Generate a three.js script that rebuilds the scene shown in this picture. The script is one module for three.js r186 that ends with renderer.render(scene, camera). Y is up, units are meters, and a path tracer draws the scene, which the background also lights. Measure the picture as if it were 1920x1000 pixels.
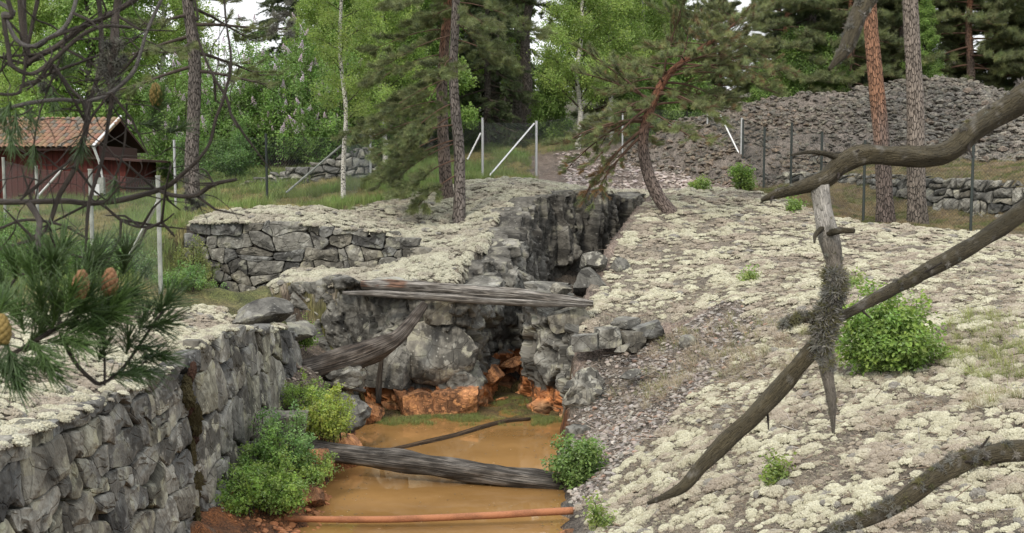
import * as THREE from 'three';
import { mergeGeometries, mergeVertices, toCreasedNormals } from 'three/addons/utils/BufferGeometryUtils.js';
import { createNoise2D, createNoise3D } from 'simplex-noise';

// ---------------------------------------------------------------- camera, sky, sun, exposure
const scene = new THREE.Scene();
const camera = new THREE.PerspectiveCamera(27.3, 1.92, 0.1, 600);
camera.position.set(0, 4, 0);
camera.lookAt(0, 4 - 10 * 0.08256, -10);
camera.focus = 16;
camera.userData.fStop = 16;

const renderer = new THREE.WebGLRenderer({ antialias: true });
renderer.toneMapping = THREE.LinearToneMapping;
renderer.toneMappingExposure = 1.6;
renderer.shadowMap.enabled = true;

function overcastSky() {                       // an even layer of cloud: brighter overhead, pale at the horizon
  const W = 512, H = 256, d = new Float32Array(W * H * 4);
  const n = createNoise3D(rng(77));
  for (let j = 0; j < H; j++) for (let i = 0; i < W; i++) {
    const el = ((j + 0.5) / H - 0.5) * Math.PI, az = (i + 0.5) / W * 2 * Math.PI, s = Math.max(0, Math.sin(el));
    const c = Math.cos(el), x = Math.cos(az) * c, z = Math.sin(az) * c;
    const cloud = 1 + 0.1 * n(x * 2, s * 3, z * 2) + 0.05 * n(x * 6, s * 8, z * 6);
    const L = el < 0 ? 0.5 : (0.74 + 0.46 * s) * cloud, k = (j * W + i) * 4;
    d[k] = L * 0.985; d[k + 1] = L; d[k + 2] = L * 1.03; d[k + 3] = 1;
  }
  const t = new THREE.DataTexture(d, W, H, THREE.RGBAFormat, THREE.FloatType);
  t.mapping = THREE.EquirectangularReflectionMapping; t.magFilter = THREE.LinearFilter; t.needsUpdate = true;
  return t;
}
const sky = overcastSky();
scene.background = sky; scene.environment = sky;

const sun = new THREE.DirectionalLight(0xfff3e2, 1.5);
sun.position.set(-17, 40, 14); sun.target.position.set(0, 2, -20);
sun.castShadow = true; sun.shadow.radius = 20; sun.shadow.mapSize.set(2048, 2048);
Object.assign(sun.shadow.camera, { left: -45, right: 45, top: 45, bottom: -45, near: 1, far: 160 });
scene.add(sun, sun.target);

// ---------------------------------------------------------------- helpers
function rng(seed) { let a = seed * 7919 + 13; return () => { a = (a + 0x6d2b79f5) | 0; let t = Math.imul(a ^ (a >>> 15), 1 | a); t = (t + Math.imul(t ^ (t >>> 7), 61 | t)) ^ t; return ((t ^ (t >>> 14)) >>> 0) / 4294967296; }; }
const clamp = (x, a = 0, b = 1) => Math.min(b, Math.max(a, x)), lerp = (a, b, t) => a + (b - a) * t;
const smooth = (a, b, x) => { const t = clamp((x - a) / (b - a)); return t * t * (3 - 2 * t); };
const n2 = createNoise2D(rng(1)), n3 = createNoise3D(rng(2));
const fbm2 = (x, y, o = 4) => { let s = 0, a = 0.5; for (let i = 0; i < o; i++) { s += a * n2(x, y); x = x * 2.03 + 7.1; y = y * 2.03 - 3.7; a *= 0.5; } return s; };
const V = (x, y, D) => new THREE.Vector3(x, y, -D);          // D: metres in front of the viewpoint
const used = new Map();
function numbered(name) { const k = used.get(name) ?? 0; used.set(name, k + 1); return k ? name + '_' + String(k).padStart(3, '0') : name; }
function add(o, name, label, category, group) {
  o.name = numbered(name); scene.add(o); o.userData.label = label; o.userData.category = category;
  if (group) o.userData.group = group;
  return o;
}
function thing(name, label, category, x = 0, y = 0, D = 0, group) { const g = new THREE.Group(); g.position.set(x, y, -D); return add(g, name, label, category, group); }
function shade(o) { o.castShadow = true; o.receiveShadow = true; return o; }
function mesh(name, geo, mat, parent) { const m = shade(new THREE.Mesh(geo, mat)); m.name = name; if (parent) parent.add(m); return m; }
function structure(name, geo, mat, label) { const m = mesh(name, geo, mat); m.name = numbered(name); m.userData.kind = 'structure'; m.userData.label = label; m.userData.category = name.replace(/_/g, ' ').split(' ').slice(-2).join(' '); scene.add(m); return m; }
function scatter(name, geo, mat, items, parent) {   // items: {p, q, s (number or Vector3), c}
  const m = shade(new THREE.InstancedMesh(geo, mat, items.length)), M = new THREE.Matrix4(), sv = new THREE.Vector3(), col = items.length && items[0].c;
  items.forEach((t, i) => { typeof t.s === 'number' ? sv.setScalar(t.s) : sv.copy(t.s); m.setMatrixAt(i, M.compose(t.p, t.q, sv)); if (col) m.setColorAt(i, t.c); });
  m.name = name; if (parent) parent.add(m);
  return m;
}
const UP = new THREE.Vector3(0, 1, 0);
function qTo(dir, spin = 0) { const q = new THREE.Quaternion().setFromUnitVectors(UP, dir.clone().normalize()); return q.multiply(new THREE.Quaternion().setFromAxisAngle(UP, spin)); }
function qRand(r) { return new THREE.Quaternion().setFromEuler(new THREE.Euler(r() * 6.28, r() * 6.28, r() * 6.28)); }
const rgb = (r, g, b) => new THREE.Color().setRGB(r, g, b);
const vary = (c, r, k = 0.15, hue = 0.06) => { const b = 1 + (r() * 2 - 1) * k; return rgb(c[0] * b * (1 + (r() * 2 - 1) * hue), c[1] * b, c[2] * b * (1 + (r() * 2 - 1) * hue)); };

// tube along points with a radius at each point; uv in metres; rough pushes the surface in and out
function tube(pts, radii, sides = 6, { rough = 0, seed = 0, freq = 6, cap = true, flat = 1, ridges = 0 } = {}) {
  const n = pts.length, pos = [], uv = [], idx = [];
  let t0 = pts[1].clone().sub(pts[0]).normalize(), nrm = Math.abs(t0.y) < 0.9 ? new THREE.Vector3(0, 1, 0) : new THREE.Vector3(1, 0, 0);
  nrm.sub(t0.clone().multiplyScalar(nrm.dot(t0))).normalize();
  let len = 0;
  for (let i = 0; i < n; i++) {
    const t = pts[Math.min(n - 1, i + 1)].clone().sub(pts[Math.max(0, i - 1)]).normalize();
    nrm.sub(t.clone().multiplyScalar(nrm.dot(t))).normalize();
    const b = new THREE.Vector3().crossVectors(t, nrm);
    if (i) len += pts[i].distanceTo(pts[i - 1]);
    for (let k = 0; k <= sides; k++) {
      const a = k / sides * Math.PI * 2, ca = Math.cos(a), sa = Math.sin(a);
      let r = radii[i];
      if (rough) r *= 1 + rough * n3(ca * 1.3 + seed * 3.1, sa * 1.3 + seed, len * freq) + (ridges ? ridges * n3(ca * 5 + seed, sa * 5, len * 1.1) : 0);
      pos.push(pts[i].x + (nrm.x * ca * flat + b.x * sa) * r, pts[i].y + (nrm.y * ca * flat + b.y * sa) * r, pts[i].z + (nrm.z * ca * flat + b.z * sa) * r);
      uv.push(k / sides * Math.max(1, Math.round(radii[0] * 6.28 / 0.5)) * 0.5, len);
    }
  }
  const w = sides + 1;
  for (let i = 0; i < n - 1; i++) for (let k = 0; k < sides; k++) { const a = i * w + k, c = a + w; idx.push(a, a + 1, c, a + 1, c + 1, c); }
  if (cap) for (const e of [0, n - 1]) {
    const c = pos.length / 3; pos.push(pts[e].x, pts[e].y, pts[e].z); uv.push(0, e ? len : 0);
    for (let k = 0; k < sides; k++) e ? idx.push(c, e * w + k, e * w + k + 1) : idx.push(c, k + 1, k);
  }
  const g = new THREE.BufferGeometry();
  g.setAttribute('position', new THREE.Float32BufferAttribute(pos, 3)); g.setAttribute('uv', new THREE.Float32BufferAttribute(uv, 2)); g.setIndex(idx);
  g.computeVertexNormals();
  const N = g.attributes.normal;                      // close the seam
  for (let i = 0; i < n; i++) { const a = i * w, b = a + sides, v = new THREE.Vector3(N.getX(a) + N.getX(b), N.getY(a) + N.getY(b), N.getZ(a) + N.getZ(b)).normalize(); N.setXYZ(a, v.x, v.y, v.z); N.setXYZ(b, v.x, v.y, v.z); }
  return g;
}
function spline(list, n, tension = 0.5) {              // list of [x, y, D, radius]: smooth points and radii
  const c = new THREE.CatmullRomCurve3(list.map((p) => V(p[0], p[1], p[2])), false, 'catmullrom', tension), pts = [], rad = [];
  for (let i = 0; i <= n; i++) { const t = i / n, f = t * (list.length - 1), k = Math.min(list.length - 2, Math.floor(f)); pts.push(c.getPoint(t)); rad.push(lerp(list[k][3], list[k + 1][3], f - k)); }
  return [pts, rad];
}
function boxUV(g, ox = 0, oy = 0) {                    // uv in metres from the side a face looks to
  const p = g.attributes.position, n = g.attributes.normal, uv = new Float32Array(p.count * 2);
  for (let i = 0; i < p.count; i += 3) {
    let ax = 0, ay = 0, az = 0;
    for (let k = 0; k < 3; k++) { ax += n.getX(i + k); ay += n.getY(i + k); az += n.getZ(i + k); }
    ax = Math.abs(ax); ay = Math.abs(ay); az = Math.abs(az);
    for (let k = i; k < i + 3; k++) { const x = p.getX(k), y = p.getY(k), z = p.getZ(k); const [a, b] = ay >= ax && ay >= az ? [x, z] : ax > az ? [z, y] : [x, y]; uv[k * 2] = a + ox; uv[k * 2 + 1] = b + oy; }
  }
  g.setAttribute('uv', new THREE.BufferAttribute(uv, 2));
  return g;
}
// a broken rock: a ball cut by planes, roughened
function rockGeo(seed, { detail = 5, cuts = 9, lo = 0.5, hi = 0.85, noise = 0.05, size = [1, 1, 1], crease = 0.6 } = {}) {
  const r = rng(seed + 500); let g = new THREE.IcosahedronGeometry(1, detail); g.deleteAttribute('uv'); g.deleteAttribute('normal'); g = mergeVertices(g, 1e-4);
  const p = g.attributes.position, v = new THREE.Vector3(), planes = [];
  for (let i = 0; i < cuts; i++) { const n = new THREE.Vector3(r() * 2 - 1, (r() * 2 - 1) * 0.9, r() * 2 - 1).normalize(); planes.push([n, lerp(lo, hi, r())]); }
  for (let i = 0; i < p.count; i++) {
    v.fromBufferAttribute(p, i);
    for (const [n, d] of planes) { const e = v.dot(n) - d; if (e > 0) v.addScaledVector(n, -e * 0.97); }
    const k = 1 + noise * n3(v.x * 2.1 + seed, v.y * 2.1, v.z * 2.1) + noise * 0.5 * n3(v.x * 6 + seed, v.y * 6, v.z * 6);
    p.setXYZ(i, v.x * k * size[0], v.y * k * size[1], v.z * k * size[2]);
  }
  g = toCreasedNormals(g, crease);
  return boxUV(g, seed * 0.37 % 2, seed * 0.71 % 2);
}

// a broken block: a box with chipped corners and uneven faces
function blockGeo(seed, size, { cuts = 8, lo = 1.0, hi = 1.5, noise = 0.05, crease = 0.5, seg = 7 } = {}) {
  const r = rng(seed + 1500); let g = new THREE.BoxGeometry(2, 2, 2, seg, seg, seg); g.deleteAttribute('uv'); g.deleteAttribute('normal'); g = mergeVertices(g, 1e-4);
  const p = g.attributes.position, v = new THREE.Vector3(), planes = [], sh = [(r() - 0.5) * 0.4, (r() - 0.5) * 0.4, (r() - 0.5) * 0.35];
  for (let i = 0; i < cuts; i++) planes.push([new THREE.Vector3(r() * 2 - 1, r() * 2 - 1, r() * 2 - 1).normalize(), lerp(lo, hi, r())]);
  for (let i = 0; i < p.count; i++) {
    v.fromBufferAttribute(p, i); v.x += v.y * sh[0]; v.y += v.x * sh[1]; v.z += v.x * sh[2];
    for (const [n, d] of planes) { const e = v.dot(n) - d; if (e > 0) v.addScaledVector(n, -e); }
    const k = 1 + noise * n3(v.x * 1.3 + seed, v.y * 1.3, v.z * 1.3) + noise * 0.6 * n3(v.x * 4 + seed, v.y * 4, v.z * 4);
    p.setXYZ(i, v.x * k * size[0], v.y * k * size[1], v.z * k * size[2]);
  }
  return boxUV(toCreasedNormals(g, crease), seed * 0.37 % 2, seed * 0.71 % 2);
}

// ---------------------------------------------------------------- textures (tileable, computed)
const hash = (x, y, s) => { let h = Math.imul(x, 374761393) ^ Math.imul(y, 668265263) ^ Math.imul(s, 2147483647 - 58); h = Math.imul(h ^ (h >>> 13), 1274126177); h ^= h >>> 16; return (h >>> 0) / 4294967296; };
function noiseTile(N, fx, fy, seed) {                  // periodic value noise, -1..1
  const out = new Float32Array(N * N), lat = new Float32Array(fx * fy);
  for (let i = 0; i < fx * fy; i++) lat[i] = hash(i % fx, (i / fx) | 0, seed) * 2 - 1;
  for (let y = 0; y < N; y++) { const gy = y / N * fy, iy = gy | 0, ty = gy - iy, sy = ty * ty * (3 - 2 * ty), a = iy % fy * fx, b = (iy + 1) % fy * fx;
    for (let x = 0; x < N; x++) { const gx = x / N * fx, ix = gx | 0, tx = gx - ix, sx = tx * tx * (3 - 2 * tx), i0 = ix % fx, i1 = (ix + 1) % fx;
      out[y * N + x] = lerp(lerp(lat[a + i0], lat[a + i1], sx), lerp(lat[b + i0], lat[b + i1], sx), sy); } }
  return out;
}
function fbmTile(N, fx, fy, oct, seed, gain = 0.55) {
  const out = new Float32Array(N * N); let a = 1, tot = 0;
  for (let o = 0; o < oct && fx < N && fy < N; o++) { const t = noiseTile(N, fx, fy, seed + o * 17); for (let i = 0; i < out.length; i++) out[i] += a * t[i]; tot += a * 0.75; a *= gain; fx *= 2; fy *= 2; }
  for (let i = 0; i < out.length; i++) out[i] /= tot;
  return out;
}
function worleyTile(N, f, seed, fy = f) {               // [F1, F2, id] in cell units
  const F1 = new Float32Array(N * N), F2 = new Float32Array(N * N), id = new Float32Array(N * N);
  for (let y = 0; y < N; y++) for (let x = 0; x < N; x++) {
    const gx = x / N * f, gy = y / N * fy, ix = gx | 0, iy = gy | 0; let a = 9, b = 9, w = 0;
    for (let j = -1; j <= 1; j++) for (let i = -1; i <= 1; i++) {
      const cx = (ix + i + f) % f, cy = (iy + j + fy) % fy, dx = ix + i + hash(cx, cy, seed) - gx, dy = iy + j + hash(cx, cy, seed + 1) - gy, d = Math.sqrt(dx * dx + dy * dy);
      if (d < a) { b = a; a = d; w = hash(cx, cy, seed + 2); } else if (d < b) b = d;
    }
    const k = y * N + x; F1[k] = a; F2[k] = b; id[k] = w;
  }
  return [F1, F2, id];
}
const enc = (c) => { c = clamp(c); return Math.round(255 * (c <= 0.0031308 ? c * 12.92 : 1.055 * Math.pow(c, 1 / 2.4) - 0.055)); };
function dataTex(N, fn, colour) {
  const d = new Uint8Array(N * N * 4);
  for (let k = 0; k < N * N; k++) { const c = fn(k); if (colour) { d[k * 4] = enc(c[0]); d[k * 4 + 1] = enc(c[1]); d[k * 4 + 2] = enc(c[2]); } else d[k * 4] = d[k * 4 + 1] = d[k * 4 + 2] = Math.round(255 * clamp(c)); d[k * 4 + 3] = 255; }
  const t = new THREE.DataTexture(d, N, N); t.wrapS = t.wrapT = THREE.RepeatWrapping; t.magFilter = THREE.LinearFilter; t.needsUpdate = true;
  if (colour) t.colorSpace = THREE.SRGBColorSpace;
  return t;
}
const rep = (t, x, y = x) => { const c = t.clone(); c.repeat.set(x, y); c.needsUpdate = true; return c; };
const mix3 = (a, b, t) => [lerp(a[0], b[0], t), lerp(a[1], b[1], t), lerp(a[2], b[2], t)];

const T = {};
{ const N = 1024;
  const A = fbmTile(N, 4, 4, 7, 11), B = fbmTile(N, 8, 8, 6, 31), C = fbmTile(N, 24, 5, 6, 51), G = fbmTile(N, 64, 64, 3, 71);
  const [w1, , wid] = worleyTile(N, 14, 5), [v1, , vid] = worleyTile(N, 40, 9), [c1, c2] = worleyTile(N, 6, 15);
  // grey schist with crust lichens: pale grey-green rosettes, white dots, black stains
  T.rock = dataTex(N, (k) => {
    let c = mix3([0.15, 0.146, 0.133], [0.38, 0.37, 0.335], clamp(0.5 + 0.5 * A[k] + 0.55 * C[k]));
    c = mix3(c, [0.07, 0.068, 0.062], smooth(0.0, 0.4, B[k] - 0.25 * A[k]) * 0.85);
    const ros = smooth(0.56, 0.36, w1[k] + 0.22 * G[k] + 0.3 * B[k]) * (wid[k] > 0.45 ? 1 : 0) * smooth(-0.35, 0.25, A[k] + 0.4 * C[k]);
    c = mix3(c, wid[k] > 0.7 ? [0.52, 0.515, 0.42] : [0.52, 0.52, 0.48], ros * 0.75);
    const dot = smooth(0.34, 0.2, v1[k] + 0.1 * G[k]) * (vid[k] > 0.93 ? 1 : 0); c = mix3(c, [0.6, 0.6, 0.56], dot * 0.6);
    const g = 1 + 0.22 * G[k]; return [c[0] * g, c[1] * g, c[2] * g];
  }, true);
  T.rockBump = dataTex(N, (k) => 0.5 + 0.2 * A[k] + 0.34 * C[k] + 0.12 * G[k] - 0.35 * smooth(0.05, 0.0, c2[k] - c1[k]));
  // loose litter: grey and brown specks
  const L1 = fbmTile(N, 6, 6, 6, 91), L2 = fbmTile(N, 90, 60, 3, 101), [l1, , lid] = worleyTile(N, 70, 111);
  T.litter = dataTex(N, (k) => { const g = (0.75 + 0.35 * L1[k] + 0.45 * L2[k]) * (0.72 + 0.56 * lid[k]); const d = smooth(0.5, 0.1, l1[k]); return mix3([0.55 * g, 0.53 * g, 0.5 * g], [0.78 * g, 0.74 * g, 0.68 * g], d * lid[k]); }, true);
  T.litterBump = dataTex(N, (k) => 0.45 + 0.25 * L2[k] + 0.35 * smooth(0.6, 0.1, l1[k]) * lid[k] + 0.1 * L1[k]);
  // scaly pine bark: tall plates parted by furrows (tile 0.5 m round x 1 m up)
  const [p1, p2, pid] = worleyTile(N, 7, 121, 7), P1 = fbmTile(N, 16, 16, 5, 131);
  T.bark = dataTex(N, (k) => { const e = smooth(0.02, 0.22, p2[k] - p1[k] + 0.12 * P1[k]), g = (0.7 + 0.3 * P1[k]) * (0.8 + 0.4 * pid[k]); return mix3([0.16, 0.14, 0.13], [0.86 * g, 0.82 * g, 0.79 * g], e); }, true);
  T.barkBump = dataTex(N, (k) => 0.15 + 0.6 * smooth(0, 0.3, p2[k] - p1[k] + 0.1 * P1[k]) + 0.2 * P1[k]);
  // weathered wood: long fibres along v, checks
  const W1 = fbmTile(N, 48, 2, 5, 141, 0.6), W2 = fbmTile(N, 14, 3, 5, 151), W3 = fbmTile(N, 128, 4, 2, 161);
  T.wood = dataTex(N, (k) => { const cr = smooth(0.28, 0.5, W1[k] + 0.35 * W3[k]), g = 0.62 + 0.3 * W2[k] + 0.3 * W3[k]; return mix3([g, 0.96 * g, 0.9 * g], [0.1, 0.085, 0.07], cr * 0.9); }, true);
  T.woodBump = dataTex(N, (k) => 0.6 + 0.2 * W2[k] + 0.15 * W3[k] - 0.55 * smooth(0.2, 0.5, W1[k] + 0.35 * W3[k]));
  // birch bark
  const [b1, , bid] = worleyTile(N, 9, 171, 26), Bn = fbmTile(N, 6, 24, 5, 181);
  T.birch = dataTex(N, (k) => mix3([0.62 + 0.1 * Bn[k], 0.6 + 0.1 * Bn[k], 0.55 + 0.1 * Bn[k]], [0.06, 0.055, 0.05], Math.max(smooth(0.42, 0.2, b1[k] + 0.3 * Bn[k]) * (bid[k] > 0.5 ? 1 : 0), smooth(0.42, 0.65, Bn[k]))), true);
  // silt hanging in the water: slow clouds
  const S1 = fbmTile(N, 3, 4, 5, 191), S2 = fbmTile(N, 10, 6, 4, 197);
  T.silt = dataTex(N, (k) => mix3([0.72, 0.7, 0.66], [1, 1, 1], clamp(0.5 + 0.8 * S1[k] + 0.3 * S2[k])), true);
  T.ripple = dataTex(N, (k) => 0.5 + 0.35 * S2[k] + 0.1 * L1[k]);
  T.grain = dataTex(N, (k) => { const g = 0.8 + 0.28 * A[k] + 0.22 * G[k]; return [g, g, g]; }, true);
  T.grainBump = dataTex(N, (k) => 0.5 + 0.3 * A[k] + 0.3 * G[k]);
}
const std = (o) => new THREE.MeshStandardMaterial({ roughness: 0.9, ...o });
const leafMat = (c, tr = 0.35) => new THREE.MeshPhysicalMaterial({ color: rgb(...c), roughness: 0.85, transmission: tr, thickness: 0, side: THREE.DoubleSide });
const M = {
  rock: std({ map: rep(T.rock, 0.5), bumpMap: rep(T.rockBump, 0.5), bumpScale: 0.035, color: rgb(0.88, 0.88, 0.87) }),
  rust: std({ map: rep(T.rock, 0.8), bumpMap: rep(T.rockBump, 0.8), bumpScale: 0.05, color: rgb(1.3, 0.62, 0.3) }),
  cliff: std({ map: rep(T.rock, 0.5), bumpMap: rep(T.rockBump, 0.5), bumpScale: 0.04, vertexColors: true }),
  ground: std({ map: rep(T.litter, 0.7), bumpMap: rep(T.litterBump, 0.7), bumpScale: 0.03, vertexColors: true, roughness: 1 }),
  bark: std({ map: rep(T.bark, 2, 1), bumpMap: rep(T.barkBump, 2, 1), bumpScale: 0.04, vertexColors: true }),
  twig: std({ map: rep(T.grain, 3), bumpMap: rep(T.grainBump, 3), bumpScale: 0.01, color: rgb(0.09, 0.07, 0.055) }),
  redTwig: std({ map: rep(T.grain, 2), color: rgb(0.13, 0.075, 0.05) }),
  birch: std({ map: rep(T.birch, 2, 1.2), roughness: 0.7 }),
  wood: std({ map: rep(T.wood, 1.6, 1.0), bumpMap: rep(T.woodBump, 1.6, 1.0), bumpScale: 0.045, vertexColors: true }),
  steel: std({ color: rgb(0.55, 0.56, 0.56), metalness: 0.6, roughness: 0.45 }),
  darkSteel: std({ color: rgb(0.035, 0.045, 0.042), metalness: 0.2, roughness: 0.6 }),
  wire: std({ color: rgb(0.17, 0.19, 0.185), metalness: 0.5, roughness: 0.5 }),
};
const rockTints = [[0.58, 0.58, 0.56], [0.44, 0.44, 0.43], [0.74, 0.73, 0.69], [0.52, 0.5, 0.45], [0.66, 0.65, 0.55], [0.4, 0.41, 0.42]].map((c) => { const m = M.rock.clone(); m.color = rgb(...c); return m; });
function paint(g, fn) { const p = g.attributes.position, c = new Float32Array(p.count * 3); for (let i = 0; i < p.count; i++) { const k = fn(p.getX(i), p.getY(i), -p.getZ(i), i); c[i * 3] = k[0]; c[i * 3 + 1] = k[1]; c[i * 3 + 2] = k[2]; } g.setAttribute('color', new THREE.BufferAttribute(c, 3)); return g; }

// ---------------------------------------------------------------- terrain
const knots = [   // x, D, height of the upper ground
  [0.6, 12, 0.05], [0.6, 14, 0.05], [0.8, 16, 0.1], [0.55, 9.5, 0.3], [0.5, 6, 1.4], [1.5, 12, 0.45], [2.5, 12, 0.98], [3.5, 12, 1.4], [4.5, 12.8, 1.66], [5.8, 12.5, 2.0], [3.68, 7.7, 1.44], [2, 8.5, 0.9], [4.2, 9, 1.62], [2.43, 10, 1.05],
  [1.05, 17.4, 1.0], [2.4, 17.5, 1.3], [1.8, 15, 0.66], [2.9, 17.5, 1.66], [4.23, 16, 1.9], [5.26, 20, 2.54], [2.9, 20.5, 2.31], [2.4, 22, 2.8], [3.44, 24, 3.19], [5.76, 27, 3.6], [6.56, 26, 3.43], [7.69, 24, 3.0], [8.5, 22.5, 2.95], [9.37, 20.5, 2.81], [7, 17, 2.4], [8, 12, 2.5], [10, 15, 2.7], [6, 8, 2.1], [1.4, 18.8, 1.75], [1.7, 20, 2.05],
  [6.9, 30, 3.6], [6.87, 33, 4.08], [8.5, 25.5, 3.1], [10, 23.6, 2.95], [12, 20.5, 2.85], [9.7, 28, 4.1], [12, 25, 4.0], [14, 28, 4.4], [8.2, 31.5, 4.3],
  [-2, 19.5, 2.2], [-1, 20, 2.3], [-1.4, 20.7, 2.55], [-2, 22, 2.75], [-1.1, 23.5, 3.03], [-1.55, 25.5, 3.45], [-0.2, 23, 3.1], [0.3, 25, 3.5], [1.2, 26.8, 3.68], [0, 28, 3.88], [-3, 24.5, 3.35], [2.4, 28.2, 3.6], [3.4, 28.5, 3.5], [4.5, 28.5, 3.6],
  [-4.2, 21.5, 3.17], [-6.2, 21.3, 3.1], [-5.7, 25.5, 3.01], [-7.7, 25, 3.0], [-4.1, 26.5, 3.3], [-7, 24, 3.18],
  [-0.8, 31, 3.85], [0.7, 34, 4.0], [0.7, 37, 4.7], [-7.2, 31, 3.6], [-4, 31, 3.9], [-10, 30, 3.4], [-12, 26, 2.8], [-14, 32, 3.5], [-7.7, 20, 2.3], [-10, 23, 2.5], [-5.4, 16.6, 2.2], [-5, 12, 2.3], [-4, 8, 2.3], [-8, 14, 2.2], [-12, 18, 2.3], [3, 33, 4.1], [5, 37, 4.9],
  [0, 50, 5.5], [-15, 50, 5], [20, 50, 7], [0, 80, 8], [-40, 60, 6], [40, 60, 9], [0, 130, 13], [-30, 20, 3], [30, 20, 5], [-20, 0, 2.5], [20, 0, 3.5], [0, 2, 2.3], [-3, 4, 2.3], [12, 5, 3.1], [-120, 60, 8], [120, 60, 14], [0, -60, 3], [80, 200, 20], [-80, 200, 18], [0, 240, 22],
];
const upper = (() => {                                  // thin-plate spline through the knots
  const n = knots.length, A = [], phi = (d2) => (d2 > 1e-9 ? 0.5 * d2 * Math.log(d2) : 0);
  for (let i = 0; i < n; i++) { const row = new Float64Array(n + 4); for (let j = 0; j < n; j++) row[j] = phi((knots[i][0] - knots[j][0]) ** 2 + (knots[i][1] - knots[j][1]) ** 2); row[i] += 0.02; row[n] = 1; row[n + 1] = knots[i][0]; row[n + 2] = knots[i][1]; row[n + 3] = knots[i][2]; A.push(row); }
  for (let k = 0; k < 3; k++) { const row = new Float64Array(n + 4); for (let j = 0; j < n; j++) row[j] = k ? knots[j][k - 1] : 1; A.push(row); }
  const m = n + 3;
  for (let c = 0; c < m; c++) { let p = c; for (let r = c + 1; r < m; r++) if (Math.abs(A[r][c]) > Math.abs(A[p][c])) p = r; [A[c], A[p]] = [A[p], A[c]]; for (let r = 0; r < m; r++) if (r !== c) { const f = A[r][c] / A[c][c]; if (f) for (let k = c; k <= m; k++) A[r][k] -= f * A[c][k]; } }
  const w = A.map((row, i) => row[m] / row[i]);
  return (x, D) => { let s = w[n] + w[n + 1] * x + w[n + 2] * D; for (let i = 0; i < n; i++) s += w[i] * phi((x - knots[i][0]) ** 2 + (D - knots[i][1]) ** 2); return s; };
})();
const pit = [[-3.55, 5], [-3.55, 17.0], [-3.85, 17.6], [-4.35, 19.1], [-3.0, 19.0], [-2.3, 19.25], [-1.0, 19.3], [-0.8, 20.5], [-0.45, 21.4], [-0.32, 22.6], [-0.15, 23.9], [0.45, 25.1], [1.3, 26.0], [2.2, 26.9], [3.0, 28.3], [3.6, 28.2], [3.35, 26.6], [2.8, 24.6], [2.2, 22.5], [1.6, 20.8], [1.15, 18.9], [1.05, 17.6], [0.85, 16], [0.66, 13], [0.6, 9], [0.5, 5]];
function sdPit(x, D) {                                   // signed distance, positive inside
  let best = 1e9, inside = false;
  for (let i = 0, j = pit.length - 1; i < pit.length; j = i++) {
    const [ax, ay] = pit[j], [bx, by] = pit[i], ex = bx - ax, ey = by - ay, t = clamp(((x - ax) * ex + (D - ay) * ey) / (ex * ex + ey * ey)), dx = x - ax - t * ex, dy = D - ay - t * ey;
    best = Math.min(best, dx * dx + dy * dy);
    if ((ay > D) !== (by > D) && x < (bx - ax) * (D - ay) / (by - ay) + ax) inside = !inside;
  }
  return inside ? Math.sqrt(best) : -Math.sqrt(best);
}
const shoreLeft = (D) => (D < 14.2 ? lerp(-2.1, -2.25, (D - 12) / 2.2) : lerp(-2.25, -2.42, (D - 14.2) / 3.3)) + 0.12 * n2(D * 1.3, 4);
function pitFloor(x, D) {
  if (D > 20.1) return lerp(0.15, 1.4, smooth(20.1, 23.5, D)) + 1.1 * smooth(23.5, 27.5, D) + 0.08 * n2(x * 2, D * 2);
  const s = shoreLeft(D), bank = (0.22 + 0.75 * smooth(14.2, 16.6, D)) * smooth(s - 0.02, s - 0.75, x) + 0.25 * smooth(s - 0.6, s - 1.3, x);
  const far = smooth(17.5, 17.9, D);                    // a muddy shelf at the far end
  const bed = lerp(-0.5, 0.012 + 0.04 * n2(x * 2.2, D * 2.2), Math.max(far, smooth(s + 0.35, s, x) * 0.9));
  return bed + bank + 0.04 * n2(x * 3, D * 3) * smooth(s, s - 0.3, x);
}
function groundY(x, D, fine = true) {
  let y = upper(x, D);
  if (fine) y += (0.05 * n2(x * 0.8, D * 0.8) + 0.025 * n2(x * 3.1, D * 3.1)) * smooth(0.05, 0.6, y);
  const fore = smooth(21.12, 20.98, D) * smooth(-6.7, -5.7, x) * smooth(17.3, 19.0, D) * (1 - smooth(-2.7, -1.4, x));
  if (fore > 0) y = lerp(y, lerp(1.5, 2.16 + 0.05 * (D - 19.5), smooth(-4.6, -4.15, x)), fore);
  const sd = sdPit(x, D) + (x > 0 && D < 17.6 ? 0.1 * n2(x * 1.7, D * 1.7) + 0.06 * n2(x * 5, D * 5) : 0);
  if (sd > -0.05) y = lerp(y, Math.min(y, pitFloor(x, D)), smooth(-0.02, 0.26, sd));
  return y;
}
const normalAt = (x, D) => { const e = 0.12; return new THREE.Vector3(groundY(x - e, D, false) - groundY(x + e, D, false), 2 * e, groundY(x, D + e, false) - groundY(x, D - e, false)).normalize(); };

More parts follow.
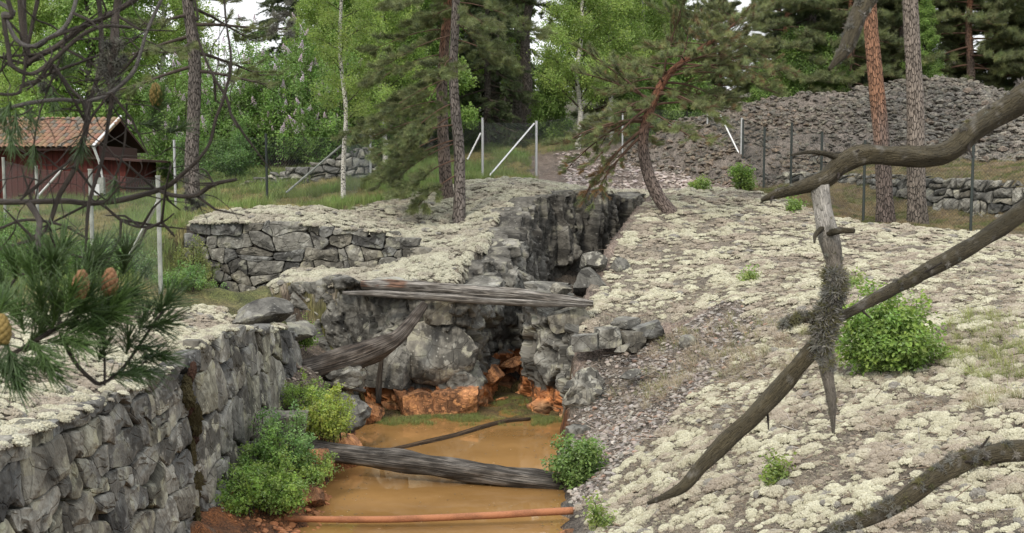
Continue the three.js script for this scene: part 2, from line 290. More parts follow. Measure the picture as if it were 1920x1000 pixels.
// what covers the ground, by place
const inPoly = (poly, x, D) => { let c = false; for (let i = 0, j = poly.length - 1; i < poly.length; j = i++) { const [ax, ay] = poly[j], [bx, by] = poly[i]; if ((ay > D) !== (by > D) && x < (bx - ax) * (D - ay) / (by - ay) + ax) c = !c; } return c; };
const hillLichen = [[0.75, 5.5], [0.8, 12.6], [1.3, 13.3], [2.05, 14.5], [3.1, 15.3], [3.75, 16.5], [3.5, 17.8], [2.4, 17.9], [1.1, 18.0], [1.4, 19.3], [1.85, 20.8], [2.45, 22.5], [2.95, 24.6], [3.5, 26.4], [4.2, 27.6], [5.6, 28.0], [6.4, 26.2], [7.6, 23.6], [9.3, 21.4], [13, 18.5], [14, 5.5]];
const moundLichen = [[-6.2, 21.05], [-2.3, 21.0], [-1.2, 20.2], [-0.55, 20.1], [-0.2, 21.4], [-0.05, 23.6], [0.6, 24.9], [1.5, 25.8], [2.4, 26.8], [2.9, 28.2], [1.8, 29.2], [-0.6, 28.9], [-2.2, 26.6], [-3.6, 23.6], [-6.2, 22.0]];
const ledgeLichen = [[-4.35, 19.0], [-2.2, 19.1], [-0.9, 19.0], [-0.7, 20.0], [-1.3, 20.9], [-4.15, 20.9]];
const topLichen = [[-3.5, 5], [-3.5, 16.2], [-4.6, 16.6], [-6.5, 14], [-7, 5]];
const rightLedge = [[2.4, 28.1], [3.4, 28.3], [4.4, 27.6], [5.8, 28.2], [5.6, 29.4], [4.0, 29.9], [2.2, 29.0]];
const scree = [[0.75, 12.5], [1.35, 13.3], [2.1, 14.5], [3.1, 15.2], [3.85, 16.5], [3.6, 17.8], [2.4, 17.6], [1.1, 17.4], [0.85, 16]];
function cover(x, D, y) {
  const w = 0.18 * n2(x * 1.1, D * 1.1), X = x + w, Z = D + 0.18 * n2(x * 1.1 + 40, D * 1.1);
  if (sdPit(X, Z) > 0.1) return 'pit';
  if (inPoly(scree, X, Z) || (x > 0.3 && x < 0.95 && D < 17)) return 'scree';
  if (inPoly(hillLichen, X, Z) || inPoly(moundLichen, X, Z) || inPoly(ledgeLichen, X, Z) || inPoly(topLichen, X, Z) || inPoly(rightLedge, X, Z)) return 'lichen';
  if (X > 6 && D < 31) return 'garden';
  if (X > 0.9 && D < 30) return 'gravel';
  if (X > 0.6 && D > 27 && D < 40 && X < 9) return D - 33 > 0.8 * (X - 1) + 4 ? 'grass' : 'gravel';
  return D > 46 ? 'wood' : 'grass';
}
function steps(lo, a, b, hi, fineStep, grow) { const s = []; for (let x = a; x <= b + 1e-6; x += fineStep) s.push(x); for (let x = b, d = fineStep; x < hi;) { d *= grow; x += d; s.push(Math.min(x, hi)); } const l = []; for (let x = a, d = fineStep; x > lo;) { d *= grow; x -= d; l.push(Math.max(x, lo)); } return [...l.reverse(), ...s]; }
{
  const xs = steps(-160, -6.6, 9.6, 160, 0.075, 1.12), Ds = steps(-60, 7, 29.5, 260, 0.075, 1.1), w = xs.length, pos = [], uv = [], col = [], idx = [];
  for (const D of Ds) for (const x of xs) {
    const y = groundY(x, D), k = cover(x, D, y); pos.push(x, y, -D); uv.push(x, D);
    const a = fbm2(x * 0.9, D * 0.9), b = fbm2(x * 2.7 + 9, D * 2.7);
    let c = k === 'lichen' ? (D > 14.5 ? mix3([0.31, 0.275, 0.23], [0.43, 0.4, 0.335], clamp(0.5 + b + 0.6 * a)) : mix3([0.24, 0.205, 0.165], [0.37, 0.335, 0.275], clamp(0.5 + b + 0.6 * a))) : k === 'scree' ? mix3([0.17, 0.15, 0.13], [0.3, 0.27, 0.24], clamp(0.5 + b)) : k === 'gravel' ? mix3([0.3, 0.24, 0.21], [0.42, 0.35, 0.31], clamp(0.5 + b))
      : k === 'garden' ? mix3([0.26, 0.2, 0.13], [0.22, 0.22, 0.09], clamp(0.4 + a)) : k === 'wood' ? mix3([0.12, 0.1, 0.06], [0.1, 0.13, 0.04], clamp(0.5 + a)) : mix3([0.16, 0.19, 0.06], [0.32, 0.28, 0.14], clamp(0.4 + a));
    if (k === 'pit') c = D > 20.4 ? [0.16, 0.14, 0.12] : y > 0.5 + 0.2 * b ? mix3([0.17, 0.14, 0.11], [0.27, 0.22, 0.18], clamp(0.5 + b)) : D > 17.5 ? mix3([0.2, 0.17, 0.05], [0.3, 0.2, 0.09], clamp(0.5 + b)) : mix3([0.33, 0.13, 0.045], [0.24, 0.11, 0.05], clamp(0.5 + b));
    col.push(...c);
  }
  for (let j = 0; j < Ds.length - 1; j++) for (let i = 0; i < w - 1; i++) { const a = j * w + i, b = a + w; idx.push(a, a + 1, b, a + 1, b + 1, b); }
  const g = new THREE.BufferGeometry();
  g.setAttribute('position', new THREE.Float32BufferAttribute(pos, 3)); g.setAttribute('uv', new THREE.Float32BufferAttribute(uv, 2)); g.setAttribute('color', new THREE.Float32BufferAttribute(col, 3)); g.setIndex(idx); g.computeVertexNormals();
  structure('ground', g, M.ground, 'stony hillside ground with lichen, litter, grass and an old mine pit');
}
// muddy orange water
{
  const g = new THREE.PlaneGeometry(6, 16.5, 1, 1); g.rotateX(-Math.PI / 2); g.translate(-1, 0, -12.4);
  const p = g.attributes.position, uv = g.attributes.uv; for (let i = 0; i < p.count; i++) uv.setXY(i, p.getX(i), -p.getZ(i));
  structure('water', g, new THREE.MeshPhysicalMaterial({ color: rgb(0.3, 0.172, 0.064), map: rep(T.silt, 0.22, 0.3), roughness: 0.025, bumpMap: rep(T.ripple, 0.35), bumpScale: 0.0012, ior: 1.45 }), 'still muddy orange water filling the flooded mine pit');
}

// ---------------------------------------------------------------- dry-stone walls
const darkTints = [[0.6, 0.6, 0.58], [0.48, 0.48, 0.47], [0.7, 0.69, 0.65], [0.55, 0.53, 0.48], [0.4, 0.41, 0.42]].map((c) => { const m = M.rock.clone(); m.color = rgb(...c); return m; });
function stoneGeo(poly, place, seed, { gap = 0.012, bulge = 0.05, back = 0.16, tilt = 0.12, yaw = 0, jut = 0.075 }) {
  const r = rng(seed + 900), n = poly.length; let cu = 0, cv = 0; for (const p of poly) { cu += p[0] / n; cv += p[1] / n; }
  const rim = [];                                        // rounded outline
  for (let i = 0; i < n; i++) { const a = poly[i], b = poly[(i + 1) % n], L = Math.hypot(b[0] - a[0], b[1] - a[1]); if (L < 0.02) { rim.push([(a[0] + b[0]) / 2, (a[1] + b[1]) / 2]); continue; } const m = L > 0.3 ? [0.1, 0.3, 0.5, 0.7, 0.9] : L > 0.12 ? [0.14, 0.5, 0.86] : [0.25, 0.75]; for (const t of m) rim.push([lerp(a[0], b[0], t), lerp(a[1], b[1], t)]); }
  const k = rim.length, tu = (r() - 0.5) * tilt * 2 + yaw, tv = (r() - 0.5) * tilt * 2, lift = (r() - 0.45) * jut, pos = [], uv = [], idx = [], ou = r() * 2, ov = r() * 2, turn = (r() - 0.5) * 1.2, co = Math.cos(turn), si = Math.sin(turn);
  let rad = 0; for (const q of rim) rad += Math.hypot(q[0] - cu, q[1] - cv) / k;
  const put = (u, v, w) => { const q = place(u, v, w); pos.push(q.x, q.y, q.z); uv.push((u * co - v * si) + ou + w * 0.6, (u * si + v * co) + ov + w * 0.6); };
  const rings = [[1, -back], [1, -0.035], [0.982, -0.008], [0.93, 0.004], [0.62, bulge * 0.7], [0.3, bulge]];
  for (const [s, w] of rings) for (let i = 0; i < k; i++) {
    const d = Math.hypot(rim[i][0] - cu, rim[i][1] - cv), inset = Math.max(0.2, 1 - gap / Math.max(d, 0.03)) * s, wob = 1 + 0.05 * n2(seed * 1.7 + i * 0.9, s * 2);
    const u = cu + (rim[i][0] - cu) * inset * wob, v = cv + (rim[i][1] - cv) * inset * wob;
    const f = w > -0.1 ? lift + (u - cu) * tu + (v - cv) * tv + 0.012 * n3(u * 7, v * 7, seed) + 0.012 * Math.sign(n3(u * 3.5, v * 3.5, seed + 9)) * smooth(0.95, 0.5, s) : 0;
    put(u, v, w * Math.min(1, rad * 6) + f);
  }
  put(cu, cv, bulge * Math.min(1, rad * 6) + lift + 0.01);
  for (let j = 0; j < rings.length - 1; j++) for (let i = 0; i < k; i++) { const a = j * k + i, b = j * k + (i + 1) % k; idx.push(a, b, a + k, b, b + k, a + k); }
  const c = pos.length / 3 - 1, o = (rings.length - 1) * k; for (let i = 0; i < k; i++) idx.push(o + i, o + (i + 1) % k, c);
  const g = new THREE.BufferGeometry(); g.setAttribute('position', new THREE.Float32BufferAttribute(pos, 3)); g.setAttribute('uv', new THREE.Float32BufferAttribute(uv, 2)); g.setIndex(idx);
  return toCreasedNormals(g, 0.45);
}
// rough courses: rows of unlike height on wavy beds, slanting joints, chopped corners, some stones split in two
function courses(L, lo, hi, seed, { row, width, wave = 0.3, slant = 0.3 }) {
  const r = rng(seed + 77), beds = [], polys = []; for (let v = lo - row * 0.6; v < hi + row;) { beds.push(v); v += row * lerp(0.55, 1.4, r()); }
  const bed = (k, u) => beds[k] + row * wave * (n2(u * 1.3 / row * 0.35, k * 7.3 + seed) + 0.5 * n2(u * 1.1 / width, k * 3.1 + seed + 40));
  for (let k = 0; k < beds.length - 1; k++) {
    let b0 = -width * r(), t0 = b0;
    while (b0 < L + width) {
      const w = width * lerp(0.4, 1.75, Math.pow(r(), 1.2)), sl = (r() - 0.5) * slant * 2 * width, b1 = b0 + w, t1 = Math.max(t0 + 0.1 * width, b1 + sl), mb = (b0 + b1) / 2, mt = (t0 + t1) / 2;
      const B = [[b0, bed(k, b0)], [mb, bed(k, mb)], [b1, bed(k, b1)]], T = [[t1, bed(k + 1, t1)], [mt, bed(k + 1, mt)], [t0, bed(k + 1, t0)]], q = r();
      if (q < 0.16 && w > width * 0.6) { const f = lerp(0.35, 0.65, r()), ml = [lerp(b0, t0, f), lerp(B[0][1], T[2][1], f)], mr = [lerp(b1, t1, f), lerp(B[2][1], T[0][1], f + (r() - 0.5) * 0.3)]; polys.push([...B, mr, ml], [ml, mr, ...T]); }
      else if (q < 0.4) { const c = lerp(0.2, 0.4, r()); polys.push(q < 0.28 ? [...B, [lerp(t1, b1, c), lerp(T[0][1], B[2][1], c)], [lerp(t1, mt, c * 1.3), lerp(T[0][1], T[1][1], c * 1.3)], T[1], T[2]] : [[lerp(b0, mb, c * 1.3), B[0][1]], B[1], B[2], ...T, [lerp(b0, t0, c), lerp(B[0][1], T[2][1], c)]]); }
      else polys.push([...B, ...T]);
      b0 = b1; t0 = t1;
    }
  }
  return polys;
}
// line: plan points [x, D, base, top]; stones face to the left of the line's direction when side = 1
function stoneWall(name, label, line, { row = 0.3, width = 0.36, wave = 0.3, slant = 0.3, seed = 1, batter = 0.1, tints = rockTints, bulge = 0.05, gap = 0.012, tilt = 0.1, yaw = 0, lift = 0.075, backing = [0.06, 0.052, 0.045] }) {
  const r = rng(seed), run = [0]; for (let i = 1; i < line.length; i++) run.push(run[i - 1] + Math.hypot(line[i][0] - line[i - 1][0], line[i][1] - line[i - 1][1]));
  const L = run[run.length - 1], at = (u) => { u = clamp(u, 0, L); let i = 1; while (i < run.length - 1 && run[i] < u) i++; const t = (u - run[i - 1]) / (run[i] - run[i - 1]), a = line[i - 1], b = line[i]; return [lerp(a[0], b[0], t), lerp(a[1], b[1], t), lerp(a[2], b[2], t), lerp(a[3], b[3], t), (b[0] - a[0]) / (run[i] - run[i - 1]), (b[1] - a[1]) / (run[i] - run[i - 1])]; };
  const place = (u, v, w) => { const [x, D, , , dx, dD] = at(u), o = w - batter * (v - 1.5); return V(x + dD * o, v, D - dx * o); };
  const lo = Math.min(...line.map((p) => p[2])), hi = Math.max(...line.map((p) => p[3]));
  const t = thing(name, label, 'stone wall'), base = [0, 0, 0];
  courses(L, lo, hi, seed, { row, width, wave, slant }).forEach((poly, i) => {
    const u0 = poly.reduce((q, p) => q + p[0], 0) / poly.length, v0 = poly.reduce((q, p) => q + p[1], 0) / poly.length, end = at(u0);
    if (u0 < 0 || u0 > L || v0 < end[2] - 0.15 || Math.min(...poly.map((p) => p[1])) > end[3] - 0.07) return;
    const top = end[3] + 0.07 * (hash(i, 3, seed) - 0.4); poly = poly.map(([u, v]) => [u, Math.min(v, top)]);
    const area = Math.abs(poly.reduce((s, p, k) => { const q = poly[(k + 1) % poly.length]; return s + p[0] * q[1] - q[0] * p[1]; }, 0)) / 2; if (area < 0.004) return;
    if (poly.reduce((s, p, k) => { const q = poly[(k + 1) % poly.length]; return s + p[0] * q[1] - q[0] * p[1]; }, 0) < 0) poly.reverse();
    mesh('stone', stoneGeo(poly, place, seed * 100 + i, { bulge, gap, tilt, yaw, jut: lift }), tints[Math.floor(hash(i, 7, seed) * tints.length)], t);
  });
  const bp = [], bi = [], nb = 40;                        // earth behind the joints
  for (let k = 0; k <= nb; k++) { const u = L * k / nb, a = at(u); for (const v of [a[2] - 0.3, a[3] - 0.12]) { const q = place(u, v, -0.14); bp.push(q.x, q.y, q.z); } }
  for (let k = 0; k < nb; k++) { const a = k * 2; bi.push(a, a + 2, a + 1, a + 2, a + 3, a + 1); }
  const bg = new THREE.BufferGeometry(); bg.setAttribute('position', new THREE.Float32BufferAttribute(bp, 3)); bg.setIndex(bi); bg.computeVertexNormals();
  mesh('earth_core', bg, std({ color: rgb(...backing), roughness: 1, side: THREE.DoubleSide }), t);
  return t;
}
// left retaining wall along the pit, running straight away from the viewer; its far half is of upright slabs
stoneWall('dry_stone_wall', 'near grey retaining wall of large blocky stones at lower left', [[-3.36, 6.2, -0.1, 2.26], [-3.36, 8.6, 0.0, 2.2], [-3.34, 10.6, 0.1, 2.12], [-3.36, 11.2, 0.1, 2.1]], { row: 0.27, width: 0.46, wave: 0.42, slant: 0.28, yaw: 0.05, seed: 21, batter: 0.07, bulge: 0.014, gap: 0.012, tilt: 0.045, lift: 0.045 });
stoneWall('dry_stone_wall', 'far part of the left retaining wall, built of tall upright slabs', [[-3.37, 11.24, 0.1, 2.12], [-3.33, 11.6, 0.2, 2.2], [-3.3, 12.4, 0.2, 2.22], [-3.34, 14, 0.4, 2.04], [-3.36, 15.4, 0.6, 1.86], [-3.34, 17.0, 0.7, 1.55]], { row: 0.42, width: 0.36, wave: 0.45, slant: 0.35, yaw: 0.07, seed: 27, batter: 0.07, bulge: 0.012, gap: 0.011, tilt: 0.06, lift: 0.05 });
// wall below the grass terrace
stoneWall('dry_stone_wall', 'grey dry-stone terrace wall with lichen along its top, below the grassy terrace', [[-6.25, 20.86, 2.5, 3.16], [-5.75, 20.86, 1.4, 3.13], [-4.6, 20.86, 1.35, 3.12], [-3.4, 20.86, 1.9, 3.04], [-2.4, 20.86, 2.1, 2.98], [-1.75, 20.7, 2.15, 2.7], [-1.3, 20.45, 2.15, 2.5]], { row: 0.25, width: 0.42, wave: 0.38, slant: 0.25, seed: 34, batter: 0.04, bulge: 0.02, gap: 0.006, tilt: 0.05, tints: darkTints });

// ---------------------------------------------------------------- rock faces
const cell = (u, v, seed) => { const iu = Math.floor(u), iv = Math.floor(v); let a = 9, b = 9, bi = 0, bj = 0, du = 0, dv = 0; for (let j = -1; j <= 1; j++) for (let i = -1; i <= 1; i++) { const x = iu + i + 0.1 + 0.8 * hash(iu + i, iv + j, seed), y = iv + j + 0.1 + 0.8 * hash(iu + i, iv + j, seed + 1), ex = u - x, ey = v - y, d = Math.abs(ex) * 0.45 + Math.hypot(ex, ey); if (d < a) { b = a; a = d; bi = iu + i; bj = iv + j; du = ex; dv = ey; } else if (d < b) b = d; } return [hash(bi, bj, seed + 2), hash(bi, bj, seed + 3) - 0.5, hash(bi, bj, seed + 4) - 0.5, b - a, du, dv]; };
function cliff(name, label, line, { seed = 1, amp = 0.3, cu = 0.8, cv = 0.9, rustTop = () => -9, inward = 0.8, tone = [1, 1, 1], res = 0.032, dip = 0 } = {}) {
  const run = [0]; for (let i = 1; i < line.length; i++) run.push(run[i - 1] + Math.hypot(line[i][0] - line[i - 1][0], line[i][1] - line[i - 1][1]));
  const L = run[run.length - 1], curve = (u) => { let i = 1; while (i < run.length - 1 && run[i] < u) i++; const t = (u - run[i - 1]) / (run[i] - run[i - 1]), a = line[i - 1], b = line[i]; return [lerp(a[0], b[0], t), lerp(a[1], b[1], t), lerp(a[2], b[2], t), lerp(a[3], b[3], t)]; };
  const nu = Math.ceil(L / res), H = 2.4, nv = Math.ceil(H / res / 1.1), cap = 12, pos = [], uv = [], col = [], idx = [], e = 0.25;
  for (let j = 0; j <= nv + cap; j++) for (let i = 0; i <= nu; i++) {
    const u = L * i / nu, v = Math.min(1, j / nv), k = Math.max(0, j - nv) / cap, [x, D, yb, yt] = curve(u), p = curve(clamp(u - e, 0, L)), q = curve(clamp(u + e, 0, L));
    let nx = (q[1] - p[1]), nD = -(q[0] - p[0]); const l = Math.hypot(nx, nD) || 1; nx /= l; nD /= l;   // towards the viewer's side of a line drawn left to right
    const y = lerp(yb, yt + 0.12 * n2(u * 1.4, seed), v), vv = y + dip * u;
    const A = cell(u / cu, vv / cv, seed), B = cell(u / cu * 2.7 + 5, vv / cv * 2.9, seed + 20);
    let d = amp * (A[0] - 0.5) + amp * 0.9 * (A[4] * A[1] + A[5] * A[2]) + amp * 0.42 * (B[0] - 0.5) + amp * 0.5 * (B[4] * B[1] + B[5] * B[2]) + 0.02 * n3(u * 6, y * 6, seed) + 0.012 * n3(u * 17, y * 17, seed);
    d -= amp * 0.32 * smooth(0.09, 0.0, A[3]) + amp * 0.12 * smooth(0.1, 0, B[3]);
    const fade = 1 - k, o = d * (0.35 + 0.65 * fade) - k * inward + (1 - v) * 0.1;
    pos.push(x + nx * o, y - 0.05 * k * k + k * 0.02, -(D + nD * o)); uv.push(u + o * 0.4, y + k * inward);
    const rt = rustTop(x, D) + 0.09 * (A[0] - 0.5) + 0.05 * n2(u * 5, y * 3);
    const s = smooth(rt + 0.015, rt - 0.015, y), m = 0.72 + 0.5 * B[0] * A[0] + 0.14 * n2(u * 2, y * 2), g = [tone[0] * m, tone[1] * m, tone[2] * m];
    col.push(...mix3(g, mix3([1.5, 0.6, 0.24], [1.25, 0.8, 0.48], clamp(0.5 + n2(u * 3, y * 6) * 0.6 - y * 1.2)).map((c) => c * (0.8 + 0.35 * B[0])), s));
  }
  const w = nu + 1; for (let j = 0; j < nv + cap; j++) for (let i = 0; i < nu; i++) { const a = j * w + i, b = a + w; idx.push(a, a + 1, b, a + 1, b + 1, b); }
  const g = new THREE.BufferGeometry(); g.setAttribute('position', new THREE.Float32BufferAttribute(pos, 3)); g.setAttribute('uv', new THREE.Float32BufferAttribute(uv, 2)); g.setAttribute('color', new THREE.Float32BufferAttribute(col, 3)); g.setIndex(idx);
  g.computeVertexNormals();
  return structure(name, g, M.cliff, label);
}
const outcrop = cliff('rock_outcrop', 'grey rock face at the head of the pit with an orange band at the waterline', [[-5.0, 21.0, 1.2, 1.5], [-4.3, 19.6, 0.8, 2.05], [-3.9, 18.95, 0.4, 2.16], [-3.0, 18.75, 0.2, 2.2], [-2.4, 18.95, -0.3, 2.2], [-1.9, 18.6, -0.3, 2.12], [-0.75, 18.62, -0.3, 2.1], [-0.5, 19.3, -0.3, 2.1], [-0.25, 20.1, -0.3, 2.15], [0.15, 20.75, -0.3, 2.2], [0.6, 21.0, -0.2, 2.0]], { seed: 3, amp: 0.34, cu: 0.75, cv: 0.7, rustTop: (x, D) => (x < -2.6 ? -1 : x < -0.6 ? 0.37 : lerp(0.4, 0.72, smooth(18.7, 20.4, D))), tone: [0.64, 0.64, 0.62] });
const block = cliff('rock_buttress', 'dark rock buttress with orange foot on right side of the narrow inlet', [[0.5, 21.2, -0.2, 1.95], [0.36, 20.2, -0.3, 1.95], [0.34, 18.7, -0.3, 1.85], [0.46, 18.35, -0.3, 1.7], [0.86, 18.3, -0.3, 1.55], [1.05, 17.7, -0.2, 1.2], [1.0, 17.1, -0.2, 0.8], [0.98, 16.4, -0.2, 0.4]], { seed: 8, amp: 0.24, cu: 0.5, cv: 0.6, rustTop: (x, D) => (D > 17.95 ? 0.44 : -1), tone: [0.62, 0.62, 0.6], inward: 0.7 });
const cleft = cliff('cleft_cliff', 'dark upright rock wall of the deep cleft below the lichen mound', [[-0.9, 19.9, 0.9, 2.25], [-0.45, 20.3, 0.8, 2.35], [-0.05, 21.2, 0.7, 2.55], [0.08, 22.3, 0.8, 2.9], [0.25, 23.5, 1.0, 3.25], [0.85, 24.5, 1.1, 3.5], [1.65, 25.3, 1.3, 3.6], [2.5, 26.2, 1.5, 3.58], [3.1, 27.0, 1.8, 3.5], [3.4, 28.2, 2.2, 3.5]], { seed: 12, amp: 0.34, cu: 0.42, cv: 1.5, dip: 0.4, tone: [0.52, 0.51, 0.49] });

// loose rocks that can be told apart: x, y, D, half sizes, turn, material index, label
function rock(x, y, D, s, turn, mi, label, seed, opt = {}, name = 'boulder') { const m = add(mesh(name, opt.block ? blockGeo(seed, s, opt) : rockGeo(seed, { detail: 7, size: s, ...opt }), typeof mi === 'number' ? rockTints[mi] : mi, null), name, label, 'rock'); m.position.set(x, y, -D); m.rotation.set(opt.rx ?? 0, turn, opt.rz ?? 0); return m; }
rock(-1.3, 0.98, 18.66, [0.72, 0.58, 0.42], 0.1, 2, 'big smooth pale grey rock face above the orange slabs', 41, { cuts: 7, lo: 0.6, hi: 0.9 });
rock(-2.05, 0.78, 18.62, [0.36, 0.36, 0.3], -0.3, 0, 'angular grey block left of the big smooth rock face', 42, { block: 1, cuts: 9, rz: -0.2 });
rock(-1.25, 1.7, 18.72, [0.3, 0.22, 0.25], 0.3, 3, 'squarish olive grey block just under the long upper log', 43, { block: 1, cuts: 9 });
rock(-1.83, 0.17, 18.3, [0.1, 0.24, 0.18], 0.2, M.rust, 'narrow orange slab at left end of the waterline slabs', 44, { block: 1, cuts: 6, rz: 0.25 }, 'rock_slab');
rock(-1.58, 0.16, 18.22, [0.25, 0.24, 0.2], 0.12, M.rust, 'orange stained slab at the waterline below the pale rock', 45, { block: 1, cuts: 6, rz: 0.12 }, 'rock_slab');
rock(-0.95, 0.17, 18.28, [0.38, 0.24, 0.22], -0.05, M.rust, 'widest orange stained slab at the waterline', 46, { block: 1, cuts: 6 }, 'rock_slab');
rock(-0.32, 0.42, 19.5, [0.26, 0.2, 0.3], 0.6, M.rust, 'rounded orange rock at the mouth of the inlet', 47, { cuts: 10 }, 'rock_slab');
rock(0.02, 0.55, 20.2, [0.32, 0.1, 0.22], 0.5, M.rust, 'thin orange ledge at the back of the inlet', 48, { cuts: 10, rz: 0.2 }, 'rock_slab');
rock(-0.2, 0.03, 19.3, [0.16, 0.03, 0.05], 0.5, M.rust, 'small flat orange stone lying in shallow inlet water', 49, { cuts: 8, rz: 0.15 }, 'flat_stone');
rock(1.55, 1.42, 17.5, [0.204, 0.153, 0.17], 0.2, darkTints[2], 'blocky stone in the middle of the small row above the scree', 52, { block: 1, cuts: 9 });
rock(1.18, 1.35, 17.4, [0.204, 0.128, 0.17], -0.2, darkTints[1], 'blocky stone at left end of the small row above the scree', 51, { block: 1, cuts: 9 });
rock(1.92, 1.35, 17.55, [0.17, 0.162, 0.17], 0.5, darkTints[3], 'upright stone third in the small row above the scree', 53, { block: 1, cuts: 9 });
rock(2.2, 1.5, 17.62, [0.221, 0.119, 0.17], 0.1, darkTints[4], 'flat dark stone at right end of the small row above the scree', 54, { block: 1, cuts: 9, rz: 0.2 });
rock(1.85, 1.6, 17.8, [0.187, 0.085, 0.17], 0.9, darkTints[1], 'flat stone lying on top of the small stone row', 56, { block: 1, cuts: 9 });
rock(2.72, 1.42, 16.9, [0.16, 0.13, 0.14], 0.4, 1, 'small dark rock stuck in the scree right of the stone row', 55, { cuts: 12 });
rock(1.42, 2.02, 20.1, [0.38, 0.3, 0.35], 0.3, 1, 'lichen spotted grey boulder at the cleft mouth above the log', 57, { cuts: 10 });
rock(1.5, 2.42, 20.5, [0.3, 0.22, 0.3], -0.4, 2, 'pale topped boulder highest of those at the cleft mouth', 58, { cuts: 10 });
rock(2.0, 2.28, 20.6, [0.24, 0.2, 0.22], 0.5, 0, 'mossy boulder at the edge of the lichen hill by the cleft', 59, { cuts: 10 });
rock(0.9, 1.95, 19.7, [0.22, 0.16, 0.2], 0.2, 3, 'low boulder with dry grass left of the cleft boulders', 60, { cuts: 10 });
rock(0.95, 1.58, 18.5, [0.34, 0.16, 0.24], 0.1, 3, 'tan flat topped stone under right end of upper log', 61, { block: 1, cuts: 9, rz: 0.2 });
rock(0.62, 1.5, 18.7, [0.2, 0.1, 0.2], 0.7, 2, 'small pale stone under the upper log', 62, { cuts: 10 });
rock(1.12, 0.62, 16.9, [0.42, 0.42, 0.36], 0.5, 2, 'knobbly grey rock beside right edge of the far water', 63, { cuts: 8, noise: 0.13 });
rock(1.78, 0.98, 16.5, [0.2, 0.07, 0.16], 0.3, 0, 'long flat grey stone lying on the scree', 64, { cuts: 10, rz: 0.3 });
rock(1.72, 1.3, 17.05, [0.22, 0.05, 0.12], 0.8, 3, 'tan flat stone lying high on the scree', 65, { cuts: 10, rz: 0.3 });
rock(0.98, 0.16, 16.1, [0.17, 0.13, 0.16], 0.3, 1, 'squarish stone at the pool edge below the knobbly rock', 66, { block: 1, cuts: 9 });
rock(0.86, 0.1, 15.2, [0.22, 0.18, 0.25], 0.9, 0, 'wet grey stone at the pool edge above the leafy bush', 67, { cuts: 10 });
rock(0.72, 0.03, 12.75, [0.16, 0.1, 0.2], 0.5, 1, 'wet dark stone at the water edge below the bush', 69, { cuts: 10 });
rock(0.66, 0.0, 11.9, [0.14, 0.09, 0.16], 1.2, M.rust, 'muddy stone at the water edge beside the orange pole end', 70, { cuts: 10 });
rock(0.8, 0.06, 14.6, [0.15, 0.1, 0.18], 0.2, 3, 'small brown stone at the water edge behind the bush', 82, { cuts: 10 });
rock(1.42, 0.32, 14.9, [0.2, 0.07, 0.14], 0.4, 1, 'flat dark stone at foot of the scree', 68, { cuts: 10, rz: 0.2 });
rock(-3.78, 1.92, 16.3, [0.52, 0.24, 0.4], 0.35, 1, 'big tilted grey slab past the end of the left wall', 71, { cuts: 9, rz: 0.25 });
rock(-3.6, 1.5, 17.3, [0.5, 0.25, 0.42], 0.1, 0, 'layered grey rock beyond the end of the left wall', 72, { cuts: 9 });
rock(-3.0, 0.78, 13.95, [0.33, 0.17, 0.26], 0.15, 3, 'flat topped boulder among the bilberry bushes by the wall', 73, { block: 1, cuts: 9 });
rock(-2.55, 0.5, 15.9, [0.4, 0.3, 0.5], -0.5, 1, 'rough dark rock beside the rounded green bush', 74, { cuts: 8, noise: 0.1 });
rock(-2.72, 0.85, 17.4, [0.5, 0.32, 0.4], 0.2, 0, 'dark rock below the broken trunk', 75, { cuts: 8, noise: 0.1 });
rock(-2.42, 0.12, 15.1, [0.34, 0.3, 0.38], 0.4, M.rust, 'orange pale boulder in the water below the lower log', 76, { cuts: 9 });
rock(-2.38, 0.18, 17.6, [0.34, 0.2, 0.32], 0.2, M.rust, 'orange stained boulder at far left corner of the pool', 77, { cuts: 10 });
rock(-2.45, 0.08, 13.1, [0.26, 0.17, 0.3], 0.8, M.rust, 'muddy orange rock on the near left bank', 78, { cuts: 10 });
rock(-2.62, 0.28, 14.1, [0.36, 0.28, 0.35], 0.2, M.rust, 'rust brown rock where the lower log meets the bank', 79, { cuts: 9 });
rock(4.75, 1.95, 14.6, [0.16, 0.12, 0.14], 0.3, 1, 'small grey rock above the large round green bush', 80, { cuts: 10 });
rock(4.6, 1.42, 9.6, [0.2, 0.05, 0.13], 0.3, 4, 'flat pinkish stone lying in the lichen near the lowest branch', 81, { cuts: 9 });

// brown moss and dead grass hanging in the seam between the two parts of the left wall
{ const r = rng(88), t = thing('moss_hanging', 'brown moss and rust stained growth in the seam of the left wall', 'moss'), geo = rockGeo(390, { detail: 6, cuts: 3, noise: 0.3 });
  for (let i = 0; i < 16; i++) { const m = mesh('moss_clump', geo, std({ map: rep(T.grain, 3), bumpMap: rep(T.grainBump, 6), bumpScale: 0.02, color: i % 3 ? rgb(0.13, 0.105, 0.035) : rgb(0.13, 0.06, 0.035), roughness: 1 }), t); m.position.set(-3.36 + r() * 0.07, 0.25 + i * 0.115, -11.2 - (r() - 0.5) * 0.2); m.scale.set(0.04 + r() * 0.03, 0.08 + r() * 0.06, 0.05 + r() * 0.05); m.rotation.y = r() * 6; } }

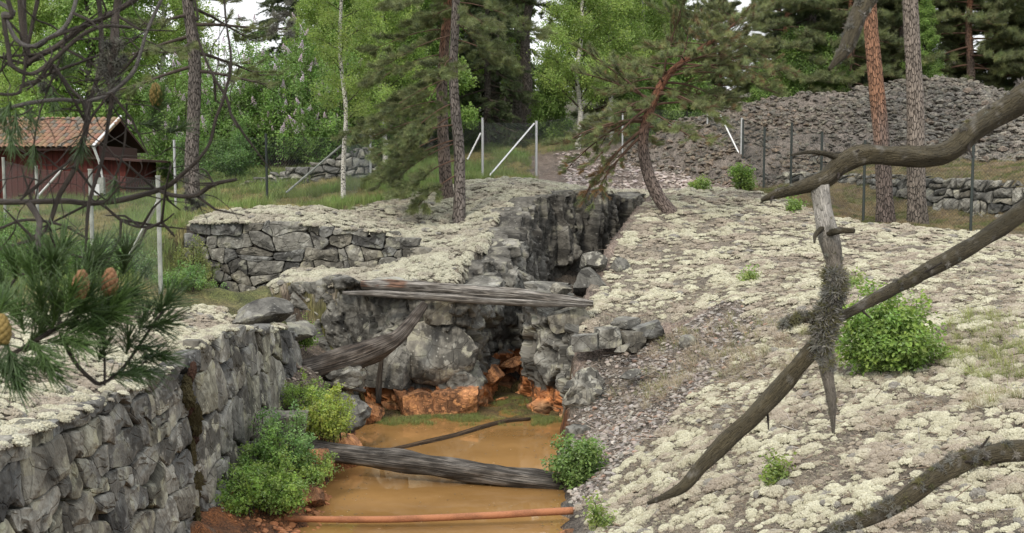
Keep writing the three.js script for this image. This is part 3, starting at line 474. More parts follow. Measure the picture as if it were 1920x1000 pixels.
// ---------------------------------------------------------------- timbers
function timber(name, label, list, n, sides, o, colour, seed) {
  const [p, r] = spline(list, n); const g = tube(p, r, sides, { rough: 0.16, freq: 1.2, ridges: 0.16, seed, ...o });
  paint(g, (x, y, D) => { const a = fbm2(x * 1.5 + seed, D * 1.5 + y * 4); return colour(x, y, D, a); });
  return add(mesh(name, g, M.wood), name, label, 'log');
}
const greyWood = (x, y, D, a) => mix3([0.5, 0.49, 0.47], [0.28, 0.26, 0.235], clamp(0.5 + a * 1.2));
timber('fallen_log', 'long weathered log lying across the gap, split at its left end', [[-2.55, 2.16, 18.62, 0.1], [-1.9, 2.14, 18.5, 0.13], [-0.8, 2.06, 18.45, 0.13], [0.2, 2.0, 18.35, 0.12], [0.9, 1.92, 18.3, 0.11], [1.36, 1.87, 18.3, 0.06]], 60, 20, { flat: 0.8 }, (x, y, D, a) => mix3(greyWood(x, y, D, a), [0.3, 0.15, 0.09], x < -1.8 && y > 2.12 ? smooth(0, 0.25, a + 0.1) * 0.8 : 0), 3);
timber('log_splinter', 'grey split slat lying along the front of the long upper log', [[-2.85, 2.03, 18.4, 0.03], [-2.2, 2.03, 18.35, 0.055], [-1.2, 1.97, 18.27, 0.06], [-0.3, 1.92, 18.22, 0.055], [0.5, 1.88, 18.18, 0.05], [1.25, 1.84, 18.18, 0.025]], 50, 10, { flat: 1.1 }, (x, y, D, a) => mix3([0.58, 0.57, 0.55], [0.35, 0.33, 0.3], clamp(0.5 + a)), 5);
timber('fallen_log', 'dark cracked log spanning the muddy pool above the rusty pole', [[-2.9, 0.42, 14.6, 0.12], [-2.5, 0.33, 14.4, 0.135], [-1.7, 0.27, 14.25, 0.14], [-0.9, 0.2, 14.1, 0.15], [0.0, 0.1, 13.95, 0.145], [0.75, 0.03, 13.85, 0.14]], 70, 22, { flat: 0.9 }, (x, y, D, a) => mix3([0.34, 0.32, 0.3], [0.1, 0.09, 0.08], clamp(0.6 + a * 1.6)), 7);
timber('broken_trunk', 'broad dark broken trunk leaning from the rocks up to the upper log', [[-3.35, 0.92, 17.05, 0.17], [-2.9, 1.02, 17.15, 0.2], [-2.45, 1.14, 17.3, 0.19], [-2.05, 1.29, 17.5, 0.16], [-1.85, 1.4, 17.62, 0.12], [-1.65, 1.62, 17.85, 0.09], [-1.45, 1.88, 18.1, 0.07]], 70, 18, { rough: 0.14, flat: 1, ridges: 0.16 }, (x, y, D, a) => mix3([0.3, 0.27, 0.245], [0.09, 0.07, 0.055], clamp(0.6 + a * 1.4)), 9);
timber('timber_prop', 'short dark prop standing under the broken trunk', [[-2.25, 0.2, 18.2, 0.05], [-2.22, 0.6, 18.15, 0.05], [-2.16, 1.05, 18.05, 0.045]], 12, 8, {}, () => [0.17, 0.15, 0.13], 10);
timber('timber_offcut', 'splintered grey plank end lying on the dark rock by the pool', [[-3.1, 0.75, 17.0, 0.06], [-2.75, 0.72, 17.1, 0.08], [-2.35, 0.58, 17.3, 0.05]], 16, 8, { flat: 0.6 }, greyWood, 12);
timber('sunken_pole', 'thin dark pole lying half sunk in the muddy water', [[-2.5, -0.02, 14.6, 0.04], [-1.9, 0.0, 15.6, 0.045], [-1.0, 0.01, 16.5, 0.045], [-0.2, 0.02, 17.5, 0.04], [0.3, 0.03, 17.75, 0.03]], 30, 8, {}, () => [0.17, 0.11, 0.06], 14);
{ const [p, r] = spline([[-2.6, 0.1, 12.25, 0.035], [-1.5, 0.1, 12.22, 0.038], [-0.4, 0.13, 12.25, 0.04], [0.2, 0.15, 12.3, 0.042], [0.7, 0.16, 12.36, 0.045]], 40);
  const g = tube(p, r, 14, { rough: 0.04, freq: 2 }); add(mesh('rusty_pole', g, std({ map: rep(T.grain, 1.5), color: rgb(0.36, 0.15, 0.07), roughness: 0.85 })), 'rusty_pole', 'straight orange-brown pole just above the water at the near end', 'pole'); }

// ---------------------------------------------------------------- reindeer lichen, grass, litter
function cauliGeo(seed, n, detail) {                     // a cushion as a heap of tiny crisp heads
  const r = rng(seed + 640), parts = [];
  for (let i = 0; i < n; i++) {
    const a = i * 2.39996, q = Math.sqrt((i + 0.5) / n), R = q * (0.95 + 0.2 * n2(a, seed)), y = 0.55 * Math.sqrt(Math.max(0, 1 - q * q)) * lerp(0.75, 1.15, r()), s = lerp(0.1, 0.2, r());
    let g = new THREE.IcosahedronGeometry(s, detail); g.deleteAttribute('uv'); g.deleteAttribute('normal'); g = mergeVertices(g, 1e-4); const p = g.attributes.position, ox = r() * 40;
    for (let k = 0; k < p.count; k++) { const x = p.getX(k), Y = p.getY(k), z = p.getZ(k), f = 1 + 0.38 * n3(x / s * 2.2 + ox, Y / s * 2.2, z / s * 2.2); p.setXYZ(k, x * f + Math.cos(a) * R * 0.9, Y * f * 0.95 + y - 0.08, z * f + Math.sin(a) * R * 0.9); }
    g.computeVertexNormals(); const m = lerp(0.8, 1.15, r()); paint(g, () => [m, m, m * lerp(0.94, 1.02, r())]); parts.push(g);
  }
  return mergeGeometries(parts);
}
const lichenMat = std({ color: rgb(1, 1, 1), roughness: 1, vertexColors: true });
{
  const r = rng(5), fine = [0, 1, 2, 3].map((i) => cauliGeo(i, 120 + i * 12, 2)), coarse = [0, 1, 2, 3].map((i) => cauliGeo(i + 30, 56 + i * 6, 1));
  const items = { near: [[], [], [], []], far: [[], [], [], []] };
  for (const [poly, step0, , ] of [[hillLichen, 0.07], [moundLichen, 0.075], [ledgeLichen, 0.075], [topLichen, 0.05], [rightLedge, 0.11]]) {
    const xs = poly.map((p) => p[0]), ds = poly.map((p) => p[1]), x1 = Math.min(9.8, Math.max(...xs)), d0 = Math.max(6.8, Math.min(...ds));
    for (let D = d0; D < Math.max(...ds);) {
      const st = step0 * (poly === hillLichen ? lerp(0.85, 1.2, smooth(9, 22, D)) : 1);
      for (let x = Math.max(-6.2, Math.min(...xs)); x < x1; x += st) {
        const X = x + (r() - 0.5) * st * 1.5, Z = D + (r() - 0.5) * st * 1.5;
        if (Math.abs(X) > Z * 0.5 + 0.6 || !inPoly(poly, X + 0.1 * n2(X * 2, Z * 2), Z + 0.1 * n2(X * 2, Z * 2 + 9))) continue;
        const patch = fbm2(X * 0.75 + 3, Z * 0.75, 3) + (Z < 14.5 ? 0.6 : 0.45) * n2(X * 2.6, Z * 2.6);
        const hill = poly === hillLichen, bald = hill ? -0.12 + 0.16 * smooth(6, 2.5, X) * smooth(18, 14, Z) : poly === topLichen ? -0.35 : -0.42;
        if (patch < bald && r() > 0.2) continue;
        if (sdPit(X, Z) > 0.16 && poly !== ledgeLichen) continue;
        const y = groundY(X, Z), big = clamp(Math.pow(r(), 2.2) * (0.7 + 1.1 * smooth(-0.1, 0.5, n2(X * 1.3 + 70, Z * 1.3)))), s = st * lerp(0.4, hill ? 1.15 : 1.3, big) * (hill && Z < 14 ? 1.1 : 1.15), n = normalAt(X, Z).lerp(UP, 0.35);
        const a = fbm2(X * 0.6 + 20, Z * 0.6, 3) + 0.5 * n2(X * 1.9, Z * 1.9 + 50), t = r();
        let c = mix3(mix3([0.25, 0.215, 0.175], [0.33, 0.29, 0.235], t), mix3([0.37, 0.355, 0.265], [0.48, 0.47, 0.365], t), smooth(0.4, -0.2, a + 0.25 * (r() - 0.5)));   // from old greyish tan to fresh cream
        if (!hill && poly !== topLichen) c = mix3(c, [0.32, 0.315, 0.26], 0.45);
        const rare = r(); if (rare < 0.03) c = [0.22, 0.21, 0.19];
        items[Z < 14.5 ? 'near' : 'far'][Math.floor(r() * 4)].push({ p: new THREE.Vector3(X, y + s * 0.0, -Z), q: qTo(n, r() * 6.28), s: new THREE.Vector3(s * lerp(0.8, 1.3, r()), s * lerp(0.6, 1.25, r()) * (hill ? (Z > 14 ? 0.85 : 1.15) : 0.9), s * lerp(0.8, 1.3, r())), c: rgb(...c) });
      }
      D += st;
    }
  }
  // cushions hanging over the edges of the walls
  for (let i = 0; i < 1500; i++) {
    const left = i < 950, D = left ? lerp(6.6, 16.2, r()) : 0, x = left ? -3.36 - 0.24 * Math.pow(r(), 0.8) : lerp(-6.1, -2.3, r()), Z = left ? D : 20.84 + 0.2 * Math.pow(r(), 0.8), top = left ? lerp(2.27, 2.13, smooth(6, 10.5, D)) + 0.09 * smooth(10.5, 12.3, D) - 0.4 * smooth(12.6, 16, D) : lerp(3.15, 2.98, smooth(-4.6, -2.4, x));
    if (n2((left ? D : x) * 1.6, 33) < (left ? -0.25 : 0) || (left && D > 11.0 && D < 11.4)) continue;
    const s = lerp(0.03, 0.085, Math.pow(r(), 1.6)), t = r(); items[left && Z < 14.5 ? 'near' : 'far'][i % 4].push({ p: new THREE.Vector3(x, top - 0.02 - 0.03 * r(), -Z), q: qTo(new THREE.Vector3(left ? 0.5 * r() : 0, 1, left ? 0 : 0.5 * r()), r() * 6.28), s: new THREE.Vector3(s, s * lerp(0.6, 1, r()), s), c: rgb(...(r() < 0.7 ? mix3([0.33, 0.315, 0.24], [0.43, 0.42, 0.33], t) : [0.25, 0.23, 0.19])) });
  }
  const crumbs = [[], []];
  for (let i = 0; i < 30000; i++) {                        // crumbs of lichen between the cushions
    const Z = lerp(7, 19, Math.pow(r(), 0.8)), X = lerp(0.6, 9, r()); if (X > Z * 0.5 + 0.4 || !inPoly(hillLichen, X, Z)) continue;
    const s = lerp(0.012, 0.036, Math.pow(r(), 1.8)), t = r(); crumbs[i % 2].push({ p: new THREE.Vector3(X, groundY(X, Z), -Z), q: qTo(UP, r() * 6.28), s: new THREE.Vector3(s, s * lerp(0.8, 1.6, r()), s), c: rgb(...(r() < 0.55 ? mix3([0.33, 0.315, 0.235], [0.43, 0.415, 0.32], t) : mix3([0.22, 0.19, 0.16], [0.33, 0.29, 0.24], t))) });
  }
  const g = new THREE.Group(); g.name = 'reindeer_lichen'; g.userData = { kind: 'stuff', label: 'pale cushions of reindeer lichen covering the hillside and the rocks', category: 'lichen' }; scene.add(g);
  fine.forEach((geo, i) => { scatter('lichen_cushions', geo, lichenMat, items.near[i], g).userData.kind = 'stuff'; scatter('lichen_cushions', coarse[i], lichenMat, items.far[i], g).userData.kind = 'stuff'; });
  crumbs.forEach((l, i) => (scatter('lichen_crumbs', cauliGeo(60 + i, 12, 1), lichenMat, l, g).userData.kind = 'stuff'));
  console.log('lichen', items.near.map((a) => a.length).join(), items.far.map((a) => a.length).join());
}
function bladesGeo(seed, n, h, spread, w, bend = 0.5) {   // a tuft of bent blades
  const r = rng(seed + 70), pos = [], idx = [];
  for (let i = 0; i < n; i++) {
    const a = r() * 6.28, R = spread * Math.sqrt(r()), x = Math.cos(a) * R, z = Math.sin(a) * R, H = h * lerp(0.45, 1, r()), az = a + (r() - 0.5) * 1.6, lean = bend * lerp(0.2, 1, r()) * H, px = -Math.sin(az) * w / 2, pz = Math.cos(az) * w / 2, o = pos.length / 3;
    for (const t of [0, 0.5]) { const k = lean * t * t, ww = 1 - t * 0.35; pos.push(x + Math.cos(az) * k - px * ww, H * t, z + Math.sin(az) * k - pz * ww, x + Math.cos(az) * k + px * ww, H * t, z + Math.sin(az) * k + pz * ww); }
    pos.push(x + Math.cos(az) * lean, H * (1 - 0.25 * bend), z + Math.sin(az) * lean); idx.push(o, o + 1, o + 2, o + 1, o + 3, o + 2, o + 2, o + 3, o + 4);
  }
  const g = new THREE.BufferGeometry(); g.setAttribute('position', new THREE.Float32BufferAttribute(pos, 3)); g.setIndex(idx); g.computeVertexNormals(); return g;
}
const grassMat = new THREE.MeshPhysicalMaterial({ color: rgb(1, 1, 1), roughness: 0.8, transmission: 0.25, thickness: 0, side: THREE.DoubleSide });
function stuffGroup(name, label, category) { const g = new THREE.Group(); g.name = numbered(name); g.userData = { kind: 'stuff', label, category }; scene.add(g); return g; }
{
  const r = rng(8), tall = bladesGeo(1, 16, 0.28, 0.09, 0.006), short = bladesGeo(2, 18, 0.12, 0.1, 0.006), items = [], low = [], dry = [];
  for (let i = 0; i < 52000; i++) {                        // terrace and the ground behind
    const D = lerp(17, 46, Math.pow(r(), 0.75)), x = lerp(-0.5 * D - 1, Math.min(0.5 * D, 3), r()), k = cover(x, D, 0); if (k !== 'grass') continue;
    if (x > -5.4 && D < 21.2) continue;
    const y = groundY(x, D), t = fbm2(x * 0.35, D * 0.35, 3), lush = x < -5.8 && D < 22 ? 0.4 : 0;
    (t + lush > -0.05 ? items : low).push({ p: new THREE.Vector3(x, y - 0.01, -D), q: qTo(UP, r() * 6.28), s: lerp(0.6, 1.4, r()), c: t + lush > -0.05 ? vary(t > 0.25 ? [0.19, 0.31, 0.07] : [0.2, 0.26, 0.075], r, 0.3) : vary([0.34, 0.3, 0.13], r, 0.3) });
  }
  for (let i = 0; i < 26000; i++) {                         // garden strip before the far right wall
    const D = lerp(22, 31, r()), x = lerp(6.2, 0.5 * D, r()); if (cover(x, D, 0) !== 'garden') continue; const t = n2(x, D);
    if (r() < 0.45) low.push({ p: new THREE.Vector3(x, groundY(x, D) - 0.01, -D), q: qTo(UP, r() * 6.28), s: lerp(0.4, 0.9, r()), c: vary(t > 0.2 ? [0.15, 0.17, 0.05] : [0.3, 0.24, 0.13], r, 0.3) });
  }
  const g = stuffGroup('grass', 'green and straw coloured grass on the terrace behind the wall', 'grass');
  scatter('grass_blades', tall, grassMat, items, g).userData.kind = 'stuff'; scatter('grass_blades', short, grassMat, low, g).userData.kind = 'stuff';
  const clumps = [[-3.42, 11.3, 0.12], [6.2, 12.9, 0.5], [5.2, 11.6, 0.35], [4.7, 10.6, 0.3], [3.9, 14.3, 0.5], [4.3, 15.6, 0.4], [2.2, 15.6, 0.4], [3.2, 14.9, 0.5], [1.9, 16.4, 0.5], [2.6, 16.2, 0.55], [2.9, 15.6, 0.6], [3.0, 16.8, 0.6], [2.5, 17.3, 0.4], [3.4, 16.2, 0.6], [5.6, 13.4, 0.5], [5.3, 12.7, 0.4], [5.7, 12.2, 0.5], [6.0, 14.2, 0.5], [3.5, 15.4, 0.6]];
  for (const [cx, cD, s] of clumps) for (let i = 0; i < 44; i++) { const x = cx + (r() - 0.5) * s * 1.6, D = cD + (r() - 0.5) * s * 1.6; dry.push({ p: new THREE.Vector3(x, groundY(x, D), -D), q: qTo(new THREE.Vector3(-0.5 + r() * 0.3, 1, r() * 0.4), r() * 6.28), s: lerp(0.5, 1.1, r()), c: cx > 5 ? vary([0.24, 0.27, 0.08], r, 0.3) : vary(r() < 0.25 ? [0.2, 0.22, 0.06] : [0.4, 0.34, 0.24], r, 0.25) }); }
  for (let i = 0; i < 2600; i++) { const x = lerp(0.8, 7, r()), D = lerp(8, 19, r()); if (Math.abs(x) > D * 0.5 || !inPoly(hillLichen, x, D) || fbm2(x * 0.75 + 3, D * 0.75, 3) > -0.02) continue; dry.push({ p: new THREE.Vector3(x, groundY(x, D), -D), q: qTo(new THREE.Vector3(-0.7, 1, 0.3), r() * 6.28), s: lerp(0.3, 0.6, r()), c: vary([0.38, 0.31, 0.23], r, 0.25) }); }
  const d = stuffGroup('dry_grass', 'dry straw coloured grass tufts on the lichen hill', 'grass'); scatter('grass_blades', bladesGeo(5, 20, 0.2, 0.05, 0.004, 0.9), grassMat, dry, d).userData.kind = 'stuff';
  const wet = [];
  for (let i = 0; i < 2600; i++) { const x = lerp(-2.3, 0.85, r()), D = lerp(17.3, x > -0.5 && x < 0.3 ? 19.6 : 18.2, Math.pow(r(), 0.8)); if (n2(x * 1.2, D * 1.5) < -0.3 + 0.3 * r()) continue; wet.push({ p: new THREE.Vector3(x, 0, -D), q: qTo(UP, r() * 6.28), s: lerp(0.3, 0.8, r()), c: vary([0.19, 0.23, 0.06], r, 0.3) }); }
  const w = stuffGroup('water_weeds', 'low green weeds along the far shallow end of the pool', 'weeds'); scatter('grass_blades', bladesGeo(6, 14, 0.14, 0.06, 0.004, 0.7), grassMat, wet, w).userData.kind = 'stuff';
}
// small stones and sticks of the scree, twigs and needles in the lichen
{
  const r = rng(15), chips = [0, 1, 2].map((i) => rockGeo(300 + i, { detail: 1, cuts: 7, size: [1, 0.45, 0.75], crease: 0.3 })), lists = [[], [], []], sticks = [];
  for (let i = 0; i < 10000; i++) { const x = lerp(0.7, 4.0, r()), D = lerp(12.4, 17.9, r()); if (!inPoly(scree, x + 0.15 * n2(x * 2, D * 2), D)) continue; const s = 0.012 + 0.05 * Math.pow(r(), 3.5); lists[i % 3].push({ p: new THREE.Vector3(x, groundY(x, D) + s * 0.2, -D), q: qTo(new THREE.Vector3(r() - 0.8, 1.2, r() - 0.5), r() * 6.28), s, c: r() < 0.015 ? rgb(0.5, 0.47, 0.43) : r() < 0.05 ? rgb(0.3, 0.2, 0.15) : vary([0.27, 0.245, 0.22], r, 0.35) }); }
  for (let i = 0; i < 5200; i++) { const x = lerp(1.5, 9, r()), D = lerp(28.5, 37, r()); if (cover(x, D, 0) !== 'gravel') continue; const s = 0.02 + 0.09 * Math.pow(r(), 3); lists[i % 3].push({ p: new THREE.Vector3(x, groundY(x, D) + s * 0.2, -D), q: qTo(new THREE.Vector3(r() - 0.5, 1.2, r() - 0.5), r() * 6.28), s, c: vary([0.36, 0.31, 0.28], r, 0.3) }); }
  for (let i = 0; i < 1500; i++) { const D = lerp(11.5, 18, r()), x = lerp(-3.3, shoreLeft(D) + 0.1, r()); const y = groundY(x, D); const s = 0.012 + 0.05 * Math.pow(r(), 3); lists[i % 3].push({ p: new THREE.Vector3(x, y + s * 0.2, -D), q: qTo(new THREE.Vector3(r() - 0.2, 1.2, r() - 0.5), r() * 6.28), s, c: y < 0.4 ? vary([0.33, 0.14, 0.06], r, 0.3) : vary([0.25, 0.21, 0.17], r, 0.3) }); }
  for (let i = 0; i < 2600; i++) { const t = r(), x = t < 0.55 ? lerp(0.9, 7.5, r()) : lerp(0.8, 3.4, r()), D = t < 0.55 ? lerp(8, 22, r()) : lerp(13.6, 17.6, r()); if (Math.abs(x) > D * 0.5 || cover(x, D, 0) === 'pit') continue; const L = lerp(0.04, 0.2, Math.pow(r(), 2)); sticks.push({ p: new THREE.Vector3(x, groundY(x, D) + 0.02, -D), q: qTo(new THREE.Vector3(r() - 0.5, (r() - 0.5) * 0.25, r() - 0.5), 0), s: new THREE.Vector3(0.8, L, 0.8), c: vary(r() < 0.4 ? [0.34, 0.31, 0.28] : [0.2, 0.15, 0.11], r, 0.3) }); }
  const bits = []; for (let i = 0; i < 420; i++) { const D = lerp(11.5, 17.6, r()), edge = r() < 0.6, x = edge ? (r() < 0.5 ? shoreLeft(D) + 0.35 * Math.pow(r(), 2) : 0.6 - 0.3 * Math.pow(r(), 2)) : lerp(-2.1, 0.5, r()); bits.push({ p: new THREE.Vector3(x, 0.004, -D), q: qTo(new THREE.Vector3((r() - 0.5) * 0.1, 1, (r() - 0.5) * 0.1), r() * 6.28), s: new THREE.Vector3(lerp(0.008, 0.03, Math.pow(r(), 2)), 0.006, lerp(0.005, 0.014, r())), c: vary(r() < 0.5 ? [0.3, 0.2, 0.1] : [0.16, 0.12, 0.07], r, 0.3) }); }
  const fd = stuffGroup('floating_debris', 'bits of bark and leaf floating on the muddy water', 'debris'); scatter('bark_bits', chips[0], std({ color: rgb(1, 1, 1) }), bits, fd).userData.kind = 'stuff';
  const g = stuffGroup('gravel', 'loose stone chips of the scree and the gravel slope', 'gravel'); lists.forEach((l, i) => scatter('stone_chips', chips[i], std({ color: rgb(1, 1, 1) }), l, g).userData.kind = 'stuff');
  const s = stuffGroup('forest_litter', 'small dead sticks scattered over the hill and the scree', 'sticks'); scatter('sticks', tube([new THREE.Vector3(0, -1, 0), new THREE.Vector3(0.15, 0, 0.06), new THREE.Vector3(0, 1, 0)].map((v) => new THREE.Vector3(v.x * 0.03, v.y, v.z * 0.1)), [0.006, 0.005, 0.003], 5), std({ color: rgb(1, 1, 1) }), sticks, s).userData.kind = 'stuff';
}

// ---------------------------------------------------------------- trees and shrubs
function needleTuft(seed, n, len, w, twig, open) {        // needles round a short shoot along +y
  const r = rng(seed + 200), pos = [], a = new THREE.Vector3(), d = new THREE.Vector3(), s = new THREE.Vector3();
  for (let i = 0; i < n; i++) {
    const az = r() * 6.28, el = lerp(open[0], open[1], r()), L = len * lerp(0.7, 1.1, r()); a.set(0, twig * r(), 0); d.set(Math.cos(az) * Math.sin(el), Math.cos(el), Math.sin(az) * Math.sin(el)); s.set(-Math.sin(az), (r() - 0.5), Math.cos(az)).normalize().multiplyScalar(w / 2);
    pos.push(a.x - s.x, a.y - s.y, a.z - s.z, a.x + s.x, a.y + s.y, a.z + s.z, a.x + d.x * L, a.y + d.y * L, a.z + d.z * L);
  }
  const g = new THREE.BufferGeometry(); g.setAttribute('position', new THREE.Float32BufferAttribute(pos, 3)); g.computeVertexNormals(); return g;
}
function leafSpray(seed, n, size, R, flat = 1, hang = 0) { // leaves spread through a small volume, each folded along its midrib
  const r = rng(seed + 260), pos = [], q = new THREE.Quaternion(), v = new THREE.Vector3();
  for (let i = 0; i < n; i++) {
    const c = new THREE.Vector3(r() * 2 - 1, r() * 2 - 1, r() * 2 - 1); if (c.length() > 1) c.normalize().multiplyScalar(r()); c.multiplyScalar(R); c.y = c.y * flat - hang * r() * R;
    q.setFromEuler(new THREE.Euler((r() - 0.5) * 2.2 + hang * 0.9, r() * 6.28, (r() - 0.5) * 1.6)); const s = size * lerp(0.65, 1.15, r()), f = 0.16;
    const P = [[0, 0, 0], [0.32, f, 0.42], [0, 0, 1], [-0.32, f, 0.42], [0, 0, 0.42]].map(([x, y, z]) => v.set(x * s, y * s, z * s).applyQuaternion(q).add(c).toArray());
    for (const k of [0, 1, 4, 1, 2, 4, 2, 3, 4, 3, 0, 4]) pos.push(...P[k]);
  }
  const g = new THREE.BufferGeometry(); g.setAttribute('position', new THREE.Float32BufferAttribute(pos, 3)); g.computeVertexNormals(); return g;
}
const G = {
  pine: [0, 1].map((i) => needleTuft(i, 80, 0.11, 0.009, 0.2, [0.35, 1.4])), spruce: [0, 1].map((i) => needleTuft(i + 4, 80, 0.065, 0.012, 0.3, [0.6, 1.4])),
  birch: [0, 1].map((i) => leafSpray(i, 30, 0.065, 0.25, 1, 0.8)), leaf: [0, 1].map((i) => leafSpray(i + 5, 26, 0.085, 0.24)), fine: [0, 1].map((i) => leafSpray(i + 8, 22, 0.045, 0.1)), bilberry: [0, 1].map((i) => leafSpray(i + 11, 18, 0.042, 0.085)), bush: [0, 1].map((i) => leafSpray(i + 14, 18, 0.06, 0.11)),
};
const white = rgb(1, 1, 1), needleMat = leafMat([1, 1, 1], 0.35), leafyMat = leafMat([1, 1, 1], 0.5);
// skeleton: trunk, limbs, side shoots; tips carry the foliage
function grow(seed, o) {
  const r = rng(seed), H = o.height, trunk = o.trunk ?? Array.from({ length: 14 }, (_, i) => { const t = i / 13; return new THREE.Vector3((o.lean?.[0] ?? 0) * H * t + (o.wob ?? 0.05) * n2(t * 3, seed) * H * 0.3, H * t - (i ? 0 : 0.25), (o.lean?.[1] ?? 0) * H * t + (o.wob ?? 0.05) * n2(t * 3, seed + 9) * H * 0.3); });
  const curve = new THREE.CatmullRomCurve3(trunk), nT = 24, tp = Array.from({ length: nT + 1 }, (_, i) => curve.getPoint(i / nT)), rad = (t) => o.r0 * (Math.pow(1 - t, 0.8) * 0.95 + 0.05) * (1 + 0.35 * Math.exp(-t * H * 5));
  const trunkGeo = tube(tp, tp.map((_, i) => rad(i / nT)), o.sides ?? 10, { rough: 0.07, freq: 1.5, seed }); paint(trunkGeo, (x, y) => o.bark(clamp(y / H), fbm2(x * 3 + seed, y * 3)));
  const limbs = [], tips = [];
  const shoot = (p0, dir, L, r1, n, k, subs, level) => {
    const pts = [p0.clone()], d = dir.clone().normalize(); const st = L / n;
    for (let i = 0; i < n; i++) { d.y += k(i / n) / n; d.x += (r() - 0.5) * (o.crook ?? 0.35) / Math.sqrt(n); d.z += (r() - 0.5) * (o.crook ?? 0.35) / Math.sqrt(n); d.normalize(); pts.push(pts[i].clone().addScaledVector(d, st)); }
    if (level < 2 || o.fineTwigs) limbs.push(tube(pts, pts.map((_, i) => r1 * (1 - 0.8 * i / n)), level ? 3 : 5, { cap: false }));
    const along = (t) => { const f = clamp(t) * n, i = Math.min(n - 1, Math.floor(f)); return [pts[i].clone().lerp(pts[i + 1], f - i), pts[i + 1].clone().sub(pts[i]).normalize()]; };
    if (level < (o.levels ?? 2) - 1) for (let s = 0; s < subs; s++) {
      const t = lerp(o.subFrom ?? 0.25, 1, (s + r()) / subs), [p, d0] = along(t), side = (s % 2 ? 1 : -1) * lerp(0.5, 1.1, r()), d1 = d0.clone().applyAxisAngle(UP, side); d1.y += (r() - 0.5) * 0.5 + (o.subLift ?? 0);
      shoot(p, d1, L * (o.subLen ?? 0.38) * lerp(0.6, 1.2, r()) * (1.15 - 0.7 * t), r1 * 0.4, 4, o.subDroop ?? (() => 0), Math.max(2, Math.round(subs * 0.6)), level + 1);
    }
    const m = level === (o.levels ?? 2) - 1 ? o.tips : Math.max(1, Math.round(o.tips * 0.4));
    for (let s = 0; s < m; s++) { if (r() < (o.bare ?? 0)) continue; const t = level ? lerp(0.2, 1.02, (s + r()) / m) : lerp(0.75, 1, r()), [p, d0] = along(t), j = o.spread ?? 0.05; p.x += (r() - 0.5) * j; p.y += (r() - 0.5) * j; p.z += (r() - 0.5) * j; const dd = d0.clone(); dd.x += (r() - 0.5) * 0.9; dd.z += (r() - 0.5) * 0.9; dd.y += (o.tipLift ?? 0.4) + (r() - 0.5) * 0.5; tips.push([p, dd.normalize(), r()]); }
  };
  for (let i = 0; i < o.limbs; i++) {
    const f = (i + r() * 0.8) / o.limbs, t = lerp(o.from, 0.98, f), p = curve.getPoint(t), az = i * 2.4 + r() * 0.9, el = o.angle(f) + (r() - 0.5) * 0.3; if (o.skip && o.skip(f, az)) continue;
    shoot(p, new THREE.Vector3(Math.cos(az) * Math.cos(el), Math.sin(el), Math.sin(az) * Math.cos(el)), o.limbLen(f) * lerp(0.65, 1.15, r()), rad(t) * (o.limbR ?? 0.34), 6, o.droop, o.subs, 0);
  }
  for (const [t, x, y, z, L] of o.extra ?? []) shoot(curve.getPoint(t), new THREE.Vector3(x, y, z), L, rad(t) * Math.min(0.4, (o.limbR ?? 0.34) * 1.15), 7, o.droop, o.subs + 2, 0);
  return { trunkGeo, limbGeo: mergeGeometries(limbs), tips };
}
const pineBark = (t, a) => mix3(mix3([0.27, 0.235, 0.21], [0.36, 0.31, 0.28], clamp(0.5 + a)), [0.5, 0.25, 0.13], smooth(0.34, 0.6, t + 0.12 * a));
const greyBark = (t, a) => mix3([0.22, 0.2, 0.185], [0.34, 0.31, 0.29], clamp(0.5 + a));
const redBark = (t, a) => mix3(mix3([0.24, 0.2, 0.18], [0.32, 0.26, 0.22], clamp(0.5 + a)), [0.4, 0.2, 0.12], smooth(0.18, 0.4, t + 0.15 * a));
const SPECIES = {
  pine: { leaf: G.pine, mat: needleMat, twig: M.redTwig, bark: 'bark', colour: [0.165, 0.2, 0.07] }, spruce: { leaf: G.spruce, mat: needleMat, twig: M.twig, bark: 'bark', colour: [0.1, 0.14, 0.055] },
  birch: { leaf: G.birch, mat: leafyMat, twig: M.twig, bark: 'birch', colour: [0.3, 0.43, 0.085] }, broadleaf: { leaf: G.leaf, mat: leafyMat, twig: M.twig, bark: 'bark', colour: [0.25, 0.4, 0.075] },
};
function tree(name, label, kind, x, D, o, seed, group) {
  const sp = SPECIES[kind], s = grow(seed, o), r = rng(seed + 3), t = thing(name, label, 'tree', x, o.trunk ? 0 : groundY(x, D) - 0.05, D, group), c = o.colour ?? sp.colour;
  if (o.trunk) t.position.set(0, 0, 0);
  mesh('trunk', s.trunkGeo, M[sp.bark], t); mesh('branches', s.limbGeo, o.twig ?? sp.twig, t).userData.kind = 'stuff';
  const sets = [[], []]; s.tips.forEach(([p, d, k], i) => sets[i % 2].push({ p, q: qTo(d, k * 6.28), s: (o.leafScale ?? 1) * lerp(0.75, 1.25, r()), c: o.tint && o.tint(p, k) ? vary(o.tint(p, k), r, 0.3) : vary(c, r, o.vary ?? 0.32, 0.1) }));
  sets.forEach((l, i) => { if (l.length) scatter('crown', sp.leaf[i], sp.mat, l, t).userData.kind = 'stuff'; });
  return t;
}
function again(src, x, D, k, turn, label) { const c = src.clone(); c.name = numbered(src.name.replace(/_\d+$/, '')); c.userData = { ...src.userData, label: label ?? src.userData.label }; c.position.set(x, groundY(x, D) - 0.1, -D); c.scale.set(k * 1.0, k, k); c.rotation.y = turn; scene.add(c); return c; }

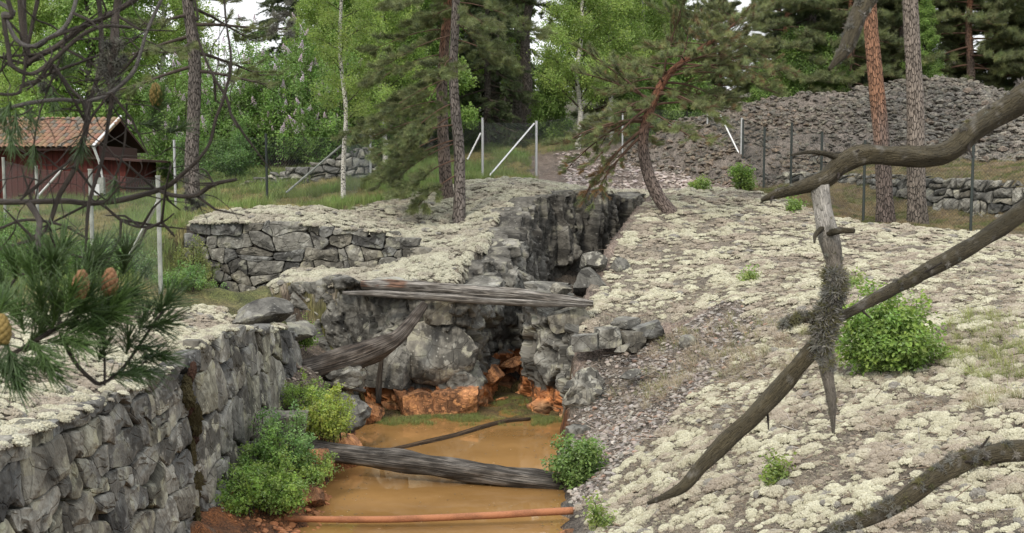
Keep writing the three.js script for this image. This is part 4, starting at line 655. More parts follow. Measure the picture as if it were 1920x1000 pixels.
// trees that stand apart
const droopy = (t) => -0.7 + 1.3 * t, flatDroop = (t) => -0.9 + 0.9 * t;
tree('pine_tree', 'slender dark pine at the left end of the grassy terrace', 'pine', -6.96, 24, { height: 15, r0: 0.165, wob: 0.04, lean: [-0.012, 0], bark: greyBark, from: 0.2, limbs: 58, limbLen: (f) => lerp(2.1, 1.1, f), angle: (f) => lerp(-0.05, 0.6, f), droop: droopy, subs: 7, tips: 6, bare: 0.45, leafScale: 1.1, crook: 0.7, fineTwigs: true, twig: M.twig }, 101);
tree('pine_tree', 'dark trunked pine rooted on the lichen mound, nearest of its pair', 'pine', -1.12, 23.5, { height: 10.5, r0: 0.13, wob: 0.03, lean: [-0.02, 0], bark: greyBark, from: 0.14, limbs: 50, limbLen: (f) => lerp(1.9, 1.4, f), angle: (f) => lerp(-0.2, 0.5, f), droop: flatDroop, subs: 8, tips: 9, bare: 0.1, leafScale: 0.95, limbR: 0.14, fineTwigs: true, skip: (f, az) => f < 0.25 && Math.cos(az) > -0.2, extra: [[0.13, -1, -0.15, 0.3, 1.6], [0.1, -1, -0.35, 0.6, 1.2], [0.17, -1, -0.1, -0.2, 1.9], [0.2, -1, 0.0, 0.5, 1.9]] }, 102);
tree('pine_tree', 'red-brown trunked pine just behind the dark pine on the mound', 'pine', -1.55, 25.6, { height: 12, r0: 0.15, wob: 0.03, bark: redBark, from: 0.17, limbs: 50, limbLen: (f) => lerp(2.1, 1.6, f), angle: (f) => lerp(-0.15, 0.5, f), droop: flatDroop, subs: 8, tips: 9, bare: 0.1, leafScale: 1.0, limbR: 0.14, skip: (f, az) => f < 0.2 && Math.cos(az) > 0.1, extra: [[0.12, -1, -0.2, 0.5, 1.9], [0.16, -1, 0, 0.2, 2.1]] }, 103);
tree('pine_tree', 'orange barked tall pine behind the fence on the right', 'pine', 8.22, 24, { height: 17, r0: 0.185, wob: 0.02, lean: [-0.095, 0], bark: (t, a) => mix3(mix3([0.27, 0.22, 0.2], [0.36, 0.3, 0.27], clamp(0.5 + a)), [0.48, 0.265, 0.165], smooth(0.1, 0.17, t + 0.06 * a)), from: 0.5, limbs: 34, limbLen: (f) => lerp(2.2, 1.2, f), angle: (f) => lerp(0.1, 0.7, f), droop: droopy, subs: 6, tips: 5, leafScale: 1.4, sides: 14 }, 104);
tree('pine_tree', 'grey barked tall pine right of the orange barked one', 'pine', 8.83, 23.7, { height: 17, r0: 0.2, wob: 0.02, lean: [-0.065, 0], bark: (t, a) => mix3([0.27, 0.235, 0.2], [0.43, 0.385, 0.34], clamp(0.5 + a + t)), from: 0.5, limbs: 34, limbLen: (f) => lerp(2.2, 1.2, f), angle: (f) => lerp(0.1, 0.7, f), droop: droopy, subs: 6, tips: 5, leafScale: 1.4, sides: 14 }, 105);
tree('birch_tree', 'slim young birch with white trunk at the edge of the grass', 'birch', -3.95, 26, { height: 9.5, r0: 0.06, wob: 0.04, bark: () => [1, 1, 1], from: 0.2, limbs: 40, limbLen: (f) => lerp(1.1, 0.6, f), angle: () => 0.5, droop: (t) => 0.4 - 1.6 * t, subs: 5, tips: 4, tipLift: 0, spread: 0.2, leafScale: 0.75, colour: [0.27, 0.38, 0.075] }, 106);
// the bent pine over the cleft
tree('bent_pine_tree', 'crooked leaning pine hanging its boughs over the cleft', 'pine', 0, 0, { height: 5.6, trunk: [[3.52, 2.95, 24], [3.42, 3.25, 24], [3.2, 3.53, 24], [2.96, 4.1, 24.05], [2.84, 4.7, 24], [2.92, 5.22, 23.95], [3.12, 5.75, 24], [3.36, 6.16, 24], [3.75, 6.5, 24.05], [4.2, 6.82, 24.1], [4.6, 7.1, 24.1], [5.0, 7.45, 24.2]].map((p) => V(...p)), r0: 0.17, bark: (t, a) => { const y = t * 5.6; return mix3(mix3([0.22, 0.18, 0.165], [0.36, 0.3, 0.27], clamp(0.5 + a)), [0.42, 0.2, 0.12], smooth(4.6, 5.5, y + 0.4 * a)); }, from: 0.42, limbs: 36, limbLen: (f) => lerp(1.9, 1.3, f), angle: (f) => lerp(0.1, 0.7, f), droop: flatDroop, subs: 7, tips: 7, bare: 0.25, leafScale: 0.85, fineTwigs: true, crook: 0.7, limbR: 0.3,
  extra: [[0.45, -1, 0.15, 0.2, 2.0], [0.42, -0.9, -0.5, 0.35, 1.9], [0.4, -0.9, -0.6, 0.1, 1.7], [0.47, -1, -0.2, -0.5, 2.3], [0.66, 1, 0.35, 0.25, 2.2], [0.6, 0.1, 1, 0.1, 1.8], [0.5, -0.5, 0.9, 0.2, 1.9], [0.7, 0.3, 0.9, -0.3, 1.5], [0.8, 1, -0.1, 0.3, 1.8], [0.9, 1, -0.2, -0.2, 1.8], [0.7, 1, 0.1, 0.4, 2.2], [0.6, 0.9, 0.2, -0.6, 1.9], [0.52, -0.8, 0.6, 0.1, 1.8], [0.56, 0.7, -0.1, 0.6, 1.6], [0.5, -0.9, -0.35, 0.6, 1.9]], tint: (p, k) => (p.y < 4.3 && k < 0.45 ? [0.28, 0.17, 0.07] : k < 0.12 ? [0.2, 0.14, 0.06] : null), colour: [0.19, 0.225, 0.08] }, 107);

// the wood behind: one of each kind, then copies
const forest = 'trees of the wood behind the fence';
const P = {
  spruce: tree('spruce_tree', 'dark full spruce standing in the wood behind the fence', 'spruce', -8.6, 44, { height: 12.5, r0: 0.2, wob: 0.01, bark: greyBark, from: 0.05, limbs: 90, limbLen: (f) => lerp(2.3, 0.3, f), angle: (f) => lerp(-0.25, 0.3, f), droop: (t) => -0.5 + 0.9 * t, subs: 7, tips: 6, tipLift: -0.25, leafScale: 1.55, spread: 0.1 }, 111, forest),
  pine: tree('pine_tree', 'bushy pine standing in the wood behind the fence', 'pine', 17, 47, { height: 11.5, r0: 0.2, bark: redBark, from: 0.1, limbs: 60, limbLen: (f) => lerp(2.6, 1.4, f), angle: (f) => lerp(-0.1, 0.6, f), droop: droopy, subs: 8, tips: 6, leafScale: 1.9 }, 112, forest),
  tall: tree('pine_tree', 'tall bare stemmed pine standing in the wood behind the fence', 'pine', 0.6, 45, { height: 15, r0: 0.24, bark: greyBark, from: 0.42, limbs: 40, limbLen: (f) => lerp(2.4, 1.6, f), angle: (f) => lerp(-0.1, 0.6, f), droop: droopy, subs: 7, tips: 5, leafScale: 1.9, bare: 0.2 }, 113, forest),
  birch: tree('birch_tree', 'light green birch standing in the wood behind the fence', 'birch', 2.3, 38, { height: 10.5, r0: 0.1, bark: () => [1, 1, 1], from: 0.12, limbs: 64, limbLen: (f) => lerp(2.0, 0.9, f), angle: () => 0.55, droop: (t) => 0.4 - 1.7 * t, subs: 7, tips: 5, tipLift: -0.2, spread: 0.3, leafScale: 1.15 }, 114, forest),
  leafy: tree('broadleaf_tree', 'bright green broad-leaved tree standing in the wood behind the fence', 'broadleaf', -4.5, 42, { height: 10, r0: 0.12, bark: greyBark, from: 0.08, limbs: 56, limbLen: (f) => lerp(2.1, 1.1, f), angle: (f) => lerp(0.2, 0.8, f), droop: () => 0, subs: 7, tips: 5, spread: 0.3, leafScale: 1.3 }, 115, forest),
  young: tree('young_tree', 'low leafy sapling at the edge of the wood behind the fence', 'broadleaf', 11, 43, { height: 3.4, r0: 0.04, bark: greyBark, from: 0.05, limbs: 40, limbLen: (f) => lerp(1.1, 0.5, f), angle: (f) => lerp(0.2, 0.9, f), droop: () => 0, subs: 5, tips: 4, spread: 0.25, leafScale: 1.1, colour: [0.2, 0.33, 0.06] }, 116, 'saplings at the edge of the wood'),
};
{
  const r = rng(66);
  const plan = [['spruce', -6.0, 52, 1.1], ['spruce', -2.4, 42, 0.85], ['spruce', -0.9, 40, 0.8], ['tall', -0.6, 42, 0.9], ['tall', 0.25, 47, 0.95], ['leafy', -5.2, 39, 0.9], ['leafy', -2.9, 38, 0.95], ['birch', -4.2, 36, 0.85], ['birch', -1.2, 46, 1.1], ['birch', 3.6, 40, 1.0], ['birch', 5.2, 45, 1.0], ['birch', -12.6, 40, 1.05], ['leafy', -14.5, 38, 1.1], ['birch', -7.0, 40, 0.85], ['leafy', -16.5, 44, 1.2], ['birch', -18, 42, 1], ['pine', 7.4, 44, 0.46], ['pine', 9.0, 48, 0.5], ['pine', 5.4, 50, 0.95], ['spruce', 12.4, 46, 1.1], ['spruce', 13.8, 48, 1.15], ['pine', 20, 46, 1.0], ['pine', 22.5, 45, 1.05], ['spruce', 22, 47, 1.1], ['pine', 15.2, 50, 1.1], ['pine', 10.8, 43.5, 0.8], ['tall', 19.4, 48, 1], ['tall', 16.2, 46, 0.9], ['pine', 24, 50, 1.1], ['pine', 13.2, 43.2, 0.8], ['pine', 18.4, 44.5, 0.9], ['pine', 8.1, 43, 0.42], ['pine', 21, 43.6, 0.85], ['leafy', 16.3, 44, 0.45],
    ['young', 9.6, 42.5, 0.7], ['young', 12.3, 43, 0.9], ['young', 16.5, 43.5, 0.6], ['young', 6.5, 41, 0.9], ['young', 4.4, 40, 0.8], ['young', 1.4, 41, 0.8], ['young', -2, 40.5, 0.8]];
  const nth = ['first', 'second', 'third', 'fourth', 'fifth', 'sixth', 'seventh', 'eighth', 'ninth', 'tenth', 'eleventh', 'twelfth', 'thirteenth'], words = { spruce: 'dark full spruce', pine: 'bushy pine', tall: 'tall bare stemmed pine', birch: 'light green birch', leafy: 'bright green broad-leaved tree', young: 'low leafy sapling' };
  const row = {}; for (const k of Object.keys(P)) row[k] = [[P[k], P[k].position.x / -P[k].position.z]];
  for (const [k, x, D, s] of plan) row[k].push([again(P[k], x, D, s * lerp(0.92, 1.08, r()), r() * 6.28), x / D]);
  for (const k of Object.keys(row)) row[k].sort((a, b) => a[1] - b[1]).forEach(([o], i) => { o.userData.label = `${words[k]}, ${nth[i]} of its kind from the left along the wood's front edge`; });
  for (let D = 55; D < 80; D += 7) for (let x = -0.52 * D; x < 0.52 * D; x += 5.4) { const X = x + (r() - 0.5) * 3, gap = Math.abs(X / D + 0.245) < 0.045 || Math.abs(X / D - 0.185) < 0.03 || Math.abs(X / D - 0.025) < 0.022 || (X / D < -0.24 && r() < 0.3); if (gap) continue; const k = X / D < -0.1 ? (r() < 0.6 ? 'birch' : 'leafy') : X / D < 0.16 ? ['birch', 'spruce', 'tall', 'leafy'][Math.floor(r() * 4)] : ['pine', 'spruce', 'pine', 'tall', 'birch'][Math.floor(r() * 5)]; again(P[k], X, D + (r() - 0.5) * 4, lerp(0.85, 1.15, r()), r() * 6.28, words[k] + ' standing deep in the wood behind the front trees'); }
}

// leafy shrubs: stems and foliage; x, D, half width, height
function shrub(name, label, x, D, w, h, { leaf = G.bush, colour = [0.14, 0.27, 0.045], n = 260, stems = 9, seed = 1, y = null, flowers = null, group = null, scale = 1, foot = 0.2, twig = M.twig } = {}) {
  const r = rng(seed + 800), t = thing(name, label, 'shrub', x, y ?? groundY(x, D), D, group), st = [], sets = [[], []], fl = [], per = Math.max(2, Math.round(n / stems / 3));
  for (let i = 0; i < stems; i++) {                       // each stem forks into a few leafy shoots of unequal reach
    const a = i * 2.4 + r() * 0.8, b = foot * w * Math.sqrt(r()), H = h * lerp(0.2, 1.35, r()) * (0.8 + 0.35 * n2(a * 0.8, seed)), out = w * lerp(0.25, 1, r()), A = new THREE.Vector3(Math.cos(a) * b, -0.04, Math.sin(a) * b), tip = new THREE.Vector3(Math.cos(a) * (b * 0.4 + out * (1 - 0.45 * H / h)), H, Math.sin(a) * (b * 0.4 + out * (1 - 0.45 * H / h))), mid = A.clone().lerp(tip, 0.5); mid.y += H * 0.12;
    st.push(tube([A, mid, tip], [0.011, 0.008, 0.003].map((k) => k * (0.5 + h * 0.5)), 4, { cap: false }));
    for (let k = 0; k < 3; k++) {
      const f = 0.35 + 0.25 * k, p0 = A.clone().lerp(mid, Math.min(1, f * 2)).lerp(tip, Math.max(0, f * 2 - 1)), d = new THREE.Vector3((r() - 0.5) * 1.3 + Math.cos(a) * 0.4, 0.5 + r() * 0.6, (r() - 0.5) * 1.3 + Math.sin(a) * 0.4).normalize(), L = Math.min(w, h) * lerp(0.25, 0.6, r()), p1 = p0.clone().addScaledVector(d, L);
      st.push(tube([p0, p0.clone().lerp(p1, 0.5), p1], [0.006, 0.004, 0.002].map((q) => q * (0.5 + h * 0.5)), 3, { cap: false }));
      for (let m = 0; m < per; m++) { const u = lerp(0.1, 1.08, (m + r()) / per), p = (m % 3 ? p0.clone().lerp(p1, u) : A.clone().lerp(tip, 0.3 + 0.75 * u)); const j = 0.14 * Math.min(w, h) + 0.02; p.x += (r() - 0.5) * j * 2; p.y += (r() - 0.5) * j; p.z += (r() - 0.5) * j * 2; if (p.y < 0.01) p.y = 0.01;
        sets[m % 2].push({ p, q: qTo(new THREE.Vector3(d.x, 1, d.z), r() * 6.28), s: scale * lerp(0.6, 1.2, r()), c: vary(colour, r, 0.3, 0.14) });
        if (flowers && p.y > 0.35 * h && r() < flowers) fl.push({ p: p.clone().multiplyScalar(1.05), q: qTo(new THREE.Vector3(p.x * 0.5, 1, p.z * 0.5), r() * 6), s: lerp(0.7, 1.3, r()), c: vary([0.55, 0.45, 0.54], r, 0.15) }); }
    }
  }
  mesh('stems', mergeGeometries(st), twig, t).userData.kind = 'stuff';
  sets.forEach((l, i) => (scatter('foliage', leaf[i], leafyMat, l, t).userData.kind = 'stuff'));
  if (fl.length) scatter('flower_heads', flowerGeo, std({ color: white }), fl, t).userData.kind = 'stuff';
  return t;
}
const flowerGeo = (() => { const r = rng(4), parts = []; for (let i = 0; i < 26; i++) { const v = i / 26, R = 0.055 * (1 - v), s = new THREE.OctahedronGeometry(0.017, 0); s.translate(Math.cos(i * 2.4) * R + (r() - 0.5) * 0.02, v * 0.2, Math.sin(i * 2.4) * R + (r() - 0.5) * 0.02); parts.push(s); } return mergeGeometries(parts); })();
shrub('leafy_bush', 'large round bright green bush on the lichen hill', 4.46, 12.9, 0.62, 0.76, { n: 1250, seed: 1, leaf: G.bush, colour: [0.221, 0.348, 0.052], stems: 34 });
shrub('leafy_bush', 'bright green bush at the right end of the lower log', 0.86, 13.7, 0.36, 0.52, { n: 420, seed: 2, colour: [0.182, 0.300, 0.057], y: 0.05, stems: 22 });
shrub('leafy_bush', 'small green seedling on the lichen below the hanging branch', 2.52, 10.3, 0.14, 0.26, { n: 30, seed: 3, leaf: G.fine, colour: [0.221, 0.324, 0.057], stems: 6 });
shrub('leafy_bush', 'small leafy plant at the bottom edge near the orange pole', 0.92, 11.6, 0.18, 0.24, { n: 44, seed: 4, leaf: G.fine, colour: [0.260, 0.360, 0.069], stems: 6 });
const berry = { leaf: G.bilberry, foot: 0.9, scale: 1.0 };
shrub('bilberry_bush', 'low bilberry patch at the lowest corner of the left wall', -3.1, 12.05, 0.34, 0.36, { ...berry, n: 264, seed: 5, colour: [0.218, 0.354, 0.044], stems: 26, y: 0.28 });
shrub('bilberry_bush', 'wide bilberry patch spreading towards the muddy bank', -2.78, 12.4, 0.4, 0.34, { ...berry, n: 320, seed: 35, colour: [0.234, 0.368, 0.051], stems: 30, y: 0.22 });
shrub('bilberry_bush', 'bilberry patch against the upright slabs of the wall', -3.05, 12.9, 0.32, 0.4, { ...berry, n: 208, seed: 36, colour: [0.203, 0.340, 0.051], stems: 20, y: 0.4 });
shrub('bilberry_bush', 'taller bluish green bush below the flat topped boulder', -2.8, 13.3, 0.34, 0.6, { ...berry, n: 256, seed: 6, colour: [0.187, 0.340, 0.083], stems: 22, y: 0.4 });
shrub('bilberry_bush', 'thin green sprays hanging over the end of the lower log', -2.5, 13.35, 0.26, 0.34, { ...berry, n: 120, seed: 37, colour: [0.250, 0.368, 0.063], stems: 14, y: 0.25 });
shrub('bilberry_bush', 'rounded yellow-green bush beside the pool right of the boulder', -2.55, 14.75, 0.38, 0.5, { ...berry, n: 384, seed: 7, colour: [0.343, 0.425, 0.057], stems: 34, y: 0.45 });
shrub('bilberry_bush', 'low green growth between the left wall and the yellow-green bush', -2.95, 15.6, 0.3, 0.3, { ...berry, n: 152, seed: 8, colour: [0.265, 0.396, 0.063], stems: 16, y: 0.72 });
shrub('leafy_bush', 'small green plant at the far end of the left wall', -3.35, 17.6, 0.18, 0.36, { n: 60, seed: 9, leaf: G.fine, colour: [0.260, 0.408, 0.069], y: 1.28 });
shrub('leafy_bush', 'green bush at the top of the lichen hill by the fence corner', 5.9, 28.2, 0.42, 0.55, { n: 240, seed: 10, leaf: G.bush, colour: [0.221, 0.348, 0.057] });
shrub('leafy_bush', 'smaller green bush left of the fence corner bush', 4.75, 28, 0.28, 0.35, { n: 90, seed: 11, leaf: G.bush, colour: [0.247, 0.360, 0.069] });
shrub('leafy_bush', 'little green plant on the hill beside the crossing branches', 5.35, 17.2, 0.22, 0.22, { n: 60, seed: 12, leaf: G.fine, colour: [0.260, 0.360, 0.081] });
shrub('leafy_bush', 'small sprig of green in the lichen behind the hanging branch', 4.0, 18.5, 0.14, 0.24, { n: 36, seed: 13, leaf: G.fine, colour: [0.260, 0.360, 0.081] });
shrub('leafy_bush', 'small green plant at the fork shaped branch beyond the ridge', 6.3, 24.6, 0.22, 0.3, { n: 60, seed: 14, leaf: G.bush, colour: [0.234, 0.360, 0.069] });
shrub('weed_clump', 'dense green weeds before the terrace wall by the fence', -5.55, 18.6, 0.5, 0.6, { n: 420, seed: 15, leaf: G.bilberry, colour: [0.15, 0.28, 0.05], foot: 0.9, stems: 30 });
shrub('weed_clump', 'green herbs beside the fence post at the lichen edge', -5.2, 17.2, 0.35, 0.3, { n: 220, seed: 16, leaf: G.bilberry, colour: [0.16, 0.29, 0.06], foot: 0.9, stems: 30 });
shrub('weed_clump', 'yellow-green grassy bush against the left end of the terrace wall', -5.95, 20.3, 0.4, 0.95, { n: 420, seed: 17, leaf: G.bilberry, colour: [0.22, 0.26, 0.06], foot: 0.9, stems: 30 });
for (const [i, [x, D, w, h, l]] of [[-7.2, 19.6, 0.7, 0.5, 'leafy weeds behind the braced post of the wire fence'], [-8.4, 18.6, 0.9, 0.6, 'broad patch of weeds inside the near wire fence'], [-9.6, 21, 1.0, 0.8, 'weeds at the far left inside the wire fence'], [-6.6, 18.2, 0.6, 0.45, 'weeds just left of the near end post']].entries()) shrub('weed_clump', l, x, D, w, h, { n: 480, seed: 20 + i, leaf: G.fine, colour: [0.14, 0.26, 0.055], foot: 0.9, stems: 30 });
// lilac hedge in flower
const lilac = shrub('lilac_bush', 'flowering lilac bush in the hedge behind the terrace', -9.6, 36.5, 1.7, 3.0, { n: 1100, seed: 30, leaf: G.leaf, colour: [0.2, 0.35, 0.065], flowers: 0.13, stems: 40, scale: 0.95, group: 'lilac bushes in the hedge' });
const lilacs = [[lilac, -9.6 / 36.5]];
for (const [x, D, k, t] of [[-7.6, 36.6, 1.08, 1], [-5.9, 36.0, 1.0, 2.2], [-11.3, 37.5, 1, 3.1], [-8.5, 38.5, 1.25, 4], [-6.6, 38.2, 1.2, 5], [-4.4, 37, 0.8, 0.5]]) lilacs.push([again(lilac, x, D, k, t), x / D]);
lilacs.sort((a, b) => a[1] - b[1]).forEach(([o], i) => { o.userData.label = `flowering lilac bush, ${['first', 'second', 'third', 'fourth', 'fifth', 'sixth', 'seventh'][i]} from the left in the hedge behind the terrace`; });
shrub('hedge_bush', 'green bush between the red shed and the left pine', -9.7, 32.5, 0.9, 1.5, { n: 420, seed: 33, leaf: G.leaf, colour: [0.15, 0.28, 0.05], scale: 0.8 });
shrub('hedge_bush', 'low green bush in front of the lilac hedge by the left pine', -8.4, 33.2, 0.9, 1.2, { n: 380, seed: 34, leaf: G.leaf, colour: [0.13, 0.26, 0.05], scale: 0.8 });

// ---------------------------------------------------------------- rubble heap and far walls
stoneWall('dry_stone_wall', 'low rough stone wall below the rubble heap at the far right', [[6.8, 29.9, 3.4, 4.1], [7.9, 27.9, 3.3, 4.05], [8.9, 25.7, 2.9, 4.0], [9.8, 24.0, 2.7, 3.9], [12.0, 21.4, 2.6, 3.8]], { row: 0.2, width: 0.27, wave: 0.5, slant: 0.5, seed: 51, batter: 0.3, bulge: 0.05, gap: 0.016, tilt: 0.3, tints: darkTints });
stoneWall('dry_stone_wall', 'low grey stone ridge rising across the grass before the lilac hedge', [[-8.2, 31.4, 3.3, 3.8], [-6.8, 31.0, 3.4, 4.2], [-5.5, 30.7, 3.5, 4.5], [-4.5, 30.55, 3.6, 4.85], [-3.95, 30.5, 3.7, 4.75]], { row: 0.2, width: 0.32, wave: 0.5, slant: 0.5, seed: 52, batter: 0.35, bulge: 0.06, gap: 0.018, tilt: 0.3, tints: darkTints });
{
  const crestPts = [[3, 4.6], [4.5, 5.2], [6, 5.9], [8, 6.45], [10, 6.72], [11.2, 6.72], [12, 6.9], [13, 7.1], [14.2, 7.2], [15.2, 7.1], [16.2, 6.75], [17.2, 6.2], [19, 5.9], [24, 5.8]];
  const crest = (x) => { let i = 1; while (i < crestPts.length - 1 && crestPts[i][0] < x) i++; const [a, b] = [crestPts[i - 1], crestPts[i]], t = clamp((x - a[0]) / (b[0] - a[0])); return lerp(a[1], b[1], t * t * (3 - 2 * t) * 0.6 + t * 0.4); };
  const foot = (x) => lerp(33.5, 29.6, smooth(4, 7.5, x)) - 2.6 * smooth(9, 13, x);
  const heapY = (x, D) => { const f = foot(x), t = (D - f) / (37.2 - f), c = crest(x), g = groundY(x, D, false); return t < 0 ? g - 0.2 : t < 1 ? lerp(groundY(x, f, false) - 0.1, c, Math.pow(t, 0.9) * 0.75 + 0.25 * smooth(0, 1, t)) : Math.max(g - 0.3, c - 0.02 * (D - 37.2) ** 2 - 0.12 * (D - 37.2)); };
  const heap = thing('rubble_heap', 'broad heap of grey broken stone behind the fence at the right', 'stone heap'), pos = [], uv = [], idx = [], nx = 150, nD = 110;
  for (let j = 0; j <= nD; j++) for (let i = 0; i <= nx; i++) { const x = lerp(3.2, 23, i / nx), D = lerp(26.5, 43, j / nD); pos.push(x, heapY(x, D) + 0.1 * n2(x * 1.2, D * 1.2) + 0.06 * n2(x * 3, D * 3) - (i === 0 || i === nx || j === nD ? 1.5 : 0), -D); uv.push(x, D); }
  for (let j = 0; j < nD; j++) for (let i = 0; i < nx; i++) { const a = j * (nx + 1) + i, b = a + nx + 1; idx.push(a, a + 1, b, a + 1, b + 1, b); }
  const g = new THREE.BufferGeometry(); g.setAttribute('position', new THREE.Float32BufferAttribute(pos, 3)); g.setAttribute('uv', new THREE.Float32BufferAttribute(uv, 2)); g.setIndex(idx); g.computeVertexNormals();
  mesh('rubble_core', g, std({ map: rep(T.litter, 0.6), bumpMap: rep(T.litterBump, 0.6), bumpScale: 0.05, color: rgb(0.36, 0.32, 0.29), roughness: 1 }), heap);
  const r = rng(61), geos = [0, 1, 2, 3].map((i) => rockGeo(330 + i, { detail: 2, cuts: 10, size: [1, 0.42, 0.72], crease: 0.35 })), all = [];
  const mats = [[0.4, 0.375, 0.35], [0.3, 0.285, 0.27], [0.5, 0.46, 0.42], [0.42, 0.34, 0.29]].map((c) => std({ map: rep(T.rock, 0.8), color: rgb(...c.map((k) => k * 1.3)) }));
  for (let i = 0; i < 24000; i++) { const D = lerp(26.6, 38, r()), x = lerp(3.6, Math.min(22.5, D * 0.5), r()); if (D < foot(x) + 0.3) continue; const earth = n2(x * 0.3 + 4, D * 0.3) > 0.35 && x < 11.5; if (earth && r() < 0.7) continue; const s = (0.04 + 0.15 * Math.pow(r(), 3.4)) * (x > 11 ? 1.05 : 0.8); all.push({ p: new THREE.Vector3(x, heapY(x, D) + 0.1 * n2(x * 1.2, D * 1.2) + 0.06 * n2(x * 3, D * 3) + s * 0.25, -D), q: qTo(new THREE.Vector3((r() - 0.5) * 1.1, 1, 0.25 + (r() - 0.5) * 1.1), r() * 6.28), s, k: i % 4, c: vary(x < 9 && r() < 0.4 ? [0.42, 0.35, 0.3] : [0.37, 0.355, 0.335], r, 0.35) }); }
  all.sort((a, b) => b.s / -b.p.z - a.s / -a.p.z);
  all.slice(0, 300).forEach((t, i) => { const m = mesh('stone', geos[t.k], mats[i % 4], heap); m.position.copy(t.p); m.quaternion.copy(t.q); m.scale.setScalar(t.s); });
  [0, 1, 2, 3].forEach((k) => { scatter('loose_stones', geos[k], std({ map: rep(T.rock, 0.8), color: rgb(1.12, 1.08, 1.03) }), all.slice(300).filter((t) => t.k === k), heap).userData.kind = 'stuff'; });
}
// ---------------------------------------------------------------- wire fences
function rod(a, b, r, sides = 8) { return tube([a, a.clone().lerp(b, 0.5), b], [r, r, r], sides); }
function wireNet(a0, a1, b0, b1, pitch, wr) {             // chain-link between two posts: bottom/top of each; wires as thin prisms
  const parts = [], W = a0.distanceTo(b0), H = (a0.distanceTo(a1) + b0.distanceTo(b1)) / 2, at = (u, v) => a0.clone().lerp(b0, u / W).lerp(a1.clone().lerp(b1, u / W), v / H), pos = [], idx = [], n = new THREE.Vector3().subVectors(b0, a0).cross(UP).normalize();
  const wire = (p, q) => { const d = q.clone().sub(p).normalize(), s = d.clone().cross(n).normalize().multiplyScalar(wr), o = pos.length / 3, m = n.clone().multiplyScalar(wr); for (const e of [p, q]) pos.push(e.x + s.x, e.y + s.y, e.z + s.z, e.x - s.x - m.x, e.y - s.y - m.y, e.z - s.z - m.z, e.x - s.x + m.x, e.y - s.y + m.y, e.z - s.z + m.z); for (let k = 0; k < 3; k++) { const l = (k + 1) % 3; idx.push(o + k, o + l, o + 3 + k, o + l, o + 3 + l, o + 3 + k); } };
  for (let c = -H; c < W; c += pitch) { const u0 = Math.max(0, c), u1 = Math.min(W, c + H); if (u1 - u0 < 0.02) continue; wire(at(u0, u0 - c), at(u1, u1 - c)); wire(at(u0, H - (u0 - c)), at(u1, H - (u1 - c))); }
  wire(at(0, H), at(W, H)); wire(at(0, H * 0.5), at(W, H * 0.5)); wire(at(0, 0.02), at(W, 0.02));
  const g = new THREE.BufferGeometry(); g.setAttribute('position', new THREE.Float32BufferAttribute(pos, 3)); g.setIndex(idx); g.computeVertexNormals(); return g;
}
function fence(label, posts, { postR = 0.024, mat = M.steel, braces = [], pitch = 0.075, wr = 0.0013, netMat = M.wire }) {
  const t = thing('wire_fence', label, 'fence'), B = posts.map(([x, D, b]) => V(x, b ?? groundY(x, D), D)), Tp = posts.map(([x, D, b, h]) => V(x, (b ?? groundY(x, D)) + h, D));
  posts.forEach((p, i) => { const m = mesh('post', mergeGeometries([rod(B[i].clone().add(new THREE.Vector3(0, -0.3, 0)), Tp[i], p[4] ?? postR)]), p[5] ?? mat, t); mesh('post_cap', new THREE.CylinderGeometry((p[4] ?? postR) * 1.12, (p[4] ?? postR) * 1.12, 0.02, 10).translate(Tp[i].x, Tp[i].y + 0.008, Tp[i].z), p[5] ?? mat, m); });
  for (const [ax, ay, aD, bx, by, bD, m] of braces) mesh('brace', rod(V(ax, ay, aD), V(bx, by, bD), 0.026), m ?? M.bright, t);
  for (let i = 0; i < posts.length - 1; i++) { const k = (p) => p.clone(), m = mesh('wire_mesh', wireNet(k(B[i]), k(Tp[i]).add(new THREE.Vector3(0, -0.06, 0)), k(B[i + 1]), k(Tp[i + 1]).add(new THREE.Vector3(0, -0.06, 0)), pitch, wr), netMat, t); m.userData.kind = 'stuff'; }
  return t;
}
M.bright = std({ color: rgb(0.72, 0.73, 0.73), metalness: 0.25, roughness: 0.4 }); M.pale = std({ map: rep(T.grain, 2), color: rgb(0.36, 0.38, 0.34), roughness: 0.8 });
fence('wire fence with pale posts and bright braces at the near left', [[-5.34, 16.6, 2.15, 1.84, 0.035, M.pale], [-7.66, 20, 2.28, 1.83, 0.04, M.pale], [-10.15, 23.5, 2.5, 1.7, 0.035, M.pale], [-12.0, 26, 2.7, 1.72, 0.035, M.pale]], { wr: 0.001, pitch: 0.09, netMat: M.wire, braces: [[-5.35, 3.62, 16.62, -6.55, 2.4, 18.3], [-9.75, 4.55, 24.8, -10.9, 3.5, 25.2]] });
fence('wire fence along the back of the grassy terrace', [[-7.65, 25, null, 1.8, 0.03], [-5.68, 25.5, 2.98, 1.98, 0.03, M.darkSteel], [-4.15, 27.2, null, 1.6, 0.03], [-3.85, 30, null, 1.5, 0.03], [-3.0, 30.4, null, 1.5, 0.025, M.darkSteel], [-0.83, 31, null, 1.78, 0.03]], { braces: [[-4.2, 4.75, 27.2, -5.4, 3.6, 26.3, M.pale], [-0.95, 5.3, 33.6, -1.35, 4.5, 33.5]] });
fence('wire fence with a long bright brace before the gravel slope', [[-0.83, 31.2, 3.8, 1.75, 0.035], [0.75, 34, 3.95, 1.72, 0.04], [3.6, 36, null, 1.6, 0.03], [6.4, 36.2, 4.6, 1.5, 0.03], [6.86, 33, null, 1.65, 0.035]], { braces: [[0.68, 5.6, 33.9, -0.72, 3.92, 31.4], [6.55, 5.9, 34.8, 6.85, 4.55, 33]] });
